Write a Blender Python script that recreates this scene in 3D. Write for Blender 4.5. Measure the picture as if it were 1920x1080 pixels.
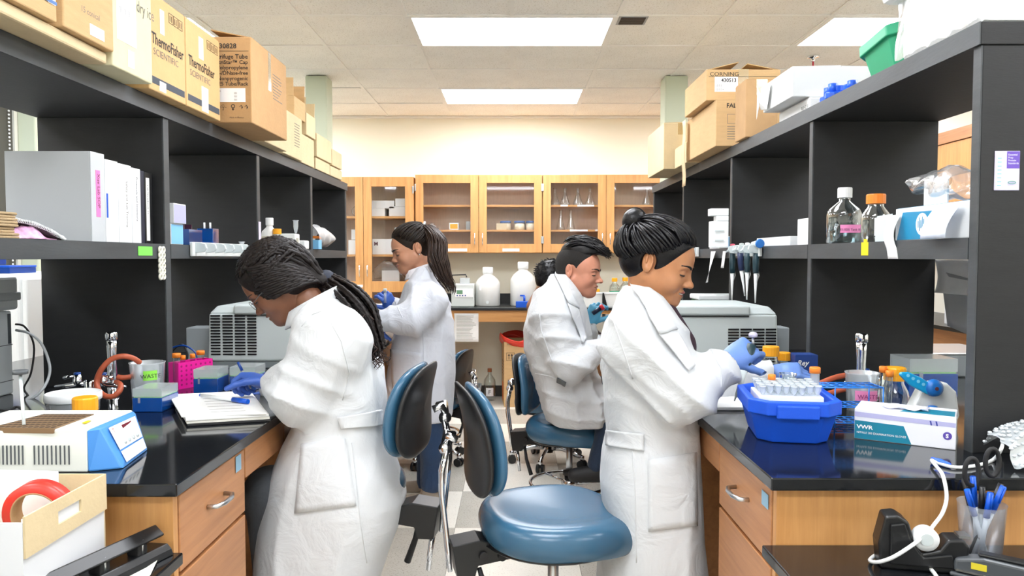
import bpy, bmesh, math, random
import numpy as np
from mathutils import Vector, Matrix, Euler
from mathutils.bvhtree import BVHTree
random.seed(7); PI=math.pi
for _o in list(bpy.data.objects): bpy.data.objects.remove(_o)
SC=bpy.context.scene; COL=SC.collection
# ---------------- camera ----------------
F=1395.0; CAM=Vector((0,0,1.38)); PITCH=math.atan(58/F); CP,SP=math.cos(PITCH),math.sin(PITCH)
cd=bpy.data.cameras.new('camera'); cam=bpy.data.objects.new('camera',cd); COL.objects.link(cam)
cd.sensor_width=36; cd.lens=36*F/1920; cd.clip_start=.05
cam.location=CAM; cam.rotation_euler=(PI/2-PITCH,0,0); SC.camera=cam
# ---------------- world, exposure ----------------
SC.view_settings.view_transform='Standard'; SC.view_settings.look='None'
SC.view_settings.exposure=1.38; SC.view_settings.gamma=1; SC.view_settings.use_curve_mapping=False
W=bpy.data.worlds.new('world'); SC.world=W; W.use_nodes=True
W.node_tree.nodes['Background'].inputs[0].default_value=(.75,.85,1,1); W.node_tree.nodes['Background'].inputs[1].default_value=1.0
LIGHT=7.5            # emission of the ceiling panels
# ---------------- pixel -> place helpers ----------------
def ray(px,py):
    x=(px-960)/F; y=-(py-540)/F
    return Vector((x,CP+y*SP,-SP+y*CP))
def at(px,py,Y): d=ray(px,py); return CAM+d*(Y/d.y)
def atz(px,py,z): d=ray(px,py); return CAM+d*((z-CAM.z)/d.z)
def atx(px,py,X): d=ray(px,py); return CAM+d*(X/d.x)
def lin(c):
    if isinstance(c,str): c=[int(c[i:i+2],16)/255 for i in (0,2,4)]
    return tuple((v/12.92 if v<=.04045 else ((v+.055)/1.055)**2.4) for v in c[:3])
# ---------------- materials ----------------
MATS={}
def _base(name):
    m=bpy.data.materials.new(name); m.use_nodes=True; nt=m.node_tree
    return m,nt,nt.nodes['Principled BSDF']
def mat(name,col,rough=.5,metal=0,var=0,vscale=20,bump=0,bscale=200,spec=None,coat=0,emis=0,sss=0,stretch=None,trans=0):
    if name in MATS: return MATS[name]
    m,nt,b=_base(name); c=lin(col); N=nt.nodes; L=nt.links
    b.inputs['Base Color'].default_value=(*c,1); b.inputs['Roughness'].default_value=rough; b.inputs['Metallic'].default_value=metal
    if spec is not None: b.inputs['Specular IOR Level'].default_value=spec
    if coat: b.inputs['Coat Weight'].default_value=coat; b.inputs['Coat Roughness'].default_value=.08
    if emis: b.inputs['Emission Color'].default_value=(*c,1); b.inputs['Emission Strength'].default_value=emis
    if sss: b.inputs['Subsurface Weight'].default_value=sss; b.inputs['Subsurface Radius'].default_value=(.02,.008,.005); b.inputs['Subsurface Scale'].default_value=.4
    if trans: b.inputs['Transmission Weight'].default_value=trans; b.inputs['IOR'].default_value=1.3
    if var or bump:
        tc=N.new('ShaderNodeTexCoord'); src=tc.outputs['Object']
        if stretch:
            mp=N.new('ShaderNodeMapping'); mp.inputs['Scale'].default_value=stretch; L.new(src,mp.inputs[0]); src=mp.outputs[0]
    if var:
        n=N.new('ShaderNodeTexNoise'); n.inputs['Scale'].default_value=vscale; n.inputs['Detail'].default_value=4; L.new(src,n.inputs['Vector'])
        r=N.new('ShaderNodeMapRange'); r.inputs[1].default_value=.3; r.inputs[2].default_value=.7; r.inputs[3].default_value=1-var; r.inputs[4].default_value=1+var; L.new(n.outputs[0],r.inputs[0])
        v=N.new('ShaderNodeVectorMath'); v.operation='SCALE'; v.inputs[0].default_value=c; L.new(r.outputs[0],v.inputs['Scale']); L.new(v.outputs[0],b.inputs['Base Color'])
    if bump:
        n=N.new('ShaderNodeTexNoise'); n.inputs['Scale'].default_value=bscale; n.inputs['Detail'].default_value=3; L.new(src,n.inputs['Vector'])
        u=N.new('ShaderNodeBump'); u.inputs['Strength'].default_value=bump; u.inputs['Distance'].default_value=.01; L.new(n.outputs[0],u.inputs['Height']); L.new(u.outputs[0],b.inputs['Normal'])
    MATS[name]=m; return m
def wood(name,c1,c2,axis='z',rough=.38,scale=1.0):
    if name in MATS: return MATS[name]
    m,nt,b=_base(name); N=nt.nodes; L=nt.links
    tc=N.new('ShaderNodeTexCoord'); mp=N.new('ShaderNodeMapping'); s=[26*scale]*3; s['xyz'.index(axis)]=1.6*scale
    mp.inputs['Scale'].default_value=s; L.new(tc.outputs['Object'],mp.inputs[0])
    n=N.new('ShaderNodeTexNoise'); n.inputs['Scale'].default_value=1.2; n.inputs['Detail'].default_value=6; n.inputs['Distortion'].default_value=.6; L.new(mp.outputs[0],n.inputs[0])
    n2=N.new('ShaderNodeTexNoise'); n2.inputs['Scale'].default_value=7; n2.inputs['Detail'].default_value=3; L.new(mp.outputs[0],n2.inputs[0])
    ad=N.new('ShaderNodeMath'); ad.operation='MULTIPLY_ADD'; ad.inputs[1].default_value=.35; L.new(n2.outputs[0],ad.inputs[0]); L.new(n.outputs[0],ad.inputs[2])
    r=N.new('ShaderNodeValToRGB'); r.color_ramp.elements[0].position=.42; r.color_ramp.elements[1].position=.85
    r.color_ramp.elements[0].color=(*lin(c2),1); r.color_ramp.elements[1].color=(*lin(c1),1); L.new(ad.outputs[0],r.inputs[0]); L.new(r.outputs[0],b.inputs['Base Color'])
    b.inputs['Roughness'].default_value=rough; MATS[name]=m; return m
def speck(name,col,col2,scale,thr=.62,rough=.6,bump=.3,vs=3,var=.04):
    """base colour with small speckles (ceiling tiles, floor tiles)"""
    if name in MATS: return MATS[name]
    m,nt,b=_base(name); N=nt.nodes; L=nt.links
    tc=N.new('ShaderNodeTexCoord'); n=N.new('ShaderNodeTexNoise'); n.inputs['Scale'].default_value=scale; n.inputs['Detail'].default_value=2; L.new(tc.outputs['Object'],n.inputs[0])
    r=N.new('ShaderNodeValToRGB'); r.color_ramp.elements[0].position=thr; r.color_ramp.elements[1].position=thr+.06
    r.color_ramp.elements[0].color=(*lin(col),1); r.color_ramp.elements[1].color=(*lin(col2),1); L.new(n.outputs[0],r.inputs[0])
    n2=N.new('ShaderNodeTexNoise'); n2.inputs['Scale'].default_value=vs; n2.inputs['Detail'].default_value=5; L.new(tc.outputs['Object'],n2.inputs[0])
    mr=N.new('ShaderNodeMapRange'); mr.inputs[1].default_value=.3; mr.inputs[2].default_value=.7; mr.inputs[3].default_value=1-var; mr.inputs[4].default_value=1+var; L.new(n2.outputs[0],mr.inputs[0])
    v=N.new('ShaderNodeVectorMath'); v.operation='SCALE'; L.new(r.outputs[0],v.inputs[0]); L.new(mr.outputs[0],v.inputs['Scale']); L.new(v.outputs[0],b.inputs['Base Color'])
    if bump:
        u=N.new('ShaderNodeBump'); u.inputs['Strength'].default_value=bump; u.inputs['Distance'].default_value=.004; u.invert=True; L.new(n.outputs[0],u.inputs['Height']); L.new(u.outputs[0],b.inputs['Normal'])
    b.inputs['Roughness'].default_value=rough; MATS[name]=m; return m
def clear(name,tint='ffffff',gloss=.12,opac=0.0,milk='ffffff',rough=.03):
    """thin clear plastic or glass: mostly see-through, with a sheen and optional milkiness"""
    if name in MATS: return MATS[name]
    m=bpy.data.materials.new(name); m.use_nodes=True; nt=m.node_tree; N=nt.nodes; L=nt.links; N.clear()
    out=N.new('ShaderNodeOutputMaterial'); t=N.new('ShaderNodeBsdfTransparent'); t.inputs[0].default_value=(*lin(tint),1)
    g=N.new('ShaderNodeBsdfGlossy'); g.inputs['Roughness'].default_value=rough; d=N.new('ShaderNodeBsdfDiffuse'); d.inputs[0].default_value=(*lin(milk),1)
    lw=N.new('ShaderNodeLayerWeight'); lw.inputs[0].default_value=.35
    mr=N.new('ShaderNodeMapRange'); mr.inputs[3].default_value=gloss*.35; mr.inputs[4].default_value=min(1,gloss*5); L.new(lw.outputs['Facing'],mr.inputs[0])
    m1=N.new('ShaderNodeMixShader'); m1.inputs[0].default_value=opac; L.new(t.outputs[0],m1.inputs[1]); L.new(d.outputs[0],m1.inputs[2])
    m2=N.new('ShaderNodeMixShader'); L.new(mr.outputs[0],m2.inputs[0]); L.new(m1.outputs[0],m2.inputs[1]); L.new(g.outputs[0],m2.inputs[2]); L.new(m2.outputs[0],out.inputs[0])
    MATS[name]=m; return m
# ---------------- mesh builder ----------------
class MB:
    def __init__(s): s.v=[]; s.f=[]; s.sm=[]; s.mi=[]; s.cm=0; s.mats=[]
    def use(s,m):
        if m not in s.mats: s.mats.append(m)
        s.cm=s.mats.index(m); return s
    def add(s,vs,fs,smooth=False):
        b=len(s.v); s.v+= [tuple(v) for v in vs]
        for f in fs: s.f.append(tuple(i+b for i in f)); s.sm.append(smooth); s.mi.append(s.cm)
        return s
    def box(s,x0,x1,y0,y1,z0,z1,M=None):
        vs=[Vector(p) for p in ((x0,y0,z0),(x1,y0,z0),(x1,y1,z0),(x0,y1,z0),(x0,y0,z1),(x1,y0,z1),(x1,y1,z1),(x0,y1,z1))]
        if M: vs=[M@v for v in vs]
        return s.add(vs,[(3,2,1,0),(4,5,6,7),(0,1,5,4),(1,2,6,5),(2,3,7,6),(3,0,4,7)])
    def hexa(s,b,t):
        """box from four bottom and four top corners"""
        return s.add(list(b)+list(t),[(3,2,1,0),(4,5,6,7),(0,1,5,4),(1,2,6,5),(2,3,7,6),(3,0,4,7)])
    def prism(s,poly,axis,a,b):
        """2d polygon extruded along axis from a to b; poly in the two other axes in x,y,z order"""
        n=len(poly); ax='xyz'.index(axis)
        def mk(p,h): q=list(p); q.insert(ax,h); return tuple(q)
        vs=[mk(p,a) for p in poly]+[mk(p,b) for p in poly]
        return s.add(vs,[tuple(range(n))[::-1],tuple(range(n,2*n))]+[(i,(i+1)%n,n+(i+1)%n,n+i) for i in range(n)])
    def cyl(s,a,b,r,r2=None,n=16,cap=True,smooth=True):
        return s.tube([a,b],[r,r if r2 is None else r2],n,cap,smooth)
    def tube(s,pts,r,n=8,cap=True,smooth=True,flat=1.0,up=None):
        pts=[Vector(p) for p in pts]; R=r if isinstance(r,(list,tuple)) else [r]*len(pts)
        m=len(pts); vs=[]; prev=None
        for i,p in enumerate(pts):
            t=(pts[min(i+1,m-1)]-pts[max(i-1,0)]).normalized()
            if prev is None:
                a=Vector(up) if up else (Vector((0,0,1)) if abs(t.z)<.9 else Vector((1,0,0)))
            else: a=prev
            u=(a-t*a.dot(t)).normalized(); w=t.cross(u); prev=u
            for k in range(n):
                an=2*PI*k/n; vs.append(p+u*(math.cos(an)*R[i])+w*(math.sin(an)*R[i]*flat))
        fs=[(i*n+k,i*n+(k+1)%n,(i+1)*n+(k+1)%n,(i+1)*n+k) for i in range(m-1) for k in range(n)]
        s.add(vs,fs,smooth)
        if cap:
            b=len(s.v)-len(vs)
            for f in (tuple(range(n))[::-1],tuple(range((m-1)*n,m*n))):
                s.f.append(tuple(b+i for i in f)); s.sm.append(False); s.mi.append(s.cm)
        return s
    def lathe(s,prof,c=(0,0,0),n=24,smooth=True,M=None,cap=True,sx=1,sy=1):
        """prof: (radius,z) bottom to top"""
        c=Vector(c); vs=[]
        for r,z in prof:
            for k in range(n):
                a=2*PI*k/n; p=Vector((r*math.cos(a)*sx,r*math.sin(a)*sy,z)); vs.append((M@p if M else p)+c)
        m=len(prof); fs=[(i*n+k,i*n+(k+1)%n,(i+1)*n+(k+1)%n,(i+1)*n+k) for i in range(m-1) for k in range(n)]
        b=len(s.v); s.add(vs,fs,smooth)
        if cap:
            for i,rev in ((0,1),(m-1,0)):
                if prof[i][0]>1e-5:
                    f=[b+i*n+k for k in range(n)]; s.f.append(tuple(f[::-1] if rev else f)); s.sm.append(False); s.mi.append(s.cm)
        return s
    def ball(s,c,r,n=12,m=8,M=None):
        c=Vector(c); rr=r if isinstance(r,(tuple,list)) else (r,r,r); vs=[]; 
        for i in range(m+1):
            th=PI*i/m
            for k in range(n):
                a=2*PI*k/n; p=Vector((rr[0]*math.sin(th)*math.cos(a),rr[1]*math.sin(th)*math.sin(a),-rr[2]*math.cos(th))); vs.append((M@p if M else p)+c)
        return s.add(vs,[(i*n+k,i*n+(k+1)%n,(i+1)*n+(k+1)%n,(i+1)*n+k) for i in range(m) for k in range(n)],True)
    def grid(s,fn,nu,nv,smooth=True,closed=False):
        vs=[fn(i/nu,j/nv) for j in range(nv+1) for i in range(nu+1)]
        return s.add(vs,[(j*(nu+1)+i,j*(nu+1)+i+1,(j+1)*(nu+1)+i+1,(j+1)*(nu+1)+i) for j in range(nv) for i in range(nu)],smooth)
    def quad(s,a,b,c,d): return s.add([a,b,c,d],[(0,1,2,3)])
def mesh_of(name,mb,m=None):
    me=bpy.data.meshes.new(name); me.from_pydata([tuple(v) for v in mb.v],[],mb.f)
    if mb.mats:
        for x in mb.mats: me.materials.append(x)
        me.polygons.foreach_set('material_index',mb.mi)
    elif m: me.materials.append(m)
    me.polygons.foreach_set('use_smooth',mb.sm); me.update(); return me
def mw(o):
    return Matrix.LocRotScale(o.location,o.rotation_euler,o.scale) if not o.parent else mw(o.parent)@Matrix.LocRotScale(o.location,o.rotation_euler,o.scale)
def tag(o,label=None,cat=None,group=None,kind=None):
    if label: o['label']=label
    if cat: o['category']=cat
    if group: o['group']=group
    if kind: o['kind']=kind
    return o
def thing(name,label,cat,loc=(0,0,0),rz=0,group=None):
    o=bpy.data.objects.new(name,None); o.empty_display_size=.05; COL.objects.link(o); o.location=loc; o.rotation_euler=(0,0,rz)
    return tag(o,label,cat,group)
def part(name,mb,m,parent=None,bevel=0,seg=2,world=False,solid=0,sub=0,label=None,kind=None):
    me=mb if isinstance(mb,bpy.types.Mesh) else mesh_of(name,mb,m)
    o=bpy.data.objects.new(name,me); COL.objects.link(o)
    if parent:
        o.parent=parent
        if world: me.transform(mw(parent).inverted())
    if solid:
        d=o.modifiers.new('solid','SOLIDIFY'); d.thickness=solid; d.offset=0
    if bevel:
        d=o.modifiers.new('bevel','BEVEL'); d.width=bevel; d.segments=seg; d.limit_method='ANGLE'; d.angle_limit=.7; d.harden_normals=False
    if sub:
        d=o.modifiers.new('sub','SUBSURF'); d.levels=sub; d.render_levels=sub
    if label: o['label']=label
    if kind: o['kind']=kind
    return o
def single(name,mb,m,label,cat,group=None,**k):
    """a thing that is one mesh, geometry in world coordinates; origin moved to its base"""
    me=mesh_of(name,mb,m); n=len(me.vertices); a=np.zeros(n*3); me.vertices.foreach_get('co',a); a=a.reshape(-1,3)
    c=((a[:,0].min()+a[:,0].max())/2,(a[:,1].min()+a[:,1].max())/2,a[:,2].min()); me.transform(Matrix.Translation((-c[0],-c[1],-c[2])))
    o=part(name,me,None,None,**k); o.location=c; return tag(o,label,cat,group)
def struct(name,mb,m,**k):
    o=part(name,mb,m,**k); o['kind']='structure'; return o
def dup(root,loc,rz=None,label=None,group=None):
    r=root.copy(); COL.objects.link(r); r.location=loc
    if rz is not None: r.rotation_euler=(0,0,rz)
    if label: r['label']=label
    if group: r['group']=group
    def rec(a,b):
        for ch in [o for o in list(a.children)]:
            c=ch.copy(); COL.objects.link(c); c.parent=b; rec(ch,c)
    rec(root,r); return r
def text(name,s,size,m,parent,M,align='LEFT',bold=0,shear=0,sx=1.0,label=None,world=True):
    """flat lettering; M places local x (reading direction), y (up) in the world"""
    cu=bpy.data.curves.new('t','FONT'); cu.body=s; cu.size=size; cu.align_x=align; cu.resolution_u=2; cu.offset=bold; cu.shear=shear
    o=bpy.data.objects.new('t',cu); COL.objects.link(o); me=bpy.data.meshes.new_from_object(o); bpy.data.objects.remove(o); bpy.data.curves.remove(cu)
    me.transform(M@Matrix.Diagonal((sx,1,1,1))); me.materials.clear(); me.materials.append(m)
    if not world:
        o=part(name,me,None,parent); return o
    o=part(name,me,None,parent,world=bool(parent)); 
    if label: o['label']=label
    return o
def frame(o,x,y):
    """matrix from origin, reading direction and up direction"""
    x=Vector(x).normalized(); z=x.cross(Vector(y)).normalized(); y=z.cross(x)
    return Matrix.Translation(Vector(o))@Matrix((x,y,z)).transposed().to_4x4()
FX=lambda o:frame(o,(1,0,0),(0,0,1))          # a face that looks toward the camera side
FL=lambda o:frame(o,(0,1,0),(0,0,1))          # a face on the left units, read from the aisle
FR=lambda o:frame(o,(0,-1,0),(0,0,1))         # a face on the right units, read from the aisle
def RZ(a): return Matrix.Rotation(a,4,'Z')
# ---------------- common materials ----------------
M_black=mat('black_shelf_laminate','1a1b1d',.6,var=.16,vscale=9,stretch=(1,1,6),bump=.05,bscale=60)
M_top=mat('black_epoxy_top','16181b',.09,var=.2,vscale=60,spec=.6)
M_oak=wood('oak','dba467','c68d52','z'); M_oaky=wood('oak_along','c48b5c','ab744a','y'); M_oakx=wood('oak_across','dba467','c68d52','x')
M_oakdk=wood('oak_shade','bd8850','9b6630','z')
M_steel=mat('brushed_steel','c9ccd0',.28,1); M_chrome=mat('chrome','e6e9ee',.07,1)
M_white=mat('white_plastic','eef1f2',.4); M_offw=mat('off_white_plastic','e3e6e4',.42); M_paper=mat('white_paper','f4f4f2',.8,var=.02,vscale=30)
M_card=mat('cardboard','cfac7c',.85,var=.05,vscale=14,bump=.12,bscale=90,stretch=(1,1,5)); M_cardd=mat('cardboard_dark','bb966a',.85,var=.06,vscale=12,bump=.12,bscale=90)
M_cardl=mat('cardboard_pale','d8c49c',.85,var=.04,vscale=14,bump=.1,bscale=80)
M_ink=mat('black_ink','2a2826',.7); M_inkg=mat('grey_ink','77726a',.7); M_blk=mat('black_plastic','17181a',.35); M_blk2=mat('black_rubber','1c1c1e',.65)
M_grey=mat('grey_plastic','9fa6aa',.42); M_lgrey=mat('light_grey_plastic','c9d2d3',.38); M_dgrey=mat('dark_grey_plastic','54595d',.45)
M_blue=mat('blue_plastic','0a55c8',.35); M_blued=mat('deep_blue_plastic','0a3f8f',.3); M_cyan=mat('turquoise_plastic','1e9fd6',.3); M_pink=mat('magenta_plastic','ec1c9b',.35)
M_or=mat('orange_cap','f68a2c',.4); M_yel=mat('amber_yellow_cap','f9ab1b',.38); M_green=mat('green_plastic','27a377',.4)
M_glass=clear('clear_glass','f6fbfa',.2); M_pane=clear('cabinet_pane','ffffff',.09); M_frost=clear('frosted_plastic','f6fafc',.12,.34,'eef3f6',.25); M_bag=clear('clear_bag','ffffff',.16,.22,'ffffff',.15)
M_milk=clear('milky_carboy_plastic','ffffff',.1,.82,'f6f6f2',.35)
M_rubber=mat('orange_rubber_hose','b4583a',.5)
M_sticker=mat('label_white','f7f7f8',.6)
# ================= ROOM SHELL =================
ZC=2.76; YB=7.38; XL=-3.55; XR=3.55; YR=-2.2
M_wall=mat('wall_cream_paint','f6f0dc',.75,var=.015,vscale=3); M_wallw=mat('wall_pale','e9e6da',.75)
M_ct=speck('ceiling_tile_mineral','fbf9f3','dad5c9',150,.60,.9,.25); M_grid=mat('ceiling_grid_white','f8f6f0',.55)
M_fl=speck('floor_tile_light','ebe8de','d3cfc4',130,.60,.24,.0,6,.03); M_fd=speck('floor_tile_grey','bdbab0','a19e95',130,.58,.24,.0,6,.05); M_fb=mat('floor_base','8e8b84',.5)
fl=struct('floor',MB().box(XL-.3,XR+.3,YR-.1,YB+.1,-.12,-.006),M_fb)
def tile_mesh(m,s): return mesh_of('floor_tile',MB().box(-s/2+.001,s/2-.001,-s/2+.001,s/2-.001,-.006,0),m)
S_=.593; tl=[tile_mesh(M_fl,S_),tile_mesh(M_fd,S_)]
for i in range(-5,6):
    for j in range(-7,7):
        x=-.29+(i+.5)*S_; y=3.74+(j+.5)*S_; 
        if y>YB-.1: continue
        o=part('floor_tile',tl[(i+j+1)%2 if True else 0],None,fl); o.location=(x,y,0)
# ceiling
ce=struct('ceiling',MB().box(XL-.3,XR+.3,YR-.1,YB+.1,ZC+.02,ZC+.12),M_ct)
LX=(-2.44,0,2.44); LY=(6.465,4.63,2.795,.96,-.875)
def lit(x,y): return any(abs(x-a)<.7 for a in LX) and any(abs(y-b)<.2 for b in LY)
tm=mesh_of('ceiling_tile',MB().box(-.297,.297,-.297,.297,.002,.02),M_ct); tcut=None
for i in range(-6,6):
    for j in range(0,8):
        x=(i+.5)*.61; y=YB-(j+.5)*.6117
        if lit(x,y): continue
        if abs(x)>3.5: continue
        o=part('ceiling_tile',tm,None,ce); o.location=(x,y,ZC+random.uniform(0,.004))
g=MB()
for i in range(-5,6):
    if i in (-4,0,4):
        ys=sorted(LY); e=[YR]+[v for y in ys for v in (y-.306,y+.306)]+[YB]
        for a,b in zip(e[::2],e[1::2]): g.box(i*.61-.012,i*.61+.012,a,b,ZC-.002,ZC+.004)
    else: g.box(i*.61-.012,i*.61+.012,YR,YB,ZC-.002,ZC+.004)
for j in range(0,15):
    y=YB-j*.6117
    g.box(XL,XR,y-.012,y+.012,ZC-.0018,ZC+.0042)
g.box(XL,XR,YB-.025,YB,ZC-.02,ZC)
part('ceiling_grid',g,M_grid,ce)
w=struct('wall_back',MB().box(XL-.2,XR+.2,YB,YB+.15,0,ZC+.1),M_wall)
struct('wall_right',MB().box(XR,XR+.15,YR,YB,0,ZC+.1),M_wallw)
struct('wall_rear',MB().box(XL-.2,XR+.2,YR-.15,YR,0,ZC+.1),M_wallw)
wl=MB(); wl.box(XL-.15,XL,YR,2.6,0,ZC+.1); wl.box(XL-.15,XL,5.35,YB,0,ZC+.1); wl.box(XL-.15,XL,2.6,5.35,0,1.2); wl.box(XL-.15,XL,2.6,5.35,2.45,ZC+.1)
struct('wall_left',wl,M_wallw)
wi=struct('window_1',MB().box(XL-.12,XL-.1,2.6,5.35,1.2,2.45),clear('window_glass','eef4f6',.2))
fr=MB()
for y in (2.6,3.98,5.29): fr.box(XL-.14,XL-.06,y,y+.06,1.2,2.45)
fr.box(XL-.14,XL-.06,2.66,5.29,1.2,1.26); fr.box(XL-.14,XL-.06,2.66,5.29,2.39,2.45)
part('window_frame',fr,M_grey,wi)
# roller shades, each a thing
M_shade=mat('dark_shade_fabric','4b4a42',.9,bump=.1,bscale=300)
for k,(a,b) in enumerate(((2.7,3.98),(4.02,5.28))):
    t=thing('roller_shade',['dark brown roller shade over the nearer half of the left window','dark brown roller shade over the far half of the left window'][k],'window shade',(XL+.03,(a+b)/2,1.25))
    part('shade_fabric',MB().box(XL+.028,XL+.032,a,b,1.25,2.5),M_shade,t,world=True)
    part('roller_tube',MB().cyl((XL+.03,a,2.52),(XL+.03,b,2.52),.025),M_dgrey,t,world=True)
    c=MB()
    for zz in range(46):
        for dy in (0.0,): c.ball((XL+.05,b-.06+dy,2.5-zz*.026),.0075,6,4)
    part('bead_chain',c,M_white,t,world=True,kind='stuff')
# columns
M_col=mat('pale_green_paint','c9d0b8',.6)
struct('trim_1',MB().box(-1.575,-1.41,5.72,5.9,0,ZC),M_col,bevel=.01)
struct('trim_2',MB().box(1.165,1.34,5.72,5.9,0,ZC),M_col,bevel=.01)
struct('trim_3',MB().box(XL,-3.42,5.38,5.62,0,ZC),M_col,bevel=.01)
struct('trim_4',MB().box(3.3,XR,5.0,5.12,0,ZC),M_col,bevel=.01)
struct('baseboard_back',MB().box(-.9,2.8,YB-.012,YB,0,.1),mat('cove_base','3d3a36',.6))
# ceiling lights
M_panel=mat('lit_diffuser','f6f9ff',.5,emis=LIGHT); first=None; n=0
cols={-2.44:'left',0:'centre',2.44:'right'}; rows={6.465:'nearest the back wall',4.63:'second from the back wall',2.795:'third from the back wall',.96:'above the camera end of the benches',-.875:'at the rear of the room'}
for x in LX:
    for y in LY:
        lab='white recessed ceiling light panel in the %s row, %s'%(cols[x],rows[y])
        if first is None:
            first=thing('ceiling_light',lab,'ceiling light',(x,y,ZC),group='recessed ceiling light panels')
            f=MB(); f.box(-.61,.61,-.305,-.28,-.004,.03); f.box(-.61,.61,.28,.305,-.004,.03); f.box(-.61,-.58,-.28,.28,-.004,.03); f.box(.58,.61,-.28,.28,-.004,.03)
            part('frame',f,M_grid,first)
            part('diffuser',MB().box(-.58,.58,-.28,.28,.004,.012),M_panel,first)
        else: dup(first,(x,y,ZC),label=lab)
t=thing('ceiling_vent','small black square air grille set in a ceiling tile right of the near light','vent',(.70,4.40,ZC-.004),group=None)
part('vent_frame',MB().box(-.085,.085,-.075,.075,0,.006),M_grey,t,bevel=.001)
v=MB()
for k in range(7): v.box(-.07,.07,-.06+k*.018,-.05+k*.018,-.004,.001)
part('slat',v,M_blk,t); part('vent_opening',MB().box(-.072,.072,-.063,.063,-.001,-.0002),M_blk,t)
t=thing('sprinkler_head','chrome fire sprinkler head hanging from the ceiling above the right shelves','sprinkler',(2.08,5.2,ZC))
part('escutcheon',MB().lathe([(.04,0),(.038,-.008),(.014,-.012),(.012,-.03)],cap=False),M_chrome,t)
part('deflector',MB().lathe([(.005,-.075),(.034,-.072),(.034,-.069),(.005,-.069)]),M_chrome,t)
part('bulb',MB().cyl((0,0,-.068),(0,0,-.03),.006),mat('sprinkler_red','b02030',.3),t)
# ================= LAB BENCHES =================
M_edge=mat('aisle_lit_black_edge','404447',.5,var=.22,vscale=7,stretch=(1,.5,3),bump=.05,bscale=60)  # shelf front strips: aisle light painted in as a lighter black
def shelving(side):
    s=-1 if side=='left' else 1
    x0,x1=(-1.66,-1.22) if s<0 else (1.08,1.53); ups=[1.70,2.622,3.575,4.525,5.46] if s<0 else [1.732,2.69,3.67,4.70,5.68]
    th=.04 if s<0 else .03; zb=.92; zt=1.92
    t=thing('shelving_unit','tall black open shelving unit standing on the %s bench'%side,'shelving',((x0+x1)/2,ups[0],zb))
    for y in ups: part('upright',MB().box(x0+(0 if s<0 else .004),x1-(.004 if s<0 else 0),y,y+th,zb,zt-.053),M_black,t,world=True,bevel=.0015)
    xa,xb=(x0-.005,x1+.004) if s<0 else (x0-.004,x1+.005)
    part('top_board',MB().box(xa,xb,ups[0]-.003,ups[-1]+th+.01,zt-.052,zt),M_black,t,world=True,bevel=.002)
    xe=x1 if s<0 else x0
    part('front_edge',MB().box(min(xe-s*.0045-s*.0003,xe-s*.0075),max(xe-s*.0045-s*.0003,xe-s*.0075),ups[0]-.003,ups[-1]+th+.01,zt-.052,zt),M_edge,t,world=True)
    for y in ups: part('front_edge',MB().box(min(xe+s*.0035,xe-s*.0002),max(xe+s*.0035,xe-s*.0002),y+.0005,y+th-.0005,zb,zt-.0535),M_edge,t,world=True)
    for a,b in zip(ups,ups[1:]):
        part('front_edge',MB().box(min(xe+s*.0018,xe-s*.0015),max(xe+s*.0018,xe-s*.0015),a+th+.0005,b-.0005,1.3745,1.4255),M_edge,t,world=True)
    for a,b in zip(ups,ups[1:]):
        part('shelf',MB().box(x0+.002,x1-.002,a+th+.0005,b-.0005,1.374,1.426),M_black,t,world=True,bevel=.0015)
    return t,ups
shelving('left'); shelving('right')
M_back=mat('bench_back_brown','7a5532',.6,var=.06,vscale=10)
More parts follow.
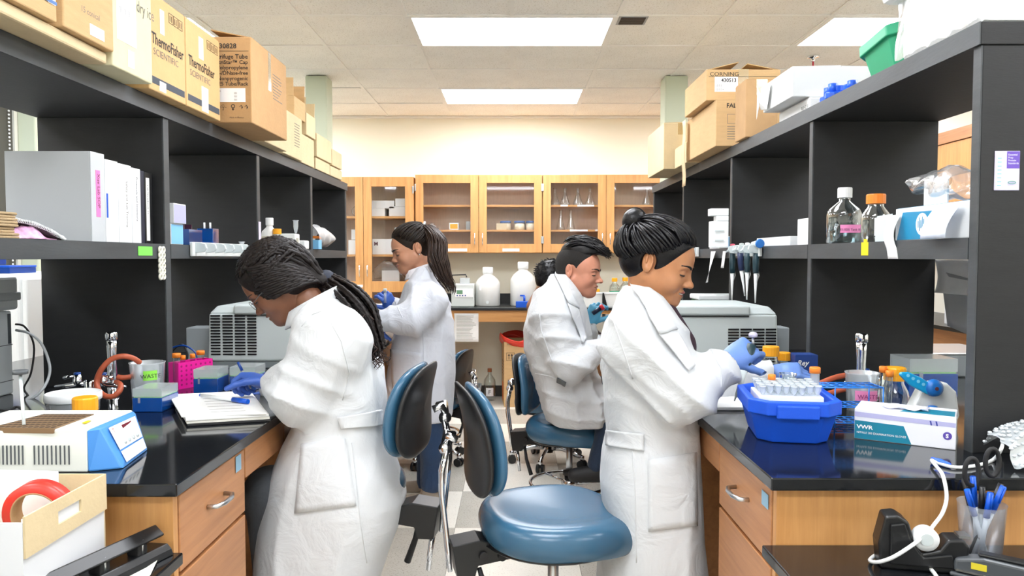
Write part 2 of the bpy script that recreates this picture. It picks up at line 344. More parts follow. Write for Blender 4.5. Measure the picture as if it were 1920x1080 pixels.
def bench(side):
    s=-1 if side=='left' else 1
    x0,x1=(-2.2,-.68) if s<0 else (.54,2.07); y0,y1=1.49,6.0
    if s>0: y0=1.53
    single('countertop',MB().box(x0,x1,y0,y1,.893,.92),M_top,'glossy black epoxy countertop running along the %s bench'%side,'countertop',bevel=.003)
    xf=-.70 if s<0 else .56      # drawer face plane
    def cab(ya,yb,label,kind):
        t=thing('base_cabinet',label,'cabinet',(xf-s*0+s*.3,(ya+yb)/2,0))
        xa,xb=(xf,xf+s*.60) ; lo,hi=min(xa,xb),max(xa,xb)
        c=MB(); 
        c.box(lo+(.02 if s>0 else 0),hi-(.02 if s<0 else 0),ya+.002,yb-.002,.1,.89); c.box(lo+.07,hi-.07,ya+.02,yb-.02,0,.1)
        part('carcass',c,M_oaky if kind!='end' else M_oak,t,world=True)
        def front(z0,z1,nm,vert=False,a=ya,b=yb):
            f=MB().box(min(xf,xf+s*.019),max(xf,xf+s*.019),a+.004,b-.004,z0,z1)
            d=part(nm,f,M_oak if vert else M_oaky,t,world=True,bevel=.002)
            ym=(a+b)/2; h=MB()
            if not vert:
                zc=(z0+z1)/2+.01
                h.tube([(xf-s*-.000,ym-.05,zc),(xf-s*.022,ym-.045,zc),(xf-s*.03,ym-.02,zc),(xf-s*.03,ym+.02,zc),(xf-s*.022,ym+.045,zc),(xf,ym+.05,zc)],.0055,8)
            else:
                yy=b-.04; zc=z1-.1
                h.tube([(xf,yy,zc-.05),(xf-s*.022,yy,zc-.045),(xf-s*.03,yy,zc),(xf-s*.022,yy,zc+.045),(xf,yy,zc+.05)],.0055,8)
            part('handle',h,M_steel,d,world=True)
        front(.715,.878,'drawer')
        if kind=='door':
            m=(ya+yb)/2; front(.11,.705,'door',True,ya,m); front(.11,.705,'door',True,m,yb)
        else: front(.41,.705,'drawer'); front(.11,.40,'drawer')
        return t
    single('end_panel',MB().box(min(xf+s*.002,x1-.05 if s>0 else x0+.05),max(xf+s*.002,x1-.05 if s>0 else x0+.05),y0+.03,y0+.05,0,.89),M_oak,'light oak end panel closing the near end of the %s bench'%side,'panel')
    ye=1.93 if s<0 else 1.99; ym=ye+.33 if s<0 else ye+.45
    segs=[(ye,3.1,'near'),(3.1,4.05,'c'),(4.05,5.45,'far'),(5.45,5.97,'c')] if s<0 else [(ye,2.85,'near'),(2.85,3.3,'c'),(3.3,5.4,'far'),(5.4,5.97,'c')]
    cab(y0+.052,ye,'oak drawer cabinet at the near end of the %s bench, facing the aisle'%side,'draw')
    nc=0
    for ya,yb,k in segs:
        if k=='c':
            cab(ya+.002,yb-.002,'oak cabinet with drawer and doors, %s of the %s bench'%(['halfway along the aisle side','at the far end'][nc],side),'door'); nc+=1
        else:
            ap=thing('bench_apron','oak apron rail over the %s knee space of the %s bench'%(k,side),'apron',(xf,ya,.80))
            ym_=ym if k=='near' else (ya+yb)/2
            for a_,b_ in ((ya+.003,ym_),(ym_+.006,yb-.003)): part('apron_panel',MB().box(min(xf,xf+s*.02),max(xf,xf+s*.02),a_,b_,.80,.89),M_oaky,ap,world=True,bevel=.001)
            single('knee_space_panel',MB().box(min(xf+s*.6,xf+s*.62),max(xf+s*.6,xf+s*.62),ya+.002,yb-.002,.0,.89),M_back,'brown panel at the back of the %s knee space under the %s bench'%(k,side),'panel')
bench('left'); bench('right')
def blue_tag(x,y,z,sx): 
    pass
M_btag=mat('pale_blue_tape','8fb6cf',.6)
single('tape_tag',MB().box(-.6985,-.697,1.86,1.895,.835,.875),M_btag,'pale blue tape square stuck on the left drawer cabinet','label')
single('tape_tag',MB().box(.557,.5585,1.60,1.64,.83,.862),M_btag,'pale blue tape square stuck on the right drawer cabinet','label')
# low desks in front of each bench end
for s,x0,x1 in ((-1,-2.2,-.68),(1,.53,2.1)):
    side='left' if s<0 else 'right'; y0=.5; y1=1.515 if s<0 else 1.555
    t=thing('low_desk','low black-topped desk against the near end of the %s bench'%side,'desk',((x0+x1)/2,1.0,0))
    part('desk_top',MB().box(x0,x1,y0,y1,.745,.77),M_top,t,world=True,bevel=.003)
    for xx in (x0+.03,x1-.07):
        for yy in (y0+.03,y1-.09): part('leg',MB().box(xx,xx+.04,yy,yy+.04,0,.7445),M_dgrey,t,world=True)
    part('modesty_panel',MB().box(x0+.08,x1-.08,y1-.06,y1-.045,.3,.7445),M_oak,t,world=True)
# ================= BACK WALL FURNITURE =================
M_top2=mat('matt_black_top','1d1f21',.3)
t=thing('back_counter','black countertop with oak rail along the back wall','countertop',(.9,7.05,0))
part('countertop',MB().box(-.90,2.85,6.73,7.378,.895,.92),M_top2,t,world=True,bevel=.003)
part('backsplash',MB().box(-.90,2.85,7.355,7.378,.9205,1.02),M_top2,t,world=True)
part('rail',MB().box(-.90,2.85,6.76,6.785,.79,.8945),M_oakx,t,world=True)
part('support_panel',MB().box(2.8,2.83,6.79,7.36,0,.8945),M_oak,t,world=True)
part('support_panel',MB().box(-.90,-.87,6.79,7.36,0,.8945),M_oak,t,world=True)
def glazed_door(parent,x0,x1,z0,z1,yf,panes,handle_side,hinges=True,hz=None):
    st=.075
    d=MB(); d.box(x0,x0+st,yf,yf+.02,z0,z1); d.box(x1-st,x1,yf,yf+.02,z0,z1)
    zs=[z0]+[z for p in panes for z in p]+[z1]
    for a,b in zip(zs[::2],zs[1::2]): d.box(x0+st,x1-st,yf,yf+.02,a,b)
    o=part('door',d,M_oak,parent,world=True,bevel=.002)
    for a,b in panes: part('glass_pane',MB().box(x0+st-.006,x1-st+.006,yf+.009,yf+.012,a-.006,b+.006),M_pane,o,world=True)
    hx=x1-.035 if handle_side>0 else x0+.035; hz=hz or z0+.13
    part('handle',MB().tube([(hx,yf,hz-.055),(hx,yf-.02,hz-.05),(hx,yf-.026,hz),(hx,yf-.02,hz+.05),(hx,yf,hz+.055)],.005,8),M_chrome,o,world=True)
    if hinges:
        ex=x0 if handle_side>0 else x1
        for zz in (z0+.12,z1-.12): part('hinge',MB().box(ex-.008,ex+.008,yf-.008,yf+.0005,zz-.035,zz+.035),M_steel,o,world=True,bevel=.003)
def wall_cab(x0,x1,label,n=2,z0=1.418,z1=2.158,yf=7.05,shelves=(1.64,1.875)):
    t=thing('glazed_wall_cabinet',label,'cabinet',((x0+x1)/2,(yf+YB)/2,z0))
    part('carcass',MB().box(x0,x0+.018,yf+.022,YB-.002,z0,z1).box(x1-.018,x1,yf+.022,YB-.002,z0,z1).box(x0+.018,x1-.018,yf+.022,YB-.002,z0,z0+.018).box(x0+.018,x1-.018,yf+.022,YB-.002,z1-.018,z1),M_oak,t,world=True)
    part('back_panel',MB().box(x0+.018,x1-.018,YB-.012,YB-.003,z0+.018,z1-.018),mat('cabinet_back_board','ddc8b4',.7,var=.05,vscale=8,stretch=(9,9,1)),t,world=True)
    for z in shelves: part('shelf',MB().box(x0+.019,x1-.019,yf+.04,YB-.013,z-.018,z),M_oakx,t,world=True)
    xm=(x0+x1)/2
    glazed_door(t,x0+.002,xm-.002,z0+.004,z1-.004,yf,[(z0+.085,z1-.08)],1); glazed_door(t,xm+.002,x1-.002,z0+.004,z1-.004,yf,[(z0+.085,z1-.08)],-1)
    return t
wc1=wall_cab(-.915,.285,'oak wall cabinet with two glass doors above the carboys')
wc2=wall_cab(.29,1.49,'oak wall cabinet with two glass doors holding glass flasks')
wc3=wall_cab(1.495,2.695,'oak wall cabinet with two glass doors, rightmost on the back wall')
def strip(parent,x,z,w,m=M_sticker): part('label_strip',MB().box(x-w/2,x+w/2,7.047,7.0498,z-.015,z+.013),m,parent,world=True)
strip(wc1,-.52,1.448,.19); strip(wc1,-.01,1.448,.16); strip(wc2,.65,1.448,.12)
part('shelf_label',MB().box(.79,.89,7.086,7.0895,1.625,1.642),M_sticker,wc2,world=True); part('shelf_label',MB().box(.46,.53,7.086,7.0895,1.86,1.876),M_sticker,wc2,world=True); part('shelf_label',MB().box(.62,.78,7.086,7.0895,1.859,1.876),M_sticker,wc2,world=True); part('shelf_label',MB().box(.55,.72,7.086,7.0895,1.624,1.641),M_sticker,wc2,world=True)
# tall cabinet
yf=7.0; x0,x1=-1.86,-.925; z1=2.132; xm=-1.395
tc_=thing('tall_glazed_cabinet','tall oak cabinet with two glass doors at the left of the back wall','cabinet',((x0+x1)/2,7.19,0))
part('carcass',MB().box(x0,x0+.02,yf+.022,YB-.002,0,z1).box(x1-.02,x1,yf+.022,YB-.002,0,z1).box(x0+.02,x1-.02,yf+.022,YB-.002,.08,.1).box(x0+.02,x1-.02,yf+.022,YB-.002,z1-.02,z1),M_oak,tc_,world=True)
part('back_panel',MB().box(x0+.02,x1-.02,YB-.012,YB-.003,.1,z1-.02),MATS['cabinet_back_board'],tc_,world=True)
for z in (.5,.88,1.126,1.405,1.765): part('shelf',MB().box(x0+.021,x1-.021,yf+.04,YB-.013,z-.02,z),M_oakx,tc_,world=True)
glazed_door(tc_,x0+.002,xm-.002,.1,z1-.003,yf,[(.2,1.05),(1.152,2.04)],1,hz=1.25); glazed_door(tc_,xm+.002,x1-.002,.1,z1-.003,yf,[(.2,1.05),(1.152,2.04)],-1,hz=1.25)
part('label_strip',MB().box(-1.50,-1.405,6.9965,6.9995,1.095,1.12),M_sticker,tc_,world=True)
# right-hand wall furniture seen through the shelves
t=thing('wall_counter','black topped oak counter along the right wall','countertop',(3.2,4.9,0))
part('countertop',MB().box(2.87,3.548,3.2,6.6,.895,.92),M_top2,t,world=True); part('cabinet_front',MB().box(2.9,3.54,3.2,6.6,0,.8945),M_oaky,t,world=True)
t=thing('wall_cupboard','oak wall cupboard with plain doors on the right wall','cupboard',(3.37,5.2,1.6))
part('carcass',MB().box(3.21,3.548,5.13,6.6,1.62,2.29),M_oaky,t,world=True)
for k in range(3): part('door',MB().box(3.19,3.209,5.135+k*.49,5.62+k*.49,1.63,2.21),M_oak,t,world=True,bevel=.002)
part('cornice',MB().box(3.18,3.548,5.12,6.6,2.215,2.30),M_oaky,t,world=True)
# ================= CHAIRS =================
M_vinyl=mat('blue_vinyl','345f7c',.24,var=.04,vscale=6,bump=.03,bscale=500,spec=.6); M_shell=mat('black_shell','191a1c',.42,bump=.03,bscale=400); M_shellg=mat('black_gloss_trim','141517',.15)
def lab_chair(label,loc,rz,sh=.60,bh=.07,lean=.12,ring=.2,group='blue vinyl lab chairs',lever=True,ph=.31,ss=1.0):
    t=thing('lab_chair',label,'chair',loc,rz,group)
    # seat: superellipse cushion
    n=44; prof=[(0,-.014),(.35,-.012),(.62,-.006),(.8,0),(.9,-.006),(.965,-.022),(1,-.048),(.99,-.07),(.955,-.088),(.93,-.094)]
    vs=[];fs=[]
    for r,z in prof:
        for k in range(n):
            a=2*PI*k/n; c,s=math.cos(a),math.sin(a); e=(abs(c)**2.5+abs(s)**2.5)**(-1/2.5)
            x=.225*c*e*r+(.02 if c>0 else 0)*c*e*r; y=.235*s*e*r*(1+.06*c)
            zz=z-.030*max(0,x/.245)**3 +.010*max(0,-x/.225)**2*r
            if r>.93 and z<-.05: x*=1+.006*math.sin(k*11); y*=1+.006*math.sin(k*11)
            vs.append((x*ss,y*ss,sh+zz))
    for i in range(len(prof)-1):
        for k in range(n): fs.append((i*n+k,(i+1)*n+k,(i+1)*n+(k+1)%n,i*n+(k+1)%n))
    m=MB(); m.add(vs,fs,True); part('seat',m,M_vinyl,t,sub=1)
    part('seat_pan',MB().lathe([(.01,sh-.105),(.205*ss,sh-.105),(.222*ss,sh-.093),(.01,sh-.092)],n=32),M_blk,t)
    # backrest: cushion in front of a black shell, both curved
    def pad(x0,th,w,h,zc,ex,nm,m_,rr=.93,par=t):
        nu,nv=20,20; q=MB()
        def pt(u,v,side):
            a=2*PI*u; c,s=math.cos(a),math.sin(a); e=(abs(c)**ex+abs(s)**ex)**(-1/ex)
            return c*e*v*w/2, s*e*v*h/2
        vs=[];fs=[]; rings=[(0,1),(.5,1),(.8,.92),(.93,.72),(1,.2),(1,-.2),(.95,-.55),(.7,-.6),(0,-.6)]; N=36
        for r,d in rings:
            for k in range(N):
                y,z=pt(k/N,r,0); 
                x=x0+d*th/2 - 0.0 + .55*y*y*1.0 - lean*(z) +.05*math.cos(z/h*PI)*.35
                vs.append((x,y*(1-.25*z/h),zc+z))
        for i in range(len(rings)-1):
            for k in range(N): fs.append((i*N+k,i*N+(k+1)%N,(i+1)*N+(k+1)%N,(i+1)*N+k))
        q.add(vs,fs,True); return part(nm,q,m_,par,sub=1)
    zc=sh+bh+.15; xb=-.258
    pad(xb+.022,.05,.37,ph,zc,3.2,'backrest',M_vinyl)
    pad(xb-.012,.035,.375,ph+.005,zc,3.2,'back_shell',M_shell)
    zb=zc-.02; xk=xb-.052
    part('clamp',MB().tube([(xk+.012,-.03,zb+.02),(xk-.012,-.02,zb+.03),(xk-.02,0,zb),(xk-.012,.02,zb+.03),(xk+.012,.03,zb+.02)],.012,8).ball((xk-.018,0,zb-.01),.02),M_chrome,t)
    bar=[(xk-.015,0,zb-.01),(xk-.03,0,zb-.08),(xk-.03,0,zb-.14),(xk-.012,0,sh-.11),(xk-.008,0,sh-.17)]
    br=MB()
    for dy in (-.013,.013): br.tube([(x,y+dy,z) for x,y,z in bar],.0075,8)
    part('back_bar',br,M_chrome,t)
    b=MB(); b.prism([(-.315,sh-.085),(-.235,sh-.075),(-.15,sh-.1),(.12,sh-.1),(.10,sh-.125),(-.16,sh-.14),(-.24,sh-.15),(-.25,sh-.185),(-.30,sh-.185)],'y',-.045,.045)
    o=part('tilt_bracket',b,M_blk,t,bevel=.003)
    part('bolt',MB().cyl((-.225,-.046,sh-.12),(-.225,-.056,sh-.12),.013),M_blk2,t); part('bolt',MB().cyl((-.17,-.046,sh-.125),(-.17,-.056,sh-.125),.013),M_blk2,t)
    if lever:
        part('lever',MB().tube([(-.235,-.03,sh-.16),(-.22,-.05,sh-.22),(-.19,-.06,sh-.30)],[.007,.009,.011],8),M_blk2,t); part('lower_bar',MB().cyl((-.288,0,sh-.18),(-.27,-.01,sh-.30),.009),M_chrome,t)
    part('column',MB().cyl((0,0,.22),(0,0,sh-.11),.0165,n=20),M_steel,t); part('column_sleeve',MB().cyl((0,0,.07),(0,0,.24),.026,n=20),M_blk,t); 
    part('height_knob',MB().lathe([(.02,.24),(.034,.243),(.034,.262),(.02,.266)],n=16),M_blk2,t)
    if ring:
        f=MB(); f.tube([(.205*math.cos(a*PI/16),.205*math.sin(a*PI/16),ring) for a in range(33)],.0095,8,cap=False)
        for k in range(3): a=k*2*PI/3+.4; f.tube([(.025*math.cos(a),.025*math.sin(a),ring-.004),(.203*math.cos(a),.203*math.sin(a),ring)],.008,8)
        f.lathe([(.024,ring-.02),(.034,ring-.018),(.034,ring+.015),(.024,ring+.018)],n=20); part('foot_ring',f,M_chrome,t)
    for k in range(5):
        a=k*2*PI/5+.35; c,s=math.cos(a),math.sin(a)
        part('leg',MB().tube([(.02*c,.02*s,.105),(.1*c,.1*s,.11),(.19*c,.19*s,.092),(.25*c,.25*s,.075)],[.022,.019,.015,.013],10,flat=.8).lathe([(.013,.052),(.016,.056),(.016,.08),(.01,.085)],c=(.25*c,.25*s,0),n=12),M_chrome,t)
        px,py=-s,c; q=MB()
        for w in (-.016,.016): q.cyl((.25*c+px*(w-.009),.25*s+py*(w-.009),.027),(.25*c+px*(w+.009),.25*s+py*(w+.009),.027),.027,n=18)
        q.box(-.007,.007,-.006,.006,.03,.052,M=Matrix.Translation((.25*c,.25*s,0))@RZ(a))
        part('caster',q,M_blk,t)
    return t
lab_chair('empty blue vinyl lab chair in the middle foreground with its black back turned to us',(.125,2.22,0),.24,.635)
lab_chair('blue vinyl lab chair under the braided person writing, black back shell showing',(-.53,2.30,0),PI-.13,.71,bh=.06,ph=.27,ss=.86)
lab_chair('blue vinyl lab chair under the man in the white coat',(.30,3.85,0),-.32,.54,bh=.02,ring=.2)
lab_chair('lab chair with chrome star base farther back behind the seated man',(.25,4.95,0),PI/2,.46,ring=.2)
lab_chair('lab chair with chrome foot ring behind the ponytailed person',(-.56,5.0,0),PI-.3,.46,bh=.0,ring=.19)
# ================= CARDBOARD BOXES ON THE SHELVES =================
M_tape=clear('packing_tape','fff6e0',.2,.35,'e8d3a0',.15); M_navy=mat('grey_band_print','4a4f57',.8)
def cbox(label,x0,x1,y0,y1,z0,z1,m=None,rz=0,flap=None,tape=True,cat='box',group='cardboard boxes on top of the shelving',name='cardboard_box',side='L',gap=.002):
    t=thing(name,label,cat,((x0+x1)/2,(y0+y1)/2,z0),rz,group); m=m or M_card
    a,b,h=(x1-x0)/2,(y1-y0)/2,z1-z0
    part('carton_body',MB().box(-a,a,-b,b,0,h),m,t,bevel=.004)
    # lid seam: two closed flaps, slightly uneven, with a tape strip
    if flap is None:
        part('lid_flap',MB().hexa([(-a+.003,-b+.003,h+.0005),(-gap/2,-b+.003,h+.0005),(-gap/2,b-.003,h+.0005),(-a+.003,b-.003,h+.0005)],[(-a+.003,-b+.003,h+.003),(-gap/2,-b+.003,h+.007),(-gap/2,b-.003,h+.006),(-a+.003,b-.003,h+.003)]),m,t)
        part('lid_flap',MB().hexa([(gap/2,-b+.003,h+.0005),(a-.003,-b+.003,h+.0005),(a-.003,b-.003,h+.0005),(gap/2,b-.003,h+.0005)],[(gap/2,-b+.003,h+.005),(a-.003,-b+.003,h+.003),(a-.003,b-.003,h+.003),(gap/2,b-.003,h+.004)]),m,t)
    else:
        for (sx,sy,an) in flap:
            w=a if sy else b; L=min(a,b)*.9; q=MB().box(-w*.96,w*.96,0,L,0,.004)
            R=Matrix.Translation((sx*a,sy*b,h))@RZ({(0,-1):PI,(0,1):0,(1,0):-PI/2,(-1,0):PI/2}[(sx,sy)])@Matrix.Rotation(an,4,'X')
            me=mesh_of('flap',q,m); me.transform(R); part('lid_flap',me,None,t)
    if tape:
        # tape drops down the faces at the seam ends
        for s_ in (-1,1): part('tape_strip',MB().box(-.025,.025,s_*b-(.0006 if s_<0 else -.0001),s_*b+(.0006 if s_>0 else -.0001),h-.07,h+.001),M_tape,t)
    return t
T=text
# left, from the near end
b=single('flattened_carton',MB().hexa([(-1.62,1.30,1.9215),(-1.13,1.30,1.9215),(-1.14,2.12,1.9215),(-1.62,2.12,1.9215)],[(-1.62,1.30,1.953),(-1.13,1.30,1.955),(-1.14,2.12,1.953),(-1.62,2.12,1.951)]),M_cardl,'flat pale carton lying under the nearest boxes on the left shelf','box',bevel=.006)
t=cbox('near cardboard box with torn blue and white tape, at the top left corner',-1.55,-1.12,1.45,1.858,1.956,2.26,M_card,flap=[(1,0,.9)],tape=False)
q=MB(); random.seed(3)
for k in range(9):
    y=-.17+k*.042; q.box(.2155,.217,y,y+.03,.035+random.uniform(-.008,.01),.06+random.uniform(0,.02))
part('tape_strip',q,mat('torn_white_tape','f2f3f4',.5),t); part('blue_tape',MB().box(.2175,.218,-.19,.2,.04,.048),mat('blue_tape','3f6fb0',.5),t)
t=cbox('cardboard box with a torn label, second from the near end of the left shelf',-1.55,-1.12,1.885,2.12,1.956,2.28,M_card)
T('handwriting','Fisher 4 x 1gal',.035,M_inkg,t,FL((-1.1195,1.93,2.11)),world=True); T('handwriting','15 conical',.022,M_inkg,t,FL((-1.1195,1.96,2.02)))
part('torn_label',MB().box(-1.1196,-1.119,2.0,2.07,1.97,2.0),M_sticker,t,world=True)
t=cbox('pale greenish carton with a big white shipping label on the left shelf',-1.52,-1.13,2.13,2.365,1.922,2.20,mat('cardboard_greenish','d8d2ae',.85,var=.03,bump=.08,bscale=80))
part('shipping_label',MB().box(-1.1296,-1.1288,2.155,2.265,2.005,2.15),M_sticker,t,world=True)
T('barcode','|||  ||| |||',.02,M_ink,t,FL((-1.1286,2.165,2.09))); T('lettering','ship to: lab 214',.008,M_inkg,t,FL((-1.1286,2.165,2.13)))
part('torn_label',MB().box(-1.1296,-1.1288,2.215,2.25,1.94,1.99),M_sticker,t,world=True)
T('handwriting','dry ice',.05,M_inkg,t,FL((-1.1292,2.27,2.12)),sx=.8)
for k,(y0,y1,z1,lb) in enumerate(((2.415,2.685,2.235,'nearer of the two cardboard cartons printed with a maker name and dark band'),(2.69,3.0,2.235,'farther of the two cardboard cartons printed with a maker name and dark band'))):
    t=cbox(lb,-1.5,-1.165,y0,y1,1.922,z1,mat('cardboard_yellow','d2ad78',.8,var=.03,bump=.08,bscale=80))
    X=-1.1642; yc=y0+.03
    T('lettering','ThermoFisher',.052,M_ink,t,FL((X,yc-.01,2.075)),bold=.0008,sx=.78); T('lettering','SCIENTIFIC',.032,M_inkg,t,FL((X,yc+.0,2.04)),sx=1.15)
    part('printed_band',MB().box(-1.1648,-1.1642,y0+.012,y1-.012,1.945,1.968),M_navy,t,world=True)
    z=2.175; 
    for j in range(3):
        yy=y1-.125+j*.036; part('handling_mark',MB().box(X-.0004,X,yy,yy+.032,z,z+.0015).box(X-.0004,X,yy,yy+.032,z+.032,z+.0335).box(X-.0004,X,yy,yy+.0015,z,z+.033).box(X-.0004,X,yy+.0305,yy+.032,z,z+.033).box(X-.0004,X,yy+.008,yy+.011,z+.006,z+.026).box(X-.0004,X,yy+.02,yy+.023,z+.006,z+.026),M_ink,t,world=True)
    part('torn_label',MB().box(-1.1648,-1.1638,y0+.07+k*.06,y0+.115+k*.075,1.93+k*.0,1.962+k*.06),M_sticker,t,world=True)
    part('torn_label',MB().box(-1.1648,-1.1638,y0+.08+k*.03,y0+.11+k*.04,2.12,2.2),M_sticker,t,world=True)
t=cbox('tall cardboard box printed 430828 overhanging the left shelf edge',-1.42,-1.05,3.03,3.50,1.922,2.265,mat('cardboard_tan','bd9566',.85,var=.04,bump=.1,bscale=80),flap=[(1,0,2.95),(-1,0,2.9)])
Yf=3.0292; x=-1.222
part('print_box',MB().box(x+.012,x+.014,Yf,Yf+.0003,2.215,2.24).box(x-.02,x+.014,Yf,Yf+.0003,2.24,2.242).box(x-.02,x+.014,Yf,Yf+.0003,2.214,2.216),M_ink,t,world=True)
T('lettering','EF',.024,M_ink,t,FX((x-.022,Yf,2.219))); T('lettering','430828',.028,M_ink,t,FX((x+.03,Yf,2.219)),bold=.0006)
for k,s_ in enumerate(('Centrifuge Tube','CentriStar™ Cap','Polypropylene','Rnase-/DNase-free','Nonpyrogenic','25 Tube/Rack')):
    T('lettering',s_,.0245 if k<1 else .0215,M_ink,t,FX((-1.063,Yf,2.178-k*.0215)),align='RIGHT',bold=.0003)
part('print_rule',MB().box(-1.225,-1.06,Yf,Yf+.0003,2.207,2.2085),M_ink,t,world=True)
part('white_label',MB().box(-1.225,-1.075,Yf-.0004,Yf+.0005,2.005,2.06),M_sticker,t,world=True); T('lettering','00430828',.009,M_inkg,t,FX((-1.21,Yf-.0008,2.045)))
for k in range(3): T('barcode','|||||',.009,M_ink,t,FX((-1.12,Yf-.0008,2.012+k*.013)))
T('handling_mark','☂ ♀ ↑↑',.025,M_ink,t,FX((-1.18,Yf,1.975))); T('lettering','Made in Mexico',.009,M_ink,t,FX((-1.14,Yf,1.94)))
X=-1.0492
for k in range(9): part('fine_print',MB().box(X-.0003,X,3.30+.0,3.34+random.uniform(.03,.1),2.18-k*.013,2.1835-k*.013),M_inkg,t,world=True)
part('packing_tape',MB().box(X-.0006,X,3.24,3.275,2.1,2.262),M_tape,t,world=True)
cbox('small low carton in the shadow of the tall part-number box, left shelf',-1.45,-1.16,3.52,3.86,1.922,2.0,M_cardl)
t=cbox('upright carton with fine printed lines, third before the pale column',-1.45,-1.19,3.9,4.25,1.922,2.155,M_cardl)
for k in range(9): part('fine_print',MB().box(-1.1894,-1.189,4.1,4.2-.004*(k%3),2.11-k*.015,2.114-k*.015),M_inkg,t,world=True)
cbox('carton at the bottom of the pile with open-flapped boxes, left shelf',-1.47,-1.205,4.27,4.56,1.922,2.085,M_cardl)
cbox('open-flapped carton stacked high beside the pale column, nearer one',-1.47,-1.2,4.14,4.36,2.16,2.27,M_card,flap=[(0,1,1.5),(0,-1,1.6)],tape=False)
cbox('open-flapped carton stacked high beside the pale column, farther one',-1.47,-1.2,4.38,4.58,2.095,2.225,M_cardl,flap=[(0,1,1.45),(0,-1,1.7)],tape=False)
cbox('low carton under a wider one near the far end of the left shelf',-1.47,-1.205,4.6,4.95,1.922,1.99,M_cardl)
cbox('small end carton, last at the bottom on the left shelf',-1.47,-1.205,4.97,5.3,1.922,1.985,M_cardl)
cbox('carton resting on the low cartons at the far end of the left shelf',-1.47,-1.2,4.61,4.98,1.999,2.14,M_cardl)
cbox('last upper carton at the far end of the left shelf',-1.47,-1.2,5.0,5.28,1.994,2.10,M_cardl)
# right
t=cbox('cardboard box farthest along the right shelf, overhanging its edge',.935,1.16,4.62,5.15,1.922,2.205,M_cardl)
cbox('small cardboard box with blue labels, right shelf',1.0,1.3,4.30,4.6,1.922,2.04,M_cardl)
t=cbox('big cardboard box with a printed brand corner, under the right part-number box',.995,1.37,3.66,4.25,1.922,2.146,M_card)
T('lettering','FALCON',.030,M_ink,t,FX((1.045,3.6592,2.108)),bold=.0006); part('print_box',MB().box(1.05,1.11,3.6592,3.6594,2.03,2.032).box(1.05,1.052,3.6592,3.6594,2.03,2.075).box(1.05,1.11,3.6592,3.6594,2.075,2.077),M_inkg,t,world=True)
for k in range(6): part('fine_print',MB().box(1.05,1.09,3.6592,3.6594,2.015-k*.012,2.018-k*.012),M_inkg,t,world=True)
t=cbox('cardboard box with a large part-number label on top of the right pile',.96,1.325,3.71,4.17,2.1535,2.305,M_card,flap=[(1,0,2.95),(-1,0,2.9)])
T('lettering','CORNING',.028,M_ink,t,FX((.975,3.7092,2.272)),sx=1.1); part('white_label',MB().box(1.0,1.115,3.7087,3.7093,2.195,2.268),M_sticker,t,world=True)
T('lettering','430513',.025,M_ink,t,FX((1.032,3.7083,2.243)),bold=.0006); T('barcode','||||||||',.014,M_ink,t,FX((1.005,3.7083,2.222))); T('barcode','|||||||| ▪',.014,M_ink,t,FX((1.005,3.7083,2.203)))
part('print_rule',MB().box(.97,1.31,3.709,3.7093,2.268,2.27),M_ink,t,world=True)
t=cbox('narrow upright cardboard box in front of the right pile',1.055,1.20,3.39,3.55,1.922,2.18,M_cardd)
t=cbox('low white carton under the overhanging white box, right shelf',1.11,1.45,2.80,3.12,1.922,1.974,mat('white_card','eef0ef',.6),tape=False,group='white boxes on the right shelf',name='white_box')
T('lettering','REF C-1',.02,M_ink,t,FR((1.1095,2.88,1.94)))
t=cbox('white box overhanging the right shelf with torn paper at its corner',1.05,1.42,2.82,3.14,1.982,2.092,MATS['white_card'],tape=False,group='white boxes on the right shelf',name='white_box')
q=MB(); random.seed(5)
q.add([(1.048,3.16,2.09),(1.04,3.02,2.08),(1.035,3.05,1.98),(1.05,3.17,2.0),(1.02,3.1,2.02)],[(0,1,4),(1,2,4),(2,3,4),(3,0,4)]); q.add([(1.045,3.2,2.10),(1.03,3.12,2.06),(1.03,3.16,1.96),(1.05,3.19,2.02)],[(0,1,2,3)])
part('torn_paper',q,M_paper,t,world=True,solid=.001)
# hanging tape strip
single('tape_strip',MB().grid(lambda u,v:(.972+.004*math.sin(v*9),4.2+u*.08,2.15-v*.37),2,12),mat('tan_packing_tape','dcc29a',.35,bump=.3,bscale=60),'tan packing tape strip hanging from the part-number box','tape',solid=.001)
# foam cooler
t=thing('foam_cooler','large white foam box with overhanging lid at the near end of the right shelf','box',(1.35,1.92,1.922))
M_foam=mat('white_foam','f4f7f7',.6,bump=.05,bscale=120)
part('box_body',MB().box(1.085,1.62,1.735,2.10,1.9215,2.085),M_foam,t,world=True,bevel=.015); part('lid',MB().box(1.045,1.66,1.70,2.15,2.09,2.33),M_foam,t,world=True,bevel=.02)
part('plastic_wrap',MB().grid(lambda u,v:(1.077+.005*math.sin(u*23+v*5),1.75+u*.36,1.93+v*.16+.004*math.sin(u*31)),24,6),clear('wrap_film','ffffff',.2,.3,'ffffff',.2),t,world=True)
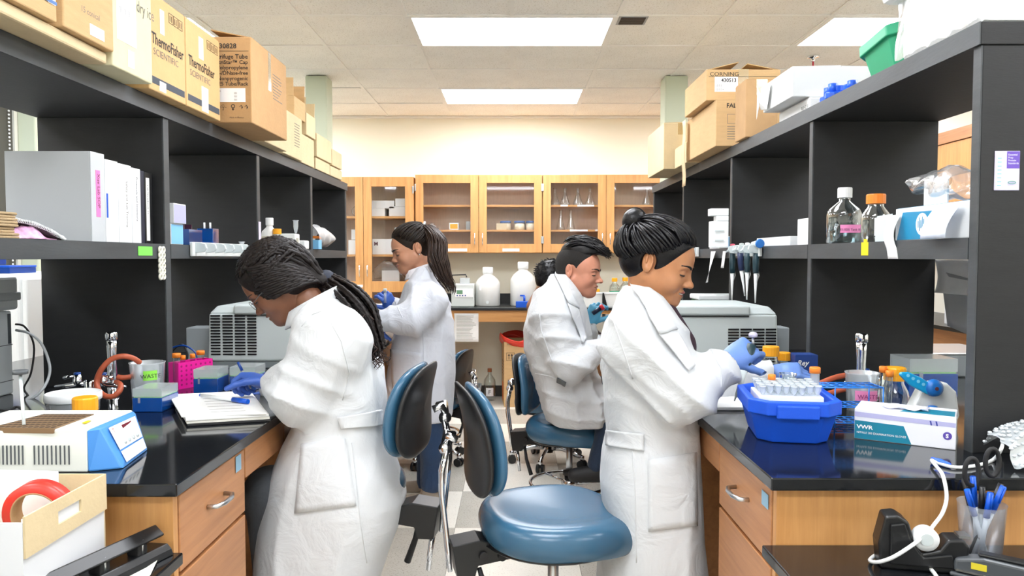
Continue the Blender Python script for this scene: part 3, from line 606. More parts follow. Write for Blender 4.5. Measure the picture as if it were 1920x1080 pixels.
# tubs
def chamfer_tub(t,w,d,h,m,taper=.8,wall=.006,rim=.02,cx=0,cy=0,cz=0,M=None,ch=.035,skirt=.035):
    def ring(a,b,c,z): return [(-a+c,-b,z),(a-c,-b,z),(a,-b+c,z),(a,b-c,z),(a-c,b,z),(-a+c,b,z),(-a,b-c,z),(-a,-b+c,z)]
    q=MB(); R=[ring(w/2*taper,d/2*taper,ch*.8,0),ring(w/2*.93,d/2*.93,ch,h-skirt),ring(w/2,d/2,ch,h-skirt),ring(w/2,d/2,ch,h),ring(w/2-rim,d/2-rim,ch*.8,h),ring(w/2*taper-wall,d/2*taper-wall,ch*.7,.02)]
    vs=[p for r in R for p in r]; fs=[tuple(range(8))[::-1]]+[(i*8+k,i*8+(k+1)%8,(i+1)*8+(k+1)%8,(i+1)*8+k) for i in range(len(R)-1) for k in range(8)]+[tuple(range(40,48))]
    if M: vs=[M@Vector(v) for v in vs]
    q.add(vs,fs); return part('tub',q,m,t,bevel=.006,seg=3)
t=thing('ice_tub','green plastic tub lying on the right shelf beside the foam box','tub',(1.26,2.29,1.935),0)
chamfer_tub(t,.32,.24,.12,M_green,M=Matrix.Rotation(-.12,4,'X')@Matrix.Translation((0,0,.0)))
t=thing('float_rack','blue scalloped plastic tube rack at the edge of the right shelf','rack',(1.16,2.60,1.922),.3)
pl=[]; 
for k in range(48):
    a=2*PI*k/48; r=.075+.014*math.cos(6*a); pl.append((r*math.cos(a),r*math.sin(a)*1.1))
q=MB(); q.prism(pl,'z',0,.022); q.prism([(x*.8,y*.8) for x,y in pl],'z',.0225,.045); part('rack_body',q,mat('bright_blue_plastic','1f5fe0',.35),t,bevel=.004)
for k in range(6): a=2*PI*k/6; part('lobe',MB().lathe([(.012,.022),(.016,.023),(.016,.052),(.012,.053)],c=(.06*math.cos(a),.066*math.sin(a),0),n=12),MATS['bright_blue_plastic'],t)
# ================= SCULPTING FIELD =================
class Field:
    """signed distance grid; primitives are blended in, then meshed with surface nets"""
    def __init__(s,lo,hi,res):
        s.lo=np.array(lo,float); s.res=res; s.n=np.maximum(2,np.ceil((np.array(hi,float)-s.lo)/res).astype(int)+1)
        s.d=np.full(tuple(s.n),1.0,np.float32)
        s.ax=[(s.lo[i]+np.arange(s.n[i])*res).astype(np.float32) for i in range(3)]
    def sub(s,lo,hi,pad):
        a=np.clip(np.floor((np.array(lo)-pad-s.lo)/s.res).astype(int),0,s.n); b=np.clip(np.ceil((np.array(hi)+pad-s.lo)/s.res).astype(int)+1,0,s.n)
        sl=tuple(slice(i,j) for i,j in zip(a,b)); return sl,np.meshgrid(*[s.ax[i][sl[i]] for i in range(3)],indexing='ij',sparse=True)
    def mix(s,sl,d,k,op):
        if d.size==0: return
        c=s.d[sl]
        if op=='+': h=np.clip(.5+.5*(c-d)/k,0,1); s.d[sl]=c+(d-c)*h-k*h*(1-h)
        elif op=='-': d=-d; h=np.clip(.5-.5*(c-d)/k,0,1); s.d[sl]=c+(d-c)*h+k*h*(1-h)
        else: h=np.clip(.5-.5*(c-d)/k,0,1); s.d[sl]=c+(d-c)*h+k*h*(1-h)
    def cone(s,a,b,ra,rb,k=.02,op='+',fold=None,flat=None):
        """tapered capsule; flat=(axis vector,factor) squashes it along that axis"""
        a=np.array(a,float); b=np.array(b,float); R=max(ra,rb)*(1 if not flat else max(1,flat[1]))+.02
        sl,(X,Y,Z)=s.sub(np.minimum(a,b)-R,np.maximum(a,b)+R,k)
        px,py,pz=X-a[0],Y-a[1],Z-a[2]; v=b-a; L=max(v@v,1e-9)
        t=np.clip((px*v[0]+py*v[1]+pz*v[2])/L,0,1); qx,qy,qz=px-t*v[0],py-t*v[1],pz-t*v[2]
        if flat:
            n=np.array(flat[0],float); n/=np.linalg.norm(n); f=flat[1]; dn=qx*n[0]+qy*n[1]+qz*n[2]; g=(1/f-1)*dn; qx=qx+g*n[0]; qy=qy+g*n[1]; qz=qz+g*n[2]
        d=np.sqrt(qx*qx+qy*qy+qz*qz)-(ra+(rb-ra)*t)
        if flat and flat[1]<1: d=d*flat[1]**.5
        if fold: d=d-fold(X,Y,Z,t)
        s.mix(sl,d,k,op); return s
    def ell(s,c,r,k=.015,op='+',M=None):
        c=np.array(c,float); r=np.array(r,float); R=r.max()+.02
        sl,(X,Y,Z)=s.sub(c-R,c+R,k); x,y,z=X-c[0],Y-c[1],Z-c[2]
        if M is not None:
            x,y,z=(M[0][0]*x+M[1][0]*y+M[2][0]*z),(M[0][1]*x+M[1][1]*y+M[2][1]*z),(M[0][2]*x+M[1][2]*y+M[2][2]*z)
        k0=np.sqrt((x/r[0])**2+(y/r[1])**2+(z/r[2])**2); k1=np.sqrt((x/r[0]**2)**2+(y/r[1]**2)**2+(z/r[2]**2)**2)+1e-6
        s.mix(sl,(k0*(k0-1)/k1).astype(np.float32),k,op); return s
    def half(s,p,n,k=.004,op='&'):
        n=np.array(n,float); n/=np.linalg.norm(n); sl,(X,Y,Z)=s.sub(s.lo,s.lo+s.n*s.res,0)
        s.mix(sl,(X-p[0])*n[0]+(Y-p[1])*n[1]+(Z-p[2])*n[2],k,op); return s
    def stack(s,rows,k=.03,fold=None,ex=2.4,op='+'):
        """rows: (z, x0, x1, yc, halfdepth) from low to high z"""
        R=np.array(sorted(rows),float); sl,(X,Y,Z)=s.sub((R[:,1].min()-.03,(R[:,3]-R[:,4]).min()-.03,R[0,0]-.03),(R[:,2].max()+.03,(R[:,3]+R[:,4]).max()+.03,R[-1,0]+.03),k)
        zz=Z.ravel(); 
        def sm(col):
            v=np.interp(zz,R[:,0],R[:,col]); return v.astype(np.float32)[None,None,:]
        x0,x1,yc,hd=sm(1),sm(2),sm(3),sm(4); cx=(x0+x1)/2; a=(x1-x0)/2
        q=(np.abs((X-cx)/a)**ex+np.abs((Y-yc)/hd)**ex)**(1/ex); d=(q-1)*np.minimum(a,hd)
        if fold: d=d-fold(X,Y,Z,None)
        d=np.maximum(d,np.maximum(R[0,0]-Z,Z-R[-1,0])); s.mix(sl,d.astype(np.float32),k,op); return s
    def blur(s,n=1):
        for _ in range(n):
            for ax in range(3):
                d=s.d; f=np.roll(d,1,ax); b=np.roll(d,-1,ax); s.d=(d*2+f+b)/4
        return s
    def mesh(s):
        d=s.d; neg=d<0; nx,ny,nz=d.shape
        cnt=np.zeros((nx-1,ny-1,nz-1),np.int8)
        for i in (0,1):
            for j in (0,1):
                for k in (0,1): cnt+=neg[i:nx-1+i,j:ny-1+j,k:nz-1+k]
        act=(cnt>0)&(cnt<8); idx=np.argwhere(act); vid=np.full(act.shape,-1,np.int64); vid[tuple(idx.T)]=np.arange(len(idx))
        acc=np.zeros((len(idx),3)); num=np.zeros(len(idx)); I,J,K=idx.T
        cs=[(0,0,0),(1,0,0),(0,1,0),(1,1,0),(0,0,1),(1,0,1),(0,1,1),(1,1,1)]
        for a in range(8):
            for ax in range(3):
                if cs[a][ax]: continue
                b=list(cs[a]); b[ax]=1
                da=d[I+cs[a][0],J+cs[a][1],K+cs[a][2]]; db=d[I+b[0],J+b[1],K+b[2]]; m=(da<0)!=(db<0)
                t=np.where(m,da/np.where(m,da-db,1),0); p=np.array(cs[a],float)[None,:].repeat(len(idx),0); p[:,ax]+=t
                acc[m]+=p[m]; num[m]+=1
        V=(acc/num[:,None]+idx)*s.res+s.lo; F_=[]
        for ax in range(3):
            o=[a for a in range(3) if a!=ax]
            A=neg[tuple(slice(0,-1) if a==ax else slice(1,-1) for a in range(3))]; B=neg[tuple(slice(1,None) if a==ax else slice(1,-1) for a in range(3))]
            for want,flip in ((A&~B,False),(~A&B,True)):
                e=np.argwhere(want)
                if not len(e): continue
                e=e.copy(); e[:,o[0]]+=1; e[:,o[1]]+=1
                def vv(u,w):
                    q=e.copy(); q[:,o[0]]-=u; q[:,o[1]]-=w; return vid[tuple(q.T)]
                quad=np.stack([vv(1,1),vv(0,1),vv(0,0),vv(1,0)],1)
                if (ax==1)!=flip: quad=quad[:,::-1]
                F_.append(quad)
        F_=np.concatenate(F_); F_=F_[(F_>=0).all(1)]
        return V,F_
def np_mesh(name,V,F_,m,smooth=True):
    me=bpy.data.meshes.new(name); me.vertices.add(len(V)); me.vertices.foreach_set('co',np.asarray(V,np.float32).ravel())
    n=len(F_); me.loops.add(n*4); me.loops.foreach_set('vertex_index',np.asarray(F_,np.int32).ravel()); me.polygons.add(n)
    me.polygons.foreach_set('loop_start',np.arange(n,dtype=np.int32)*4); me.polygons.foreach_set('use_smooth',[smooth]*n)
    me.update(calc_edges=True); me.materials.append(m); return me
def relax(V,F_,it=2,lam=.5):
    V=V.copy(); E=np.concatenate([F_[:,[0,1]],F_[:,[1,2]],F_[:,[2,3]],F_[:,[3,0]]]); E=np.concatenate([E,E[:,::-1]]); n=len(V)
    c=np.bincount(E[:,0],minlength=n)[:,None]
    for _ in range(it):
        s_=np.stack([np.bincount(E[:,0],weights=V[E[:,1],a],minlength=n) for a in range(3)],1); V+=lam*(s_/np.maximum(c,1)-V)
    return V
def xf(V,M):
    M=np.array(M); return V@M[:3,:3].T+M[:3,3]
def folds(amp,freq,direc,seed=0,mask=None,sharp=2.0,warp=1.6,wf=5.0):
    dv=np.array(direc,float); dv/=np.linalg.norm(dv); r=np.random.RandomState(seed); ph=r.uniform(0,6.28,4); w=r.uniform(-1,1,(2,3))*wf
    def f(X,Y,Z,t):
        u=np.sin(w[0][0]*X+w[0][1]*Y+w[0][2]*Z+ph[0])+.6*np.sin(2.1*(w[1][0]*X+w[1][1]*Y+w[1][2]*Z)+ph[1])
        v=1-np.abs(np.sin(freq*(dv[0]*X+dv[1]*Y+dv[2]*Z)+warp*u+ph[2])); v=v**sharp
        mk=.5+.5*np.sin(wf*1.3*(w[1][1]*X/wf+w[0][2]*Y/wf+w[1][0]*Z/wf)*1.7+ph[3])
        out=amp*v*(.35+.65*mk)
        if mask is not None: out=out*mask(X,Y,Z,t)
        return out.astype(np.float32)
    return f
def addf(*fs): return lambda X,Y,Z,t: sum(f(X,Y,Z,t) for f in fs)
# ---------------- people materials ----------------
def cloth(name,col,bump=.25):
    if name in MATS: return MATS[name]
    m,nt,b=_base(name); N=nt.nodes; L=nt.links; c=lin(col); b.inputs['Base Color'].default_value=(*c,1); b.inputs['Roughness'].default_value=.85; b.inputs['Sheen Weight'].default_value=.15
    tc=N.new('ShaderNodeTexCoord'); n=N.new('ShaderNodeTexNoise'); n.inputs['Scale'].default_value=9; n.inputs['Detail'].default_value=5; n.inputs['Distortion'].default_value=1.6; L.new(tc.outputs['Object'],n.inputs[0])
    n2=N.new('ShaderNodeTexNoise'); n2.inputs['Scale'].default_value=900; L.new(tc.outputs['Object'],n2.inputs[0])
    u=N.new('ShaderNodeBump'); u.inputs['Strength'].default_value=bump; u.inputs['Distance'].default_value=.03; L.new(n.outputs[0],u.inputs['Height'])
    u2=N.new('ShaderNodeBump'); u2.inputs['Strength'].default_value=.15; u2.inputs['Distance'].default_value=.0005; L.new(n2.outputs[0],u2.inputs['Height']); L.new(u.outputs[0],u2.inputs['Normal']); L.new(u2.outputs[0],b.inputs['Normal'])
    MATS[name]=m; return m
M_coat=cloth('white_coat_cotton','d3d6d9',.3); M_coatb=cloth('white_coat_cool','ced2db',.3); M_denim=cloth('denim','1f3a5c',.3); M_dark=cloth('dark_slate_trousers','44484e',.3)
def skin(name,col,col2,rough=.42):
    if name in MATS: return MATS[name]
    m=mat(name,col,rough,var=.06,vscale=30,bump=.05,bscale=400,sss=.12); return m
M_glove_b=mat('blue_nitrile','3c62b8',.42,bump=.15,bscale=60); M_glove_l=mat('light_blue_nitrile','6f93d8',.42,bump=.15,bscale=60); M_glove_c=mat('cyan_nitrile','5fb0d6',.42,bump=.15,bscale=60); M_glove_p=mat('lavender_nitrile','9aa0e6',.42)
def hairmat(name,c,rough=.32):
    if name in MATS: return MATS[name]
    return mat(name,c,rough,var=.25,vscale=60,stretch=(1,1,1),bump=.15,bscale=200,spec=.3)
M_hblk=hairmat('black_hair','0d0c0f'); M_hbrn=hairmat('dark_brown_hair','20160f',.38); M_hbraid=hairmat('braided_hair','150e0d',.45); M_hfade=mat('cropped_hair','1c1816',.8,bump=.6,bscale=700); M_hlong=hairmat('brown_wavy_hair','2f2019',.36)
# ---------------- head ----------------
def bvh_of(V,Q): return BVHTree.FromPolygons([Vector(v) for v in V],[tuple(map(int,q)) for q in Q])
def head_mesh(p):
    """head sculpted in its own frame: +x face, +z up; returns V,F"""
    f=Field((-.20,-.1,-.24),(.14,.1,.15),.0027)
    j=p.get('jaw',1.0); nl=p.get('nose',1.0); ch=p.get('cheek',1.0)
    f.ell((-.014,0,.040),(.100,.076,.080),.02); f.ell((.028,0,.015),(.066,.066,.072),.03)
    f.ell((.030,0,-.035),(.058,.056*ch,.07),.03)
    for s in (-1,1):
        f.cone((-.012,s*.052*j,-.045),(.058,s*.018*j,-.096),.022,.018,.03)
        f.ell((.052,s*.040,-.038),(.026,.022*ch,.026),.025)
        f.ell((.078,s*.028,.014),(.013,.026,.008),.014)
    f.cone((.02,0,-.07),(.066,0,-.092),.03,.02,.03); f.ell((.078,0,-.098),(.014,.016,.013),.014)
    f.ell((.066,0,-.07),(.024,.032,.024),.02)
    for s in (-1,1): f.ell((.096,s*.038,-.004),(.018,.023,.0135),.012,'-')
    f.cone((.084,0,.006),(.104*nl+.004*(1-nl),0,-.031),.0075,.010,.012); f.ell((.108*nl,0,-.034),(.0115,.011,.0095),.008)
    for s in (-1,1): f.ell((.097,s*.0125,-.038),(.011,.0075,.0075),.006); 
    for s in (-1,1): f.ell((.1035,s*.007,-.045),(.005,.0035,.003),.003,'-')
    # lids and lips
    for s in (-1,1): f.ell((.0745,s*.034,-.004),(.0140,.0165,.0125),.004)
    sm=p.get('smile',0)
    f.ell((.0895,0,-.0605),(.0105,.021,.0055),.006); f.ell((.0875,0,-.0735),(.0100,.018,.0065),.006)
    f.ell((.096,0,-.0665),(.012,.024+.006*sm,.0016+.0022*sm),.003,'-')
    if sm:
        for s in (-1,1): f.ell((.082,s*.03,-.0635),(.008,.004,.005),.006,'-'); f.ell((.060,s*.046,-.045),(.02,.014,.018),.02)
    # ears
    ex=p.get('ear',-.022)
    for s in (-1,1):
        R=np.array((Matrix.Rotation(s*.35,3,'Z')@Matrix.Rotation(-.2,3,'Y')))
        f.ell((ex,s*.079,-.002),(.019,.0075,.033),.006,M=R); f.ell((ex+.003,s*.0885,.002),(.012,.0085,.022),.003,'-',M=R); f.ell((ex-.004,s*.0835,.006),(.0035,.0035,.014),.003,M=R); f.ell((ex+.010,s*.081,-.010),(.004,.005,.008),.003,M=R)
    # neck
    nk=p.get('neck',((-.035,0,-.05),(-.06,0,-.19))); f.cone(nk[0],nk[1],.048,.052,.03)
    V,Q=f.mesh(); return relax(V,Q,1,.4),Q
def head_parts(person,M,p,skinm,lipm,browm):
    """eyes, brows, lips as parts; the skin mesh itself is returned"""
    if 'neck_to' in p: p['neck']=((-.035,0,-.05),tuple(M.inverted()@p['neck_to']))
    V,Q=head_mesh(p); hb=bvh_of(V,Q)
    def snap(y,z,o):
        r=hb.ray_cast(Vector((.25,y,z)),Vector((-1,0,0))); return (r[0].x+o if r[0] is not None else .09,y,z)
    # lips: tint thin shells just outside the lips
    for z,rz_,rx,ry,x in ((-.0605,.0056,.0108,.0205,.0897),(-.0735,.0066,.0103,.0175,.0877)):
        q=MB(); R=Matrix.Identity(4); q.ball((x,0,z),(rx+.0004,ry,rz_),14,8); me=mesh_of('lip',q,lipm); me.transform(M); part('lip',me,None,person,world=True)
    if p.get('smile',0)>.5:
        q=MB(); q.ball((.0885,0,-.0665),(.008,.017,.0035),12,6); me=mesh_of('teeth',q,mat('teeth','ece6dc',.3)); me.transform(M); part('teeth',me,None,person,world=True)
    for s in (-1,1):
        # eyelash line + sliver of eye
        q=MB(); pts=[snap(s*.034+s*.0175*math.sin(a),-.0078-.0022*math.cos(a),.0006) for a in np.linspace(-1.0,1.45,9)]
        q.tube(pts,[.0006,.0014,.0018,.0020,.0021,.0021,.0021,.0018,.0007],6); me=mesh_of('eyelash',q,M_ink); me.transform(M); part('eyelash',me,None,person,world=True)
        q=MB(); q.ball((.0755,s*.0345,-.0088),(.0139,.0160,.0056),12,6); me=mesh_of('eye',q,mat('eye_dark','3a2a24',.15)); me.transform(M); part('eye',me,None,person,world=True)
        q=MB(); pts=[]; rr=[]
        for k in range(8):
            u=k/7; y=s*(.012+.045*u); z=.0150+.006*math.sin(u*PI*.8); pts.append(snap(y,z,.0002)); rr.append(.0040*(1-.75*u)+.0009)
        q.tube(pts,rr,6,flat=.6); me=mesh_of('eyebrow',q,browm); me.transform(M); part('eyebrow',me,None,person,world=True)
    return xf(V,M),Q
def head_matrix(px,py,Y,face,pitch,yaw,scale,roll=0):
    """face=-1 looks left, 1 looks right; yaw>0 turns toward the camera"""
    c=at(px,py,Y); a=(-yaw if face>0 else PI+yaw)
    return Matrix.Translation(c)@Matrix.Rotation(a,4,'Z')@Matrix.Rotation(pitch,4,'Y')@Matrix.Rotation(roll,4,'X')@Matrix.Scale(scale,4)
SK=(Vector((-.014,0,.040)),Vector((.100,.076,.080)))
def scalp(az,el,off=.0):
    """point on the skull: az 0 = forward, +-90 = sides, 180 = back; el = elevation"""
    d=Vector((math.cos(el)*math.cos(az),math.cos(el)*math.sin(az),math.sin(el))); c,r=SK
    return c+Vector((d.x*(r.x+off),d.y*(r.y+off),d.z*(r.z+off)))
def arc_on_skull(p,q,off,n=10):
    c,r=SK; a=Vector(((p-c).x/r.x,(p-c).y/r.y,(p-c).z/r.z)); b=Vector(((q-c).x/r.x,(q-c).y/r.y,(q-c).z/r.z)); la,lb=a.length,b.length; a.normalize(); b.normalize()
    out=[]; om=math.acos(max(-1,min(1,a.dot(b))))
    for i in range(n+1):
        t=i/n; s_=math.sin(om) or 1e-6; v=(a*math.sin((1-t)*om)+b*math.sin(t*om))/s_; l=max(1+0,la+(lb-la)*t); o=off*math.sin(min(1,t*3+.15)*PI/2)
        out.append(c+Vector((v.x*(r.x*l+o),v.y*(r.y*l+o),v.z*(r.z*l+o))))
    return out
def finish_body(person,chunks,m):
    Vs=[];Qs=[];n=0
    for V,Q in chunks: Vs.append(V); Qs.append(Q+n); n+=len(V)
    me=np_mesh('body',np.concatenate(Vs),np.concatenate(Qs),m); return part('body',me,None,person,world=True)
# ---------------- hands ----------------
def hand_mesh(M,curl=(.5,.7,.5),spread=.08,thumb=(.5,.5),side=1,scale=1.0,res=.0026,curls=None,pinch=0):
    """hand frame: wrist at origin, +x to the fingers, +y to the thumb (side=1), +z back of the hand"""
    f=Field((-.07,-.075,-.11),(.21,.09,.05),res); s=side
    f.cone((-.06,0,0),(.0,0,0),.026,.024,.01,flat=((0,0,1),.8)); f.cone((0,0,0),(.05,0,.0),.026,.036,.015,flat=((0,0,1),.62)); 
    for y in (.027,.009,-.009,-.026): f.cone((.02,y*.55*s,0),(.082,y*s,0),.014,.0125,.012)
    f.ell((.035,.022*s,-.010),(.032,.018,.014),.012); f.ell((.035,-.024*s,-.008),(.034,.014,.013),.012)
    for i,(y,L) in enumerate(((.029,.070),(.0095,.078),(-.010,.073),(-.028,.058))):
        c=curls[i] if curls else curl; p=Vector((.084-(.006 if i==3 else 0),y*s,0)); a=0; az=(1.5-i)*spread*s; r=.0096-(.001 if i==3 else 0)
        for sg,(ln,ca) in enumerate(zip((.46,.31,.23),c)):
            a+=ca; d=Vector((math.cos(a)*math.cos(az),math.cos(a)*math.sin(az),-math.sin(a))); q=p+d*L*ln; f.cone(p,q,r,r*.93,.003); p=q; r*=.93
    p=Vector((.022,.026*s,-.008)); a,b=thumb
    for k,(L,r) in enumerate(((.040,.0125),(.032,.0108),(.026,.0095))):
        yy=a-(k*b); d=Vector((.75,.66*s*max(.05,math.sin(yy+.6)),-.55*(1+.3*k)*(.6+.4*b))).normalized(); q=p+d*L; f.cone(p,q,r,r*.92,.005); p=q
    V,Q=f.mesh(); return xf(V*scale,M),Q
def hand_frame(wrist,to,back):
    """matrix: x from wrist toward 'to', z = back of hand direction"""
    w=Vector(wrist); x=(Vector(to)-w).normalized(); z=(Vector(back)-x*x.dot(Vector(back))).normalized(); y=z.cross(x)
    return Matrix.Translation(w)@Matrix((x,y,z)).transposed().to_4x4()
# ---------------- garment trim laid on a garment ----------------
def hit(bv,px,py,lift=.002):
    d=ray(px,py).normalized(); r=bv.ray_cast(CAM,d)
    if r[0] is None: return None
    n=r[1] if r[1].dot(d)<0 else -r[1]
    return r[0]+n*lift
def seam(bv,pts,r,m,parent,name='seam',lift=.001,n=6):
    out=[]
    for (a,b) in zip(pts,pts[1:]):
        for k in range(n):
            t=k/n; h=hit(bv,a[0]+(b[0]-a[0])*t,a[1]+(b[1]-a[1])*t,lift)
            if h: out.append(h)
    if len(out)>2: return part(name,MB().tube(out,r,6),m,parent,world=True)
def patch(bv,c,m,parent,name='pocket',lift=.004,th=.0025,nu=10,nv=10,smooth=2):
    """c: four picture corners (top-left, top-right, bottom-right, bottom-left) of a cloth piece lying on the garment"""
    G=[[None]*(nu+1) for _ in range(nv+1)]
    for j in range(nv+1):
        for i in range(nu+1):
            u,v=i/nu,j/nv; x=(c[0][0]*(1-u)+c[1][0]*u)*(1-v)+(c[3][0]*(1-u)+c[2][0]*u)*v; y=(c[0][1]*(1-u)+c[1][1]*u)*(1-v)+(c[3][1]*(1-u)+c[2][1]*u)*v
            G[j][i]=hit(bv,x,y,lift)
    last=None
    for j in range(nv+1):
        for i in range(nu+1):
            if G[j][i] is None:
                nb=[G[jj][ii] for jj in range(max(0,j-2),min(nv,j+2)+1) for ii in range(max(0,i-2),min(nu,i+2)+1) if G[jj][ii] is not None]
                if nb:
                    u,v=i/nu,j/nv; x=(c[0][0]*(1-u)+c[1][0]*u)*(1-v)+(c[3][0]*(1-u)+c[2][0]*u)*v; y=(c[0][1]*(1-u)+c[1][1]*u)*(1-v)+(c[3][1]*(1-u)+c[2][1]*u)*v
                    G[j][i]=at(x,y,sum(p.y for p in nb)/len(nb))
                else: return None
    for _ in range(smooth):
        H=[[p.copy() for p in r] for r in G]
        for j in range(1,nv):
            for i in range(1,nu): G[j][i]=(H[j][i]*2+H[j-1][i]+H[j+1][i]+H[j][i-1]+H[j][i+1])/6
    q=MB(); q.add([p for r in G for p in r],[(j*(nu+1)+i,(j+1)*(nu+1)+i,(j+1)*(nu+1)+i+1,j*(nu+1)+i+1) for j in range(nv) for i in range(nu)],True)
    return part(name,q,m,parent,world=True,solid=th)
def rows_of(Y,rows):
    """rows (py, px left, px right, half depth[, y shift]) read at depth Y"""
    out=[]
    for r in rows:
        a=at(r[1],r[0],Y); b=at(r[2],r[0],Y); out.append((a.z,a.x,b.x,Y+(r[4] if len(r)>4 else 0),r[3]))
    return out

def hairline(az,fore=.60,temple=.30,ear=-.02,nape=-.62):
    a=abs(az); P_=[(0,fore),(.75,fore-.03),(1.15,temple),(1.5,ear),(1.85,ear-.1),(2.4,nape),(PI,nape-.05)]
    return float(np.interp(a,[p[0] for p in P_],[p[1] for p in P_]))
# ================= PEOPLE =================
def strands(name,paths,r,m,parent,M,n=6,taper=True,kind='stuff',braid=0):
    q=MB()
    for i,pts in enumerate(paths):
        if braid:
            pp=[]; 
            for k in range((len(pts)-1)*3):
                t=k/3; a=int(t); f_=t-a; pp.append(Vector(pts[a])*(1-f_)+Vector(pts[a+1])*f_)
            rr=[r*(1+braid*math.sin(k*2.2+i)) for k in range(len(pp))]; q.tube(pp,rr,n)
        else:
            N=len(pts); rr=[r*(min(1,.45+k*.5)*(1 if not taper else max(.15,1-(k/(N-1))**3*.85))) for k in range(N)]; q.tube(pts,rr,n)
    me=mesh_of(name,q,m); 
    if M is not None: me.transform(M)
    return part(name,me,None,parent,world=True,kind=kind)
def hair_shell(person,M,cuts,m,name='hair',grow=.007,extra=None,ridge=None,drop=-.06):
    f=Field((-.16,-.12,-.16),(.15,.12,.19),.0032); c,r=SK
    f.ell(c,(r.x+grow,r.y+grow,r.z+grow),.01); f.ell((-.045,0,.0),(.066,.070,.075),.03)
    if extra: extra(f)
    for p,n in cuts: f.half(p,n,.006)
    for s in (-1,1): f.ell((-.020,s*.085,-.006),(.024,.03,.036),.006,'-')
    V,Q=f.mesh(); me=np_mesh(name,xf(relax(V,Q,2),M),Q,m); return part(name,me,None,person,world=True)
rnd=random.Random(11)
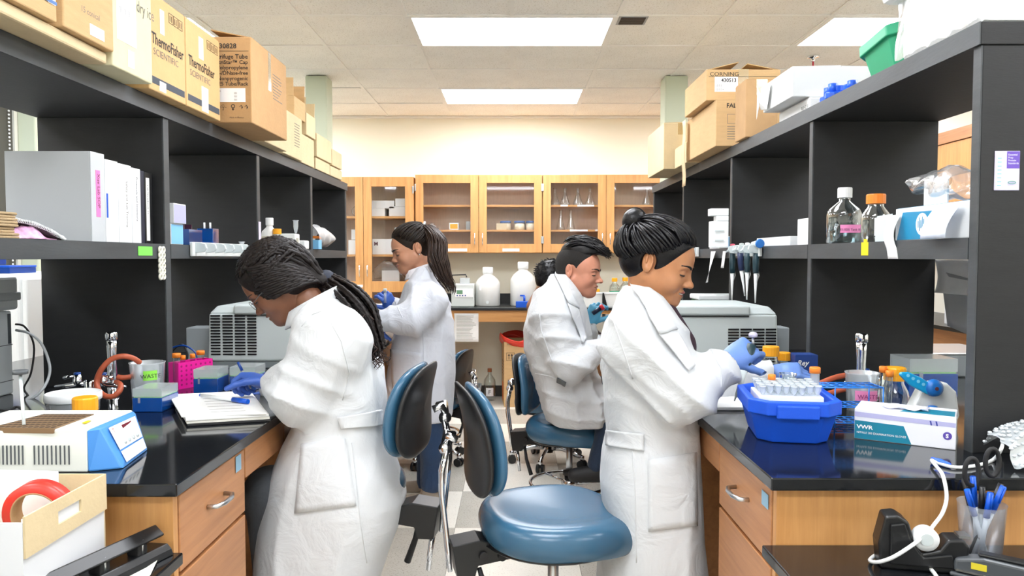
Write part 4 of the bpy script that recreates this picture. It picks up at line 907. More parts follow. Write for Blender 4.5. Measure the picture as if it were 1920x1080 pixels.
# ---------------------------------------------------------------- braided person writing at the left bench
def person_braids():
    Y0=2.28; P=thing('person','person in a white coat with long dark braids, seated and writing at the left bench','person',(at(620,800,Y0).x,Y0,.70))
    Mh=head_matrix(519,530,Y0,-1,math.radians(42),.14,.95); sk=skin('skin_deep','7a4f38','')
    hv=head_parts(P,Mh,dict(jaw=.95,cheek=1.05,nose=.97,neck_to=at(592,590,Y0)),sk,mat('lips_deep','6b3a34',.45),M_hblk)
    # coat
    f=Field((-1.12,1.85,.28),(-.28,2.70,1.32),.0075)
    fo=addf(folds(.017,20,(1,.3,.14),1,sharp=1.5,warp=2.2),folds(.006,30,(.8,.2,.6),2,sharp=1.9,warp=2.4,mask=lambda X,Y,Z,t:np.clip((Z-.75)*4,0,1)+np.clip((.62-Z)*3,0,1)*.0))
    f.stack(rows_of(Y0,[(562,596,640,.075),(578,578,655,.13),(600,566,672,.18),(630,560,690,.2),(660,558,703,.2),(700,558,716,.19),(745,562,722,.18),(790,556,722,.175),(830,536,726,.19),(880,516,745,.215),(930,503,760,.225),(970,494,753,.23),(1030,489,729,.235),(1090,487,709,.24),(1160,486,700,.24)]),.03,fold=fo)
    sh,el,wr=at(628,640,2.14),at(556,742,2.10),at(521,722,2.25)
    fa=addf(folds(.013,30,(.7,0,1),5,sharp=1.6,warp=2.6),folds(.005,40,(1,.4,-.4),6,sharp=2.0,warp=2.2))
    f.cone(sh,el,.092,.070,.05,fold=fa); f.cone(el,wr,.066,.050,.03,fold=fa); f.cone(at(600,612,2.28),sh,.08,.09,.05)
    f.cone(at(548,722,2.12),at(526,712,2.20),.055,.045,.03,fold=fa)
    sh2,el2,wr2=at(622,635,2.44),at(560,735,2.50),at(512,728,2.48); f.cone(sh2,el2,.08,.065,.04); f.cone(el2,wr2,.06,.045,.03)
    # hollow at cuff
    f.cone(wr,at(485,718,2.31),.034,.03,.006,'-'); f.ell(at(585,565,Y0),(.062,.062,.05),.01,'-')
    V,Q=f.mesh(); V=relax(V,Q,1,.5); coat=part('lab_coat',np_mesh('lab_coat',V,Q,M_coat),None,P,world=True); bv=bvh_of(V,Q)
    # collar round the nape
    col=MB(); cc=at(592,566,Y0); col.grid(lambda u,v:(cc.x+.006*0+(.085+.012*v)*math.cos(PI*(.05+1.9*u)) *.95+.0,cc.y+(.075+.012*v)*math.sin(PI*(.05+1.9*u)),cc.z+.010-.05*v+.045*math.cos(PI*(.05+1.9*u))),36,6)
    part('collar',col,M_coat,coat,world=True,solid=.004)
    patch(bv,[(566,833),(648,822),(668,948),(553,962)],M_coat,coat,'pocket',.004,.003); seam(bv,[(566,833),(648,822)],.0022,M_coat,coat); 
    patch(bv,[(632,782),(712,768),(716,797),(640,803)],M_coat,coat,'belt',.007,.004); seam(bv,[(660,830),(668,900),(676,980),(690,1070)],.0018,M_coat,coat)
    seam(bv,[(618,600),(640,640),(655,700),(640,760)],.0018,M_coat,coat); seam(bv,[(566,612),(585,590),(608,582)],.0016,M_coat,coat)
    # trousers
    g=Field((-1.15,1.95,.0),(-.25,2.6,.95),.011)
    for y in (2.21,2.40):
        g.cone(at(600,930,y),at(508,925,y),.08,.078,.03); g.cone(at(508,925,y),at(520,1180,y),.076,.052,.03); 
    W_,R_=g.mesh(); part('trousers',np_mesh('trousers',relax(W_,R_,2),R_,M_dark),None,P,world=True)
    for y in (2.2,2.42):
        a=at(520,1190,y); q=Field((a.x-.2,y-.06,a.z-.12),(a.x+.09,y+.06,a.z+.06),.007); q.cone((a.x+.02,y,a.z-.05),(a.x-.12,y,a.z-.06),.045,.035,.02); q.half((0,0,a.z-.09),(0,0,-1)); u,w=q.mesh(); part('shoe',np_mesh('shoe',relax(u,w),w,M_blk2),None,P,world=True)
    # body
    b=Field((-1.0,1.95,.70),(-.35,2.65,1.30),.012); b.cone(at(650,900,Y0),at(625,650,Y0),.12,.11,.05); b.cone(sh,el,.05,.042,.03); b.cone(el,wr,.04,.03,.02); b.cone(sh2,el2,.05,.042,.03); b.cone(sh,sh2,.07,.07,.03); b.cone(at(610,620,Y0),at(575,560,Y0),.055,.05,.03)
    finish_body(P,[hv,b.mesh()],sk)
    # gloved writing hand
    wpos=at(502,716,2.27); hm=hand_frame(wpos,at(452,707,2.30),(.0,.45,.9))
    V,Q=hand_mesh(hm,curls=[(.9,1.0,.5),(1.05,1.1,.6),(1.2,1.2,.7),(1.25,1.25,.7)],thumb=(.5,.4),side=1,scale=.92); part('glove',np_mesh('glove',V,Q,M_glove_b),None,P,world=True)
    w2=at(506,742,2.5); V,Q=hand_mesh(hand_frame(w2,at(470,748,2.5),(0,0,1)),curl=(.2,.3,.2),side=1,scale=.86); part('glove',np_mesh('glove',V,Q,M_glove_b),None,P,world=True)
    # hair: scalp shell and braids
    hair_shell(P,Mh,[((.078,0,.048),(1,0,-.30)),((.02,0,-.062),(.35,0,-1)),],M_hbraid,grow=.012,extra=lambda f:(f.ell((-.045,0,-.035),(.068,.084,.055),.03),f.cone((-.07,0,-.05),(-.11,0,-.095),.055,.035,.03)))
    G=Vector((-.118,0,-.100)); paths=[]; c,r=SK   # gather point behind the nape
    for k in range(76):
        az=rnd.uniform(-1,1)*1.62; el=rnd.uniform(-.25,1.25) if abs(az)>.5 else rnd.uniform(.45,1.3)
        if abs(az)<1.0 and el<.42: el=.45+rnd.random()*.5
        sg=1 if az>0 else -1; o=rnd.uniform(0,.005)
        p=scalp(az,el,.010+o); g=G+Vector((0,rnd.uniform(-.02,.02),rnd.uniform(-.015,.015))); W_=scalp(sg*rnd.uniform(2.0,3.0),max(.0,el*.55)+rnd.uniform(-.1,.15),.012+o)
        pts=arc_on_skull(p,W_,.004,8); Wp=pts[-1]; mid=Wp.lerp(g,.5)+Vector((-.012,sg*.004,.006)); pts+=[Wp.lerp(mid,.55)+Vector((-.004,0,.003)),mid,mid.lerp(g,.5),g]
        paths.append(pts)
    for k in range(15):   # near side, low over the ear
        z=-.045+.0085*k; paths.append([Vector((.060-.0035*abs(k-4),.062,z+.025)),Vector((.025,.086,z+.010)),Vector((-.02,.094,z*.9-.008)),Vector((-.065,.084,z*.75-.03)),Vector((-.10,.05,z*.45-.062)),G+Vector((.01,.010,(z-.03)*.25))])
        paths.append([Vector((p_.x,-p_.y,p_.z)) for p_ in paths[-1]])
    strands('braid',paths,.0064,M_hbraid,P,Mh,n=6,braid=.30)
    gw=Mh@G; q=MB(); q.ball(gw,(.035,.03,.035)); part('hair_tie',q,mat('navy_hair_tie','1b2234',.7),P,world=True)
    tail=[gw,at(650,560,2.24),at(682,600,2.22),at(700,640,2.21),at(712,668,2.205)]; paths=[]
    def cr(P_,t):
        n=len(P_)-1; i=min(int(t*n),n-1); u=t*n-i; p0=P_[max(i-1,0)];p1=P_[i];p2=P_[i+1];p3=P_[min(i+2,n)]
        return .5*((2*p1)+(p2-p0)*u+(2*p0-5*p1+4*p2-p3)*u*u+(3*p1-p0-3*p2+p3)*u**3)
    for k in range(70):
        a=rnd.uniform(0,6.28); rr=math.sqrt(rnd.random()); L=rnd.uniform(.78,1.0); pts=[]; ph=rnd.uniform(0,6)
        for i in range(15):
            t=i/14*L; p=cr(tail,t); w=.026+.022*math.sin(min(1,t*1.2)*PI); pts.append(p+Vector((math.cos(a)*rr*w*.8,math.sin(a)*rr*w*.8,math.cos(a)*rr*w*.8))+Vector((math.sin(ph+i),0,math.cos(ph+i*1.3)))*.0022)
        paths.append(pts)
    strands('braid',paths,.0050,M_hbraid,P,None,n=5,braid=.35)
    paths=[]
    for k in range(160):  # frizzy curled ends
        t=rnd.uniform(.35,1); p=cr(tail,t)+Vector((rnd.gauss(0,.016),rnd.gauss(0,.02),rnd.gauss(0,.016))); a=rnd.uniform(0,6); paths.append([p+Vector((math.cos(a+i*1.3)*.006,math.sin(a+i*1.3)*.006,-.006*i)) for i in range(6)])
    strands('curl',paths,.0016,mat('curl_brown','3a2620',.5),P,None,n=4)
    # glasses
    q=MB(); lc=Vector((.099,.033,-.006))
    for s in (-1,1):
        q.tube([(.100,s*.033+.020*math.cos(a),-.008+.016*math.sin(a)) for a in np.linspace(0,2*PI,21)],.0011,6,cap=False); q.tube([(.098,s*.053,-.004),(.05,s*.078,.0),(-.01,s*.084,.002)],.0012,6)
    q.tube([(.1005,-.013,-.004),(.104,0,-.001),(.1005,.013,-.004)],.0011,6); me=mesh_of('glasses',q,mat('glasses_wire','8c9096',.3,1)); me.transform(Mh); part('glasses',me,None,P,world=True)
person_braids()
# ---------------------------------------------------------------- smiling person with a bun at the right bench
def person_bun():
    Y0=2.25; P=thing('person','smiling person in a white coat with a black hair bun, pipetting at the right bench','person',(at(1220,800,Y0).x,Y0,0))
    Mh=head_matrix(1238,494,Y0,1,math.radians(19),.40,.98); sk=skin('skin_warm','b98058','')
    hv=head_parts(P,Mh,dict(jaw=.97,cheek=1.06,smile=1,nose=1.0,neck_to=at(1206,585,Y0)),sk,mat('lips_rose','9a5450',.4),M_hblk)
    f=Field((.18,1.9,.20),(.85,2.85,1.36),.0075)
    fo=addf(folds(.018,20,(1,.3,.05),21,sharp=1.7),folds(.010,36,(.5,.2,.8),22,sharp=2.2,mask=lambda X,Y,Z,t:np.clip((Z-.78)*4,0,1)))
    f.stack(rows_of(Y0,[(536,1176,1208,.07),(552,1168,1235,.12),(580,1154,1256,.17),(610,1144,1278,.19),(650,1134,1294,.19),(700,1131,1300,.18),(760,1137,1300,.17),(810,1142,1302,.165),(850,1133,1305,.18),(900,1130,1309,.19),(950,1136,1311,.2),(1000,1136,1313,.205),(1060,1129,1320,.21),(1130,1122,1326,.215),(1200,1118,1330,.22)]),.03,fold=fo)
    sh,el,wr=at(1192,640,2.10),at(1284,735,2.05),at(1350,693,2.13)
    fa=addf(folds(.020,26,(1,0,.9),25,sharp=1.6),folds(.010,52,(.7,.3,1),26,sharp=2.1))
    f.cone(sh,el,.088,.072,.05,fold=fa); f.cone(el,wr,.074,.052,.04,fold=fa); f.cone(at(1210,600,Y0),sh,.07,.085,.05)
    sh2,el2,wr2=at(1215,645,2.41),at(1330,735,2.44),at(1448,697,2.44); f.cone(sh2,el2,.075,.062,.04,fold=fa); f.cone(el2,wr2,.06,.04,.03,fold=fa)
    f.cone(wr,at(1400,662,2.19),.040,.034,.006,'-'); f.cone(wr2,at(1475,697,2.44),.028,.026,.006,'-')
    nb=at(1214,566,Y0); f.ell((nb.x+.012,nb.y,nb.z+.01),(.058,.058,.07),.012,'-')
    V,Q=f.mesh(); V=relax(V,Q,1,.5); coat=part('lab_coat',np_mesh('lab_coat',V,Q,M_coat),None,P,world=True); bv=bvh_of(V,Q)
    # shirt in the neck opening
    s=Field((.3,2.15,1.05),(.62,2.5,1.32),.007); s.cone(at(1225,600,Y0),at(1262,650,Y0),.078,.07,.02); s.ell(nb,(.052,.05,.1),.01,'-'); a,b=s.mesh(); part('shirt',np_mesh('shirt',relax(a,b),b,mat('dark_maroon_top','3a2430',.8)),None,P,world=True)
    patch(bv,[(1186,540),(1218,552),(1262,620),(1232,628)],M_coat,coat,'lapel',.017,.004); patch(bv,[(1232,628),(1262,620),(1300,690),(1288,700)],M_coat,coat,'lapel',.013,.004)
    patch(bv,[(1215,862),(1304,848),(1306,985),(1216,996)],M_coat,coat,'pocket',.004,.003); patch(bv,[(1140,806),(1208,812),(1208,846),(1140,836)],M_coat,coat,'belt',.007,.004)
    seam(bv,[(1186,846),(1190,900),(1192,980),(1194,1070)],.002,M_coat,coat); seam(bv,[(1216,866),(1304,853)],.002,M_coat,coat); seam(bv,[(1150,600),(1170,660),(1190,720)],.0018,M_coat,coat); seam(bv,[(1330,650),(1352,690),(1352,735)],.0022,M_coat,coat)
    g=Field((.2,2.1,0),(.65,2.6,.95),.011)
    for y in (2.18,2.34): g.cone(at(1215,880,y),at(1212,1150,y),.085,.058,.03); g.cone(at(1212,1150,y),at(1205,1300,y),.055,.045,.02)
    a,b=g.mesh(); part('trousers',np_mesh('trousers',relax(a,b),b,M_dark),None,P,world=True)
    for y in (2.18,2.34):
        x=at(1205,1300,y).x; q=Field((x-.09,y-.06,0),(x+.2,y+.06,.12),.007); q.cone((x-.02,y,.05),(x+.12,y,.04),.045,.035,.02); q.half((0,0,.008),(0,0,-1)); u,w=q.mesh(); part('shoe',np_mesh('shoe',relax(u,w),w,M_blk2),None,P,world=True)
    b=Field((.22,1.95,.60),(.85,2.75,1.35),.012); b.cone(at(1215,860,Y0),at(1215,650,Y0),.11,.10,.05); b.cone(sh,el,.05,.042,.03); b.cone(el,wr,.04,.03,.02); b.cone(sh2,el2,.05,.042,.03); b.cone(el2,wr2,.04,.03,.02); b.cone(sh,sh2,.06,.06,.03); b.cone(at(1210,620,Y0),nb,.055,.05,.03)
    finish_body(P,[hv,b.mesh()],sk)
    # hands: near hand grips a pipette, far hand holds a tube
    V,Q=hand_mesh(hand_frame(at(1366,678,2.165),at(1415,645,2.20),(-.3,-.85,.45)),curls=[(.7,1.2,.7),(.9,1.3,.8),(1.05,1.3,.8),(1.1,1.3,.8)],thumb=(1.2,.2),side=-1,scale=1.02); part('glove',np_mesh('glove',V,Q,M_glove_l),None,P,world=True)
    V,Q=hand_mesh(hand_frame(at(1450,697,2.44),at(1515,694,2.41),(0,-.55,.85)),curls=[(.35,.5,.3),(.5,.6,.4),(.7,.7,.5),(.8,.8,.5)],thumb=(.5,.5),side=-1,scale=.92); part('glove',np_mesh('glove',V,Q,M_glove_l),None,P,world=True)
    # hair
    ex=lambda f:(f.ell((-.075,0,.0),(.055,.062,.065),.03),)
    hair_shell(P,Mh,[((.070,0,.062),(1,0,-.62)),((-.0,0,-.052),(.9,0,-1)),],M_hblk,grow=.012,extra=ex)
    paths=[]; B=Vector((-.122,0,.098))
    for k in range(120):
        az=-3.1+6.2*k/119; el=hairline(az,.52,.12,-.16)+rnd.uniform(-.02,.05); bk=max(0,min(1,(abs(az)-1.5)/.8))
        p=scalp(az,el,.009+.014*bk); g=Vector((-.098,0,.090))+Vector((rnd.uniform(-.015,.015),rnd.uniform(-.02,.02),rnd.uniform(-.008,.008)))
        pts=arc_on_skull(p,g,.012+.010*bk,10); pts[-1]=g; paths.append(pts)
    strands('hair_lock',paths,.0050,M_hblk,P,Mh,n=5)
    f=Field((-.20,-.07,.03),(-.03,.07,.20),.003); f.ell(B,(.036,.046,.040),.01); f.cone((-.08,0,.08),B,.028,.028,.01); V,Q=f.mesh(); part('hair_bun',np_mesh('hair_bun',xf(V,Mh),Q,M_hblk),None,P,world=True)
    paths=[]
    for k in range(26):
        a=k/26*2*PI; paths.append([B+Vector((.038*math.cos(t)*math.cos(a*.5),.048*math.sin(t),.042*math.cos(t)*math.sin(a*.5))) for t in np.linspace(0,PI,10)])
    strands('hair_lock',paths,.0035,M_hblk,P,Mh,n=5)
person_bun()
# ---------------------------------------------------------------- seated man on the right
def person_man():
    Y0=3.75; P=thing('person','man in a white coat with a black undercut, seated holding a red-capped tube','person',(at(1060,780,Y0).x,Y0,.56))
    Mh=head_matrix(1086,508,Y0,1,math.radians(8),.34,1.06); sk=skin('skin_light','c98a70','')
    hv=head_parts(P,Mh,dict(jaw=1.08,cheek=1.0,nose=1.02,ear=-.03,neck_to=at(1052,556,Y0)),sk,mat('lips_pale','a5605a',.5),M_hblk)
    f=Field((-.02,3.25,.45),(.66,4.25,1.36),.010)
    fo=addf(folds(.020,17,(.8,.3,.6),31,sharp=1.7),folds(.012,34,(.3,.2,1),32,sharp=2.3,mask=lambda X,Y,Z,t:np.clip((1.0-Z)*5,0,1)))
    f.stack(rows_of(Y0,[(514,1038,1058,.08),(528,1026,1070,.14),(550,1004,1086,.2),(580,990,1096,.22),(620,983,1102,.22),(660,986,1106,.21),(700,1001,1116,.2),(730,1012,1128,.21),(758,1020,1136,.22),(788,1030,1142,.22)]),.03,fold=fo)
    f.cone(at(1060,760,3.62),at(1128,762,3.62),.085,.08,.04,fold=fo); f.cone(at(1060,760,3.9),at(1128,762,3.9),.085,.08,.04)
    sh,el,wr=at(1032,592,3.57),at(1068,690,3.50),at(1128,655,3.52)
    fa=addf(folds(.020,28,(.3,0,1),35,sharp=1.7),folds(.006,70,(1,.3,-.5),36,sharp=2.5))
    f.cone(sh,el,.090,.070,.05,fold=fa); f.cone(el,wr,.066,.05,.04,fold=fa); sh2,el2,wr2=at(1050,590,3.95),at(1098,665,3.96),at(1102,612,3.92)
    f.cone(sh2,el2,.08,.065,.04,fold=fa); f.cone(el2,wr2,.058,.046,.03,fold=fa)
    nb=at(1056,548,Y0); f.ell((nb.x+.02,nb.y,nb.z+.0),(.064,.064,.085),.012,'-'); f.cone(wr2,at(1106,590,3.92),.034,.03,.006,'-'); f.cone(wr,at(1150,650,3.52),.034,.03,.006,'-')
    V,Q=f.mesh(); V=relax(V,Q,1,.5); coat=part('lab_coat',np_mesh('lab_coat',V,Q,M_coat),None,P,world=True); bv=bvh_of(V,Q)
    patch(bv,[(1040,513),(1058,528),(1082,580),(1062,570)],M_coat,coat,'lapel',.014,.005); patch(bv,[(1062,570),(1082,580),(1098,640),(1090,645)],M_coat,coat,'lapel',.010,.005)
    seam(bv,[(1004,700),(1030,705),(1050,712)],.003,M_coat,coat); seam(bv,[(1008,560),(1015,620),(1040,690)],.0025,M_coat,coat); patch(bv,[(1046,707),(1062,716),(1060,724),(1044,716)],M_dgrey,coat,'pocket_slit',.004,.003)
    g=Field((.0,3.4,.12),(.75,4.1,.75),.012)
    for y in (3.62,3.9): g.cone(at(1080,768,y),at(1150,775,y),.075,.072,.03); g.cone(at(1150,775,y),at(1120,872,y),.068,.05,.03)
    a,b=g.mesh(); part('trousers',np_mesh('trousers',relax(a,b),b,cloth('navy_denim','1a2c44',.3)),None,P,world=True)
    for y,px in ((3.62,1120),(3.9,1125)):
        a=at(px,880,y); q=Field((a.x-.17,y-.06,a.z-.09),(a.x+.12,y+.06,a.z+.08),.007); q.cone((a.x+.03,y,a.z-.015),(a.x-.11,y,a.z-.03),.048,.036,.02); q.cone((a.x+.03,y,a.z),(a.x+.01,y,a.z+.05),.045,.045,.02); q.half((0,0,a.z-.065),(0,0,-1)); u,w=q.mesh(); part('shoe',np_mesh('shoe',relax(u,w),w,M_blk2),None,P,world=True)
    b=Field((.0,3.35,.52),(.66,4.2,1.33),.013); b.cone(at(1064,740,Y0),at(1045,610,Y0),.10,.11,.05); b.cone(sh,el,.055,.045,.03); b.cone(el,wr,.042,.033,.02); b.cone(sh2,el2,.055,.045,.03); b.cone(el2,wr2,.042,.033,.02); b.cone(sh,sh2,.07,.07,.03); b.cone(at(1042,590,Y0),nb,.06,.055,.03); b.cone(wr,at(1136,640,3.52),.03,.028,.01)
    finish_body(P,[hv,b.mesh()],sk)
    V,Q=hand_mesh(hand_frame(at(1104,606,3.92),at(1120,572,3.90),(-.5,-.8,.2)),curls=[(.7,.9,.6),(.8,1.0,.6),(.9,1.1,.6),(1.0,1.1,.6)],thumb=(.9,.2),side=-1,scale=1.05); part('glove',np_mesh('glove',V,Q,M_glove_c),None,P,world=True)
    V,Q=hand_mesh(hand_frame(at(1134,640,3.52),at(1150,600,3.52),(-.9,-.3,.2)),curl=(.5,.6,.4),side=-1,scale=1.0); part('glove',np_mesh('glove',V,Q,M_glove_p),None,P,world=True)
    hair_shell(P,Mh,[((.058,0,.062),(1,0,-.3)),((.0,0,-.048),(.55,0,-1))],M_hfade,grow=.0035,name='cropped_hair')
    ex=None
    f=Field((-.13,-.1,.0),(.17,.1,.2),.0035); c,r=SK; f.ell((-.005,0,.082),(.098,.062,.066),.02); f.cone((.02,0,.12),(.10,0,.105),.045,.026,.03); f.half((0,0,.075),(0.25,0,-1)); V,Q=f.mesh(); part('hair',np_mesh('hair',xf(relax(V,Q,2),Mh),Q,M_hblk),None,P,world=True)
    paths=[]
    for k in range(110):
        y=rnd.uniform(-.058,.058); x0=rnd.uniform(-.09,.03); L=rnd.uniform(.07,.13); pts=[]; h=rnd.uniform(-.004,.008); e=rnd.uniform(-.02,.012)
        for i in range(9):
            t=i/8; x=x0+L*t; zz=.082+.066*math.sqrt(max(0,1-((x+.005)/.125)**2-(y/.066)**2)) if abs(x+.005)<.12 else .09
            zz=max(zz,.092+.022*math.cos((x-.02)*12)); pts.append((x,y*(1+.1*t),zz+h+ .012*math.sin(t*PI) - (e*t*t if t>.5 else 0)))
        paths.append(pts)
    for k in range(40):
        y=rnd.uniform(-.05,.05); z=rnd.uniform(.085,.13); paths.append([(.06,y,z),(.09,y,z+.006),(.115,y*1.05,z+.002),(.132+rnd.uniform(-.01,.012),y*1.1,z-.012+rnd.uniform(-.012,.01))])
    strands('hair_lock',paths,.0040,M_hblk,P,Mh,n=5)
person_man()
# ---------------------------------------------------------------- standing person with a ponytail
def person_pony():
    Y0=4.1; P=thing('person','person in white coat and jeans with a long brown ponytail, standing','person',(at(790,700,Y0).x,Y0,0))
    Mh=head_matrix(770,467,Y0,-1,math.radians(17),.32,1.03); sk=skin('skin_tan','c08a6c','')
    hv=head_parts(P,Mh,dict(jaw=1.04,cheek=1.12,nose=.97,ear=-.028,neck_to=at(796,520,Y0)),sk,mat('lips_tan','a26a60',.5),M_hbrn)
    f=Field((-.98,3.6,.42),(-.20,4.6,1.36),.010)
    fo=addf(folds(.020,18,(1,.3,.1),41,sharp=1.7),folds(.012,32,(.4,.2,1),42,sharp=2.3,mask=lambda X,Y,Z,t:np.clip((Z-.85)*4,0,1)))
    f.stack(rows_of(Y0,[(500,782,806,.08),(516,772,816,.14),(540,762,830,.19),(570,752,842,.2),(610,744,850,.2),(650,736,853,.2),(700,728,854,.21),(740,725,851,.21),(782,724,847,.21)]),.03,fold=fo)
    sh,el,wr=at(806,565,3.9),at(770,598,3.84),at(704,602,3.86); fa=addf(folds(.020,28,(1,0,.4),45,sharp=1.6),folds(.006,70,(.6,.3,1),46,sharp=2.5))
    f.cone(sh,el,.095,.082,.05,fold=fa); f.cone(el,wr,.078,.052,.04,fold=fa); sh2,el2,wr2=at(795,560,4.3),at(765,590,4.36),at(742,574,4.3); f.cone(sh2,el2,.085,.07,.04); f.cone(el2,wr2,.065,.05,.03,fold=fa)
    nb=at(794,512,Y0); f.ell((nb.x-.02,nb.y,nb.z+.01),(.062,.062,.06),.012,'-'); f.cone(wr,at(690,606,3.86),.036,.034,.006,'-')
    V,Q=f.mesh(); V=relax(V,Q,1,.5); coat=part('lab_coat',np_mesh('lab_coat',V,Q,M_coatb),None,P,world=True); bv=bvh_of(V,Q)
    col=MB(); cc=at(793,508,Y0); col.grid(lambda u,v:(cc.x+(.085+.014*v)*math.cos(PI*(1.05+1.9*u-1)),cc.y+(.08+.014*v)*math.sin(PI*(1.05+1.9*u-1)),cc.z+.028-.05*v+.03*math.cos(PI*(.05+1.9*u))),32,5); part('shirt_collar',col,speck('spotted_shirt','eceaf0','6a6470',60,.62,.8,0),P,world=True,solid=.004)
    patch(bv,[(733,655),(792,662),(792,740),(738,735)],M_coatb,coat,'pocket',.005,.004); seam(bv,[(734,656),(792,663)],.0028,M_coatb,coat); seam(bv,[(793,620),(795,690),(795,770)],.0025,M_coatb,coat); seam(bv,[(735,552),(745,575),(757,600)],.0025,M_coatb,coat)
    g=Field((-.82,3.85,.05),(-.30,4.4,.75),.011)
    for y,px in ((4.0,808),(4.24,800)): g.cone(at(800,740,y),at(px+4,850,y),.095,.068,.03); g.cone(at(px+4,850,y),at(px,908,y),.068,.058,.02)
    a,b=g.mesh(); part('jeans',np_mesh('jeans',relax(a,b),b,M_denim),None,P,world=True)
    M_shoe=mat('beige_trainer','94887a',.8,bump=.3,bscale=90); M_sole=mat('cream_sole','e6e0d2',.6)
    for y,px in ((4.0,800),(4.24,797)):
        a=at(px,925,y); q=Field((a.x-.2,y-.06,0),(a.x+.12,y+.06,.16),.007); q.cone((a.x+.045,y,.06),(a.x-.11,y,.05),.042,.036,.02); q.cone((a.x+.03,y,.07),(a.x+.015,y,.11),.045,.047,.02); q.half((0,0,.028),(0,0,-1)); u,w=q.mesh(); so=part('shoe',np_mesh('shoe',relax(u,w),w,M_shoe),None,P,world=True)
        pl=[(a.x+.095*math.cos(t)-.03 if math.cos(t)>0 else a.x-.03+.125*math.cos(t),y+.045*math.sin(t)) for t in np.linspace(0,2*PI,24)[:-1]]; part('sole',MB().prism(pl,'z',.001,.03),M_sole,so,world=True,bevel=.006)
    b=Field((-.95,3.7,.55),(-.25,4.55,1.33),.013); b.cone(at(795,720,Y0),at(800,580,Y0),.13,.12,.05); b.cone(sh,el,.055,.045,.03); b.cone(el,wr,.042,.033,.02); b.cone(sh2,el2,.055,.045,.03); b.cone(el2,wr2,.042,.033,.02); b.cone(sh,sh2,.07,.07,.03); b.cone(at(800,560,Y0),nb,.06,.055,.03)
    finish_body(P,[hv,b.mesh()],sk)
    V,Q=hand_mesh(hand_frame(at(700,604,3.86),at(697,640,3.93),(-.5,-.8,.1)),curls=[(.8,.8,.4),(.85,.8,.4),(.9,.8,.5),(1.0,.9,.5)],thumb=(.6,.4),side=1,scale=1.05); part('glove',np_mesh('glove',V,Q,M_glove_b),None,P,world=True)
    V,Q=hand_mesh(hand_frame(at(738,580,4.28),at(722,553,4.24),(.5,-.8,.2)),curls=[(.7,.9,.5),(.8,1.0,.6),(.9,1.1,.6),(1.0,1.1,.6)],thumb=(.9,.2),side=1,scale=1.05); part('glove',np_mesh('glove',V,Q,M_glove_b),None,P,world=True)
    hair_shell(P,Mh,[((.068,0,.066),(1,0,-.55)),((-.0,0,-.05),(.7,0,-1))],M_hbrn,grow=.008)
    paths=[]; G=Vector((-.100,0,.092))
    for k in range(120):
        az=-3.1+6.2*k/119; el=hairline(az,.56,.18,-.08)+rnd.uniform(-.02,.05)
        p=scalp(az,el,.005); g=G+Vector((rnd.uniform(-.006,.006),rnd.uniform(-.014,.014),rnd.uniform(-.012,.012))); pts=arc_on_skull(p,g,.011,10); pts[-1]=g; paths.append(pts)
    strands('hair_lock',paths,.0038,M_hbrn,P,Mh,n=5)
    gw=Mh@(G+Vector((-.006,0,.004))); part('hair_tie',MB().tube([gw+Vector((.004*math.cos(t),.022*math.sin(t),.022*math.cos(t))) for t in np.linspace(0,2*PI,16)],.006,6,cap=False),M_white,P,world=True)
    tail=[gw,at(815,440,4.05),at(820,470,4.0),at(824,500,3.98),at(838,528,3.97),at(847,553,3.97)]; paths=[]
    def cr(P_,t):
        n=len(P_)-1; i=min(int(t*n),n-1); u=t*n-i; p0=P_[max(i-1,0)];p1=P_[i];p2=P_[i+1];p3=P_[min(i+2,n)]
        return .5*((2*p1)+(p2-p0)*u+(2*p0-5*p1+4*p2-p3)*u*u+(3*p1-p0-3*p2+p3)*u**3)
    for k in range(170):
        a=rnd.uniform(0,6.28); rr=math.sqrt(rnd.random()); L=rnd.uniform(.7,1.0); pts=[]; ph=rnd.uniform(0,6)
        for i in range(16):
            t=i/15*L; p=cr(tail,t); w=.016+.040*math.sin(min(1,t*.9+.1)*PI)**.8; wv=.005*math.sin(ph*.25+t*22); pts.append(p+Vector((math.cos(a)*rr*w+wv,math.sin(a)*rr*w*.8,math.sin(a*1.7)*rr*w*.3)))
        paths.append(pts)
    strands('hair_lock',paths,.0042,M_hlong,P,None,n=5)
    part('earring',MB().ball(Mh@Vector((-.020,.088,-.036)),.004),M_chrome,P,world=True)
person_pony()
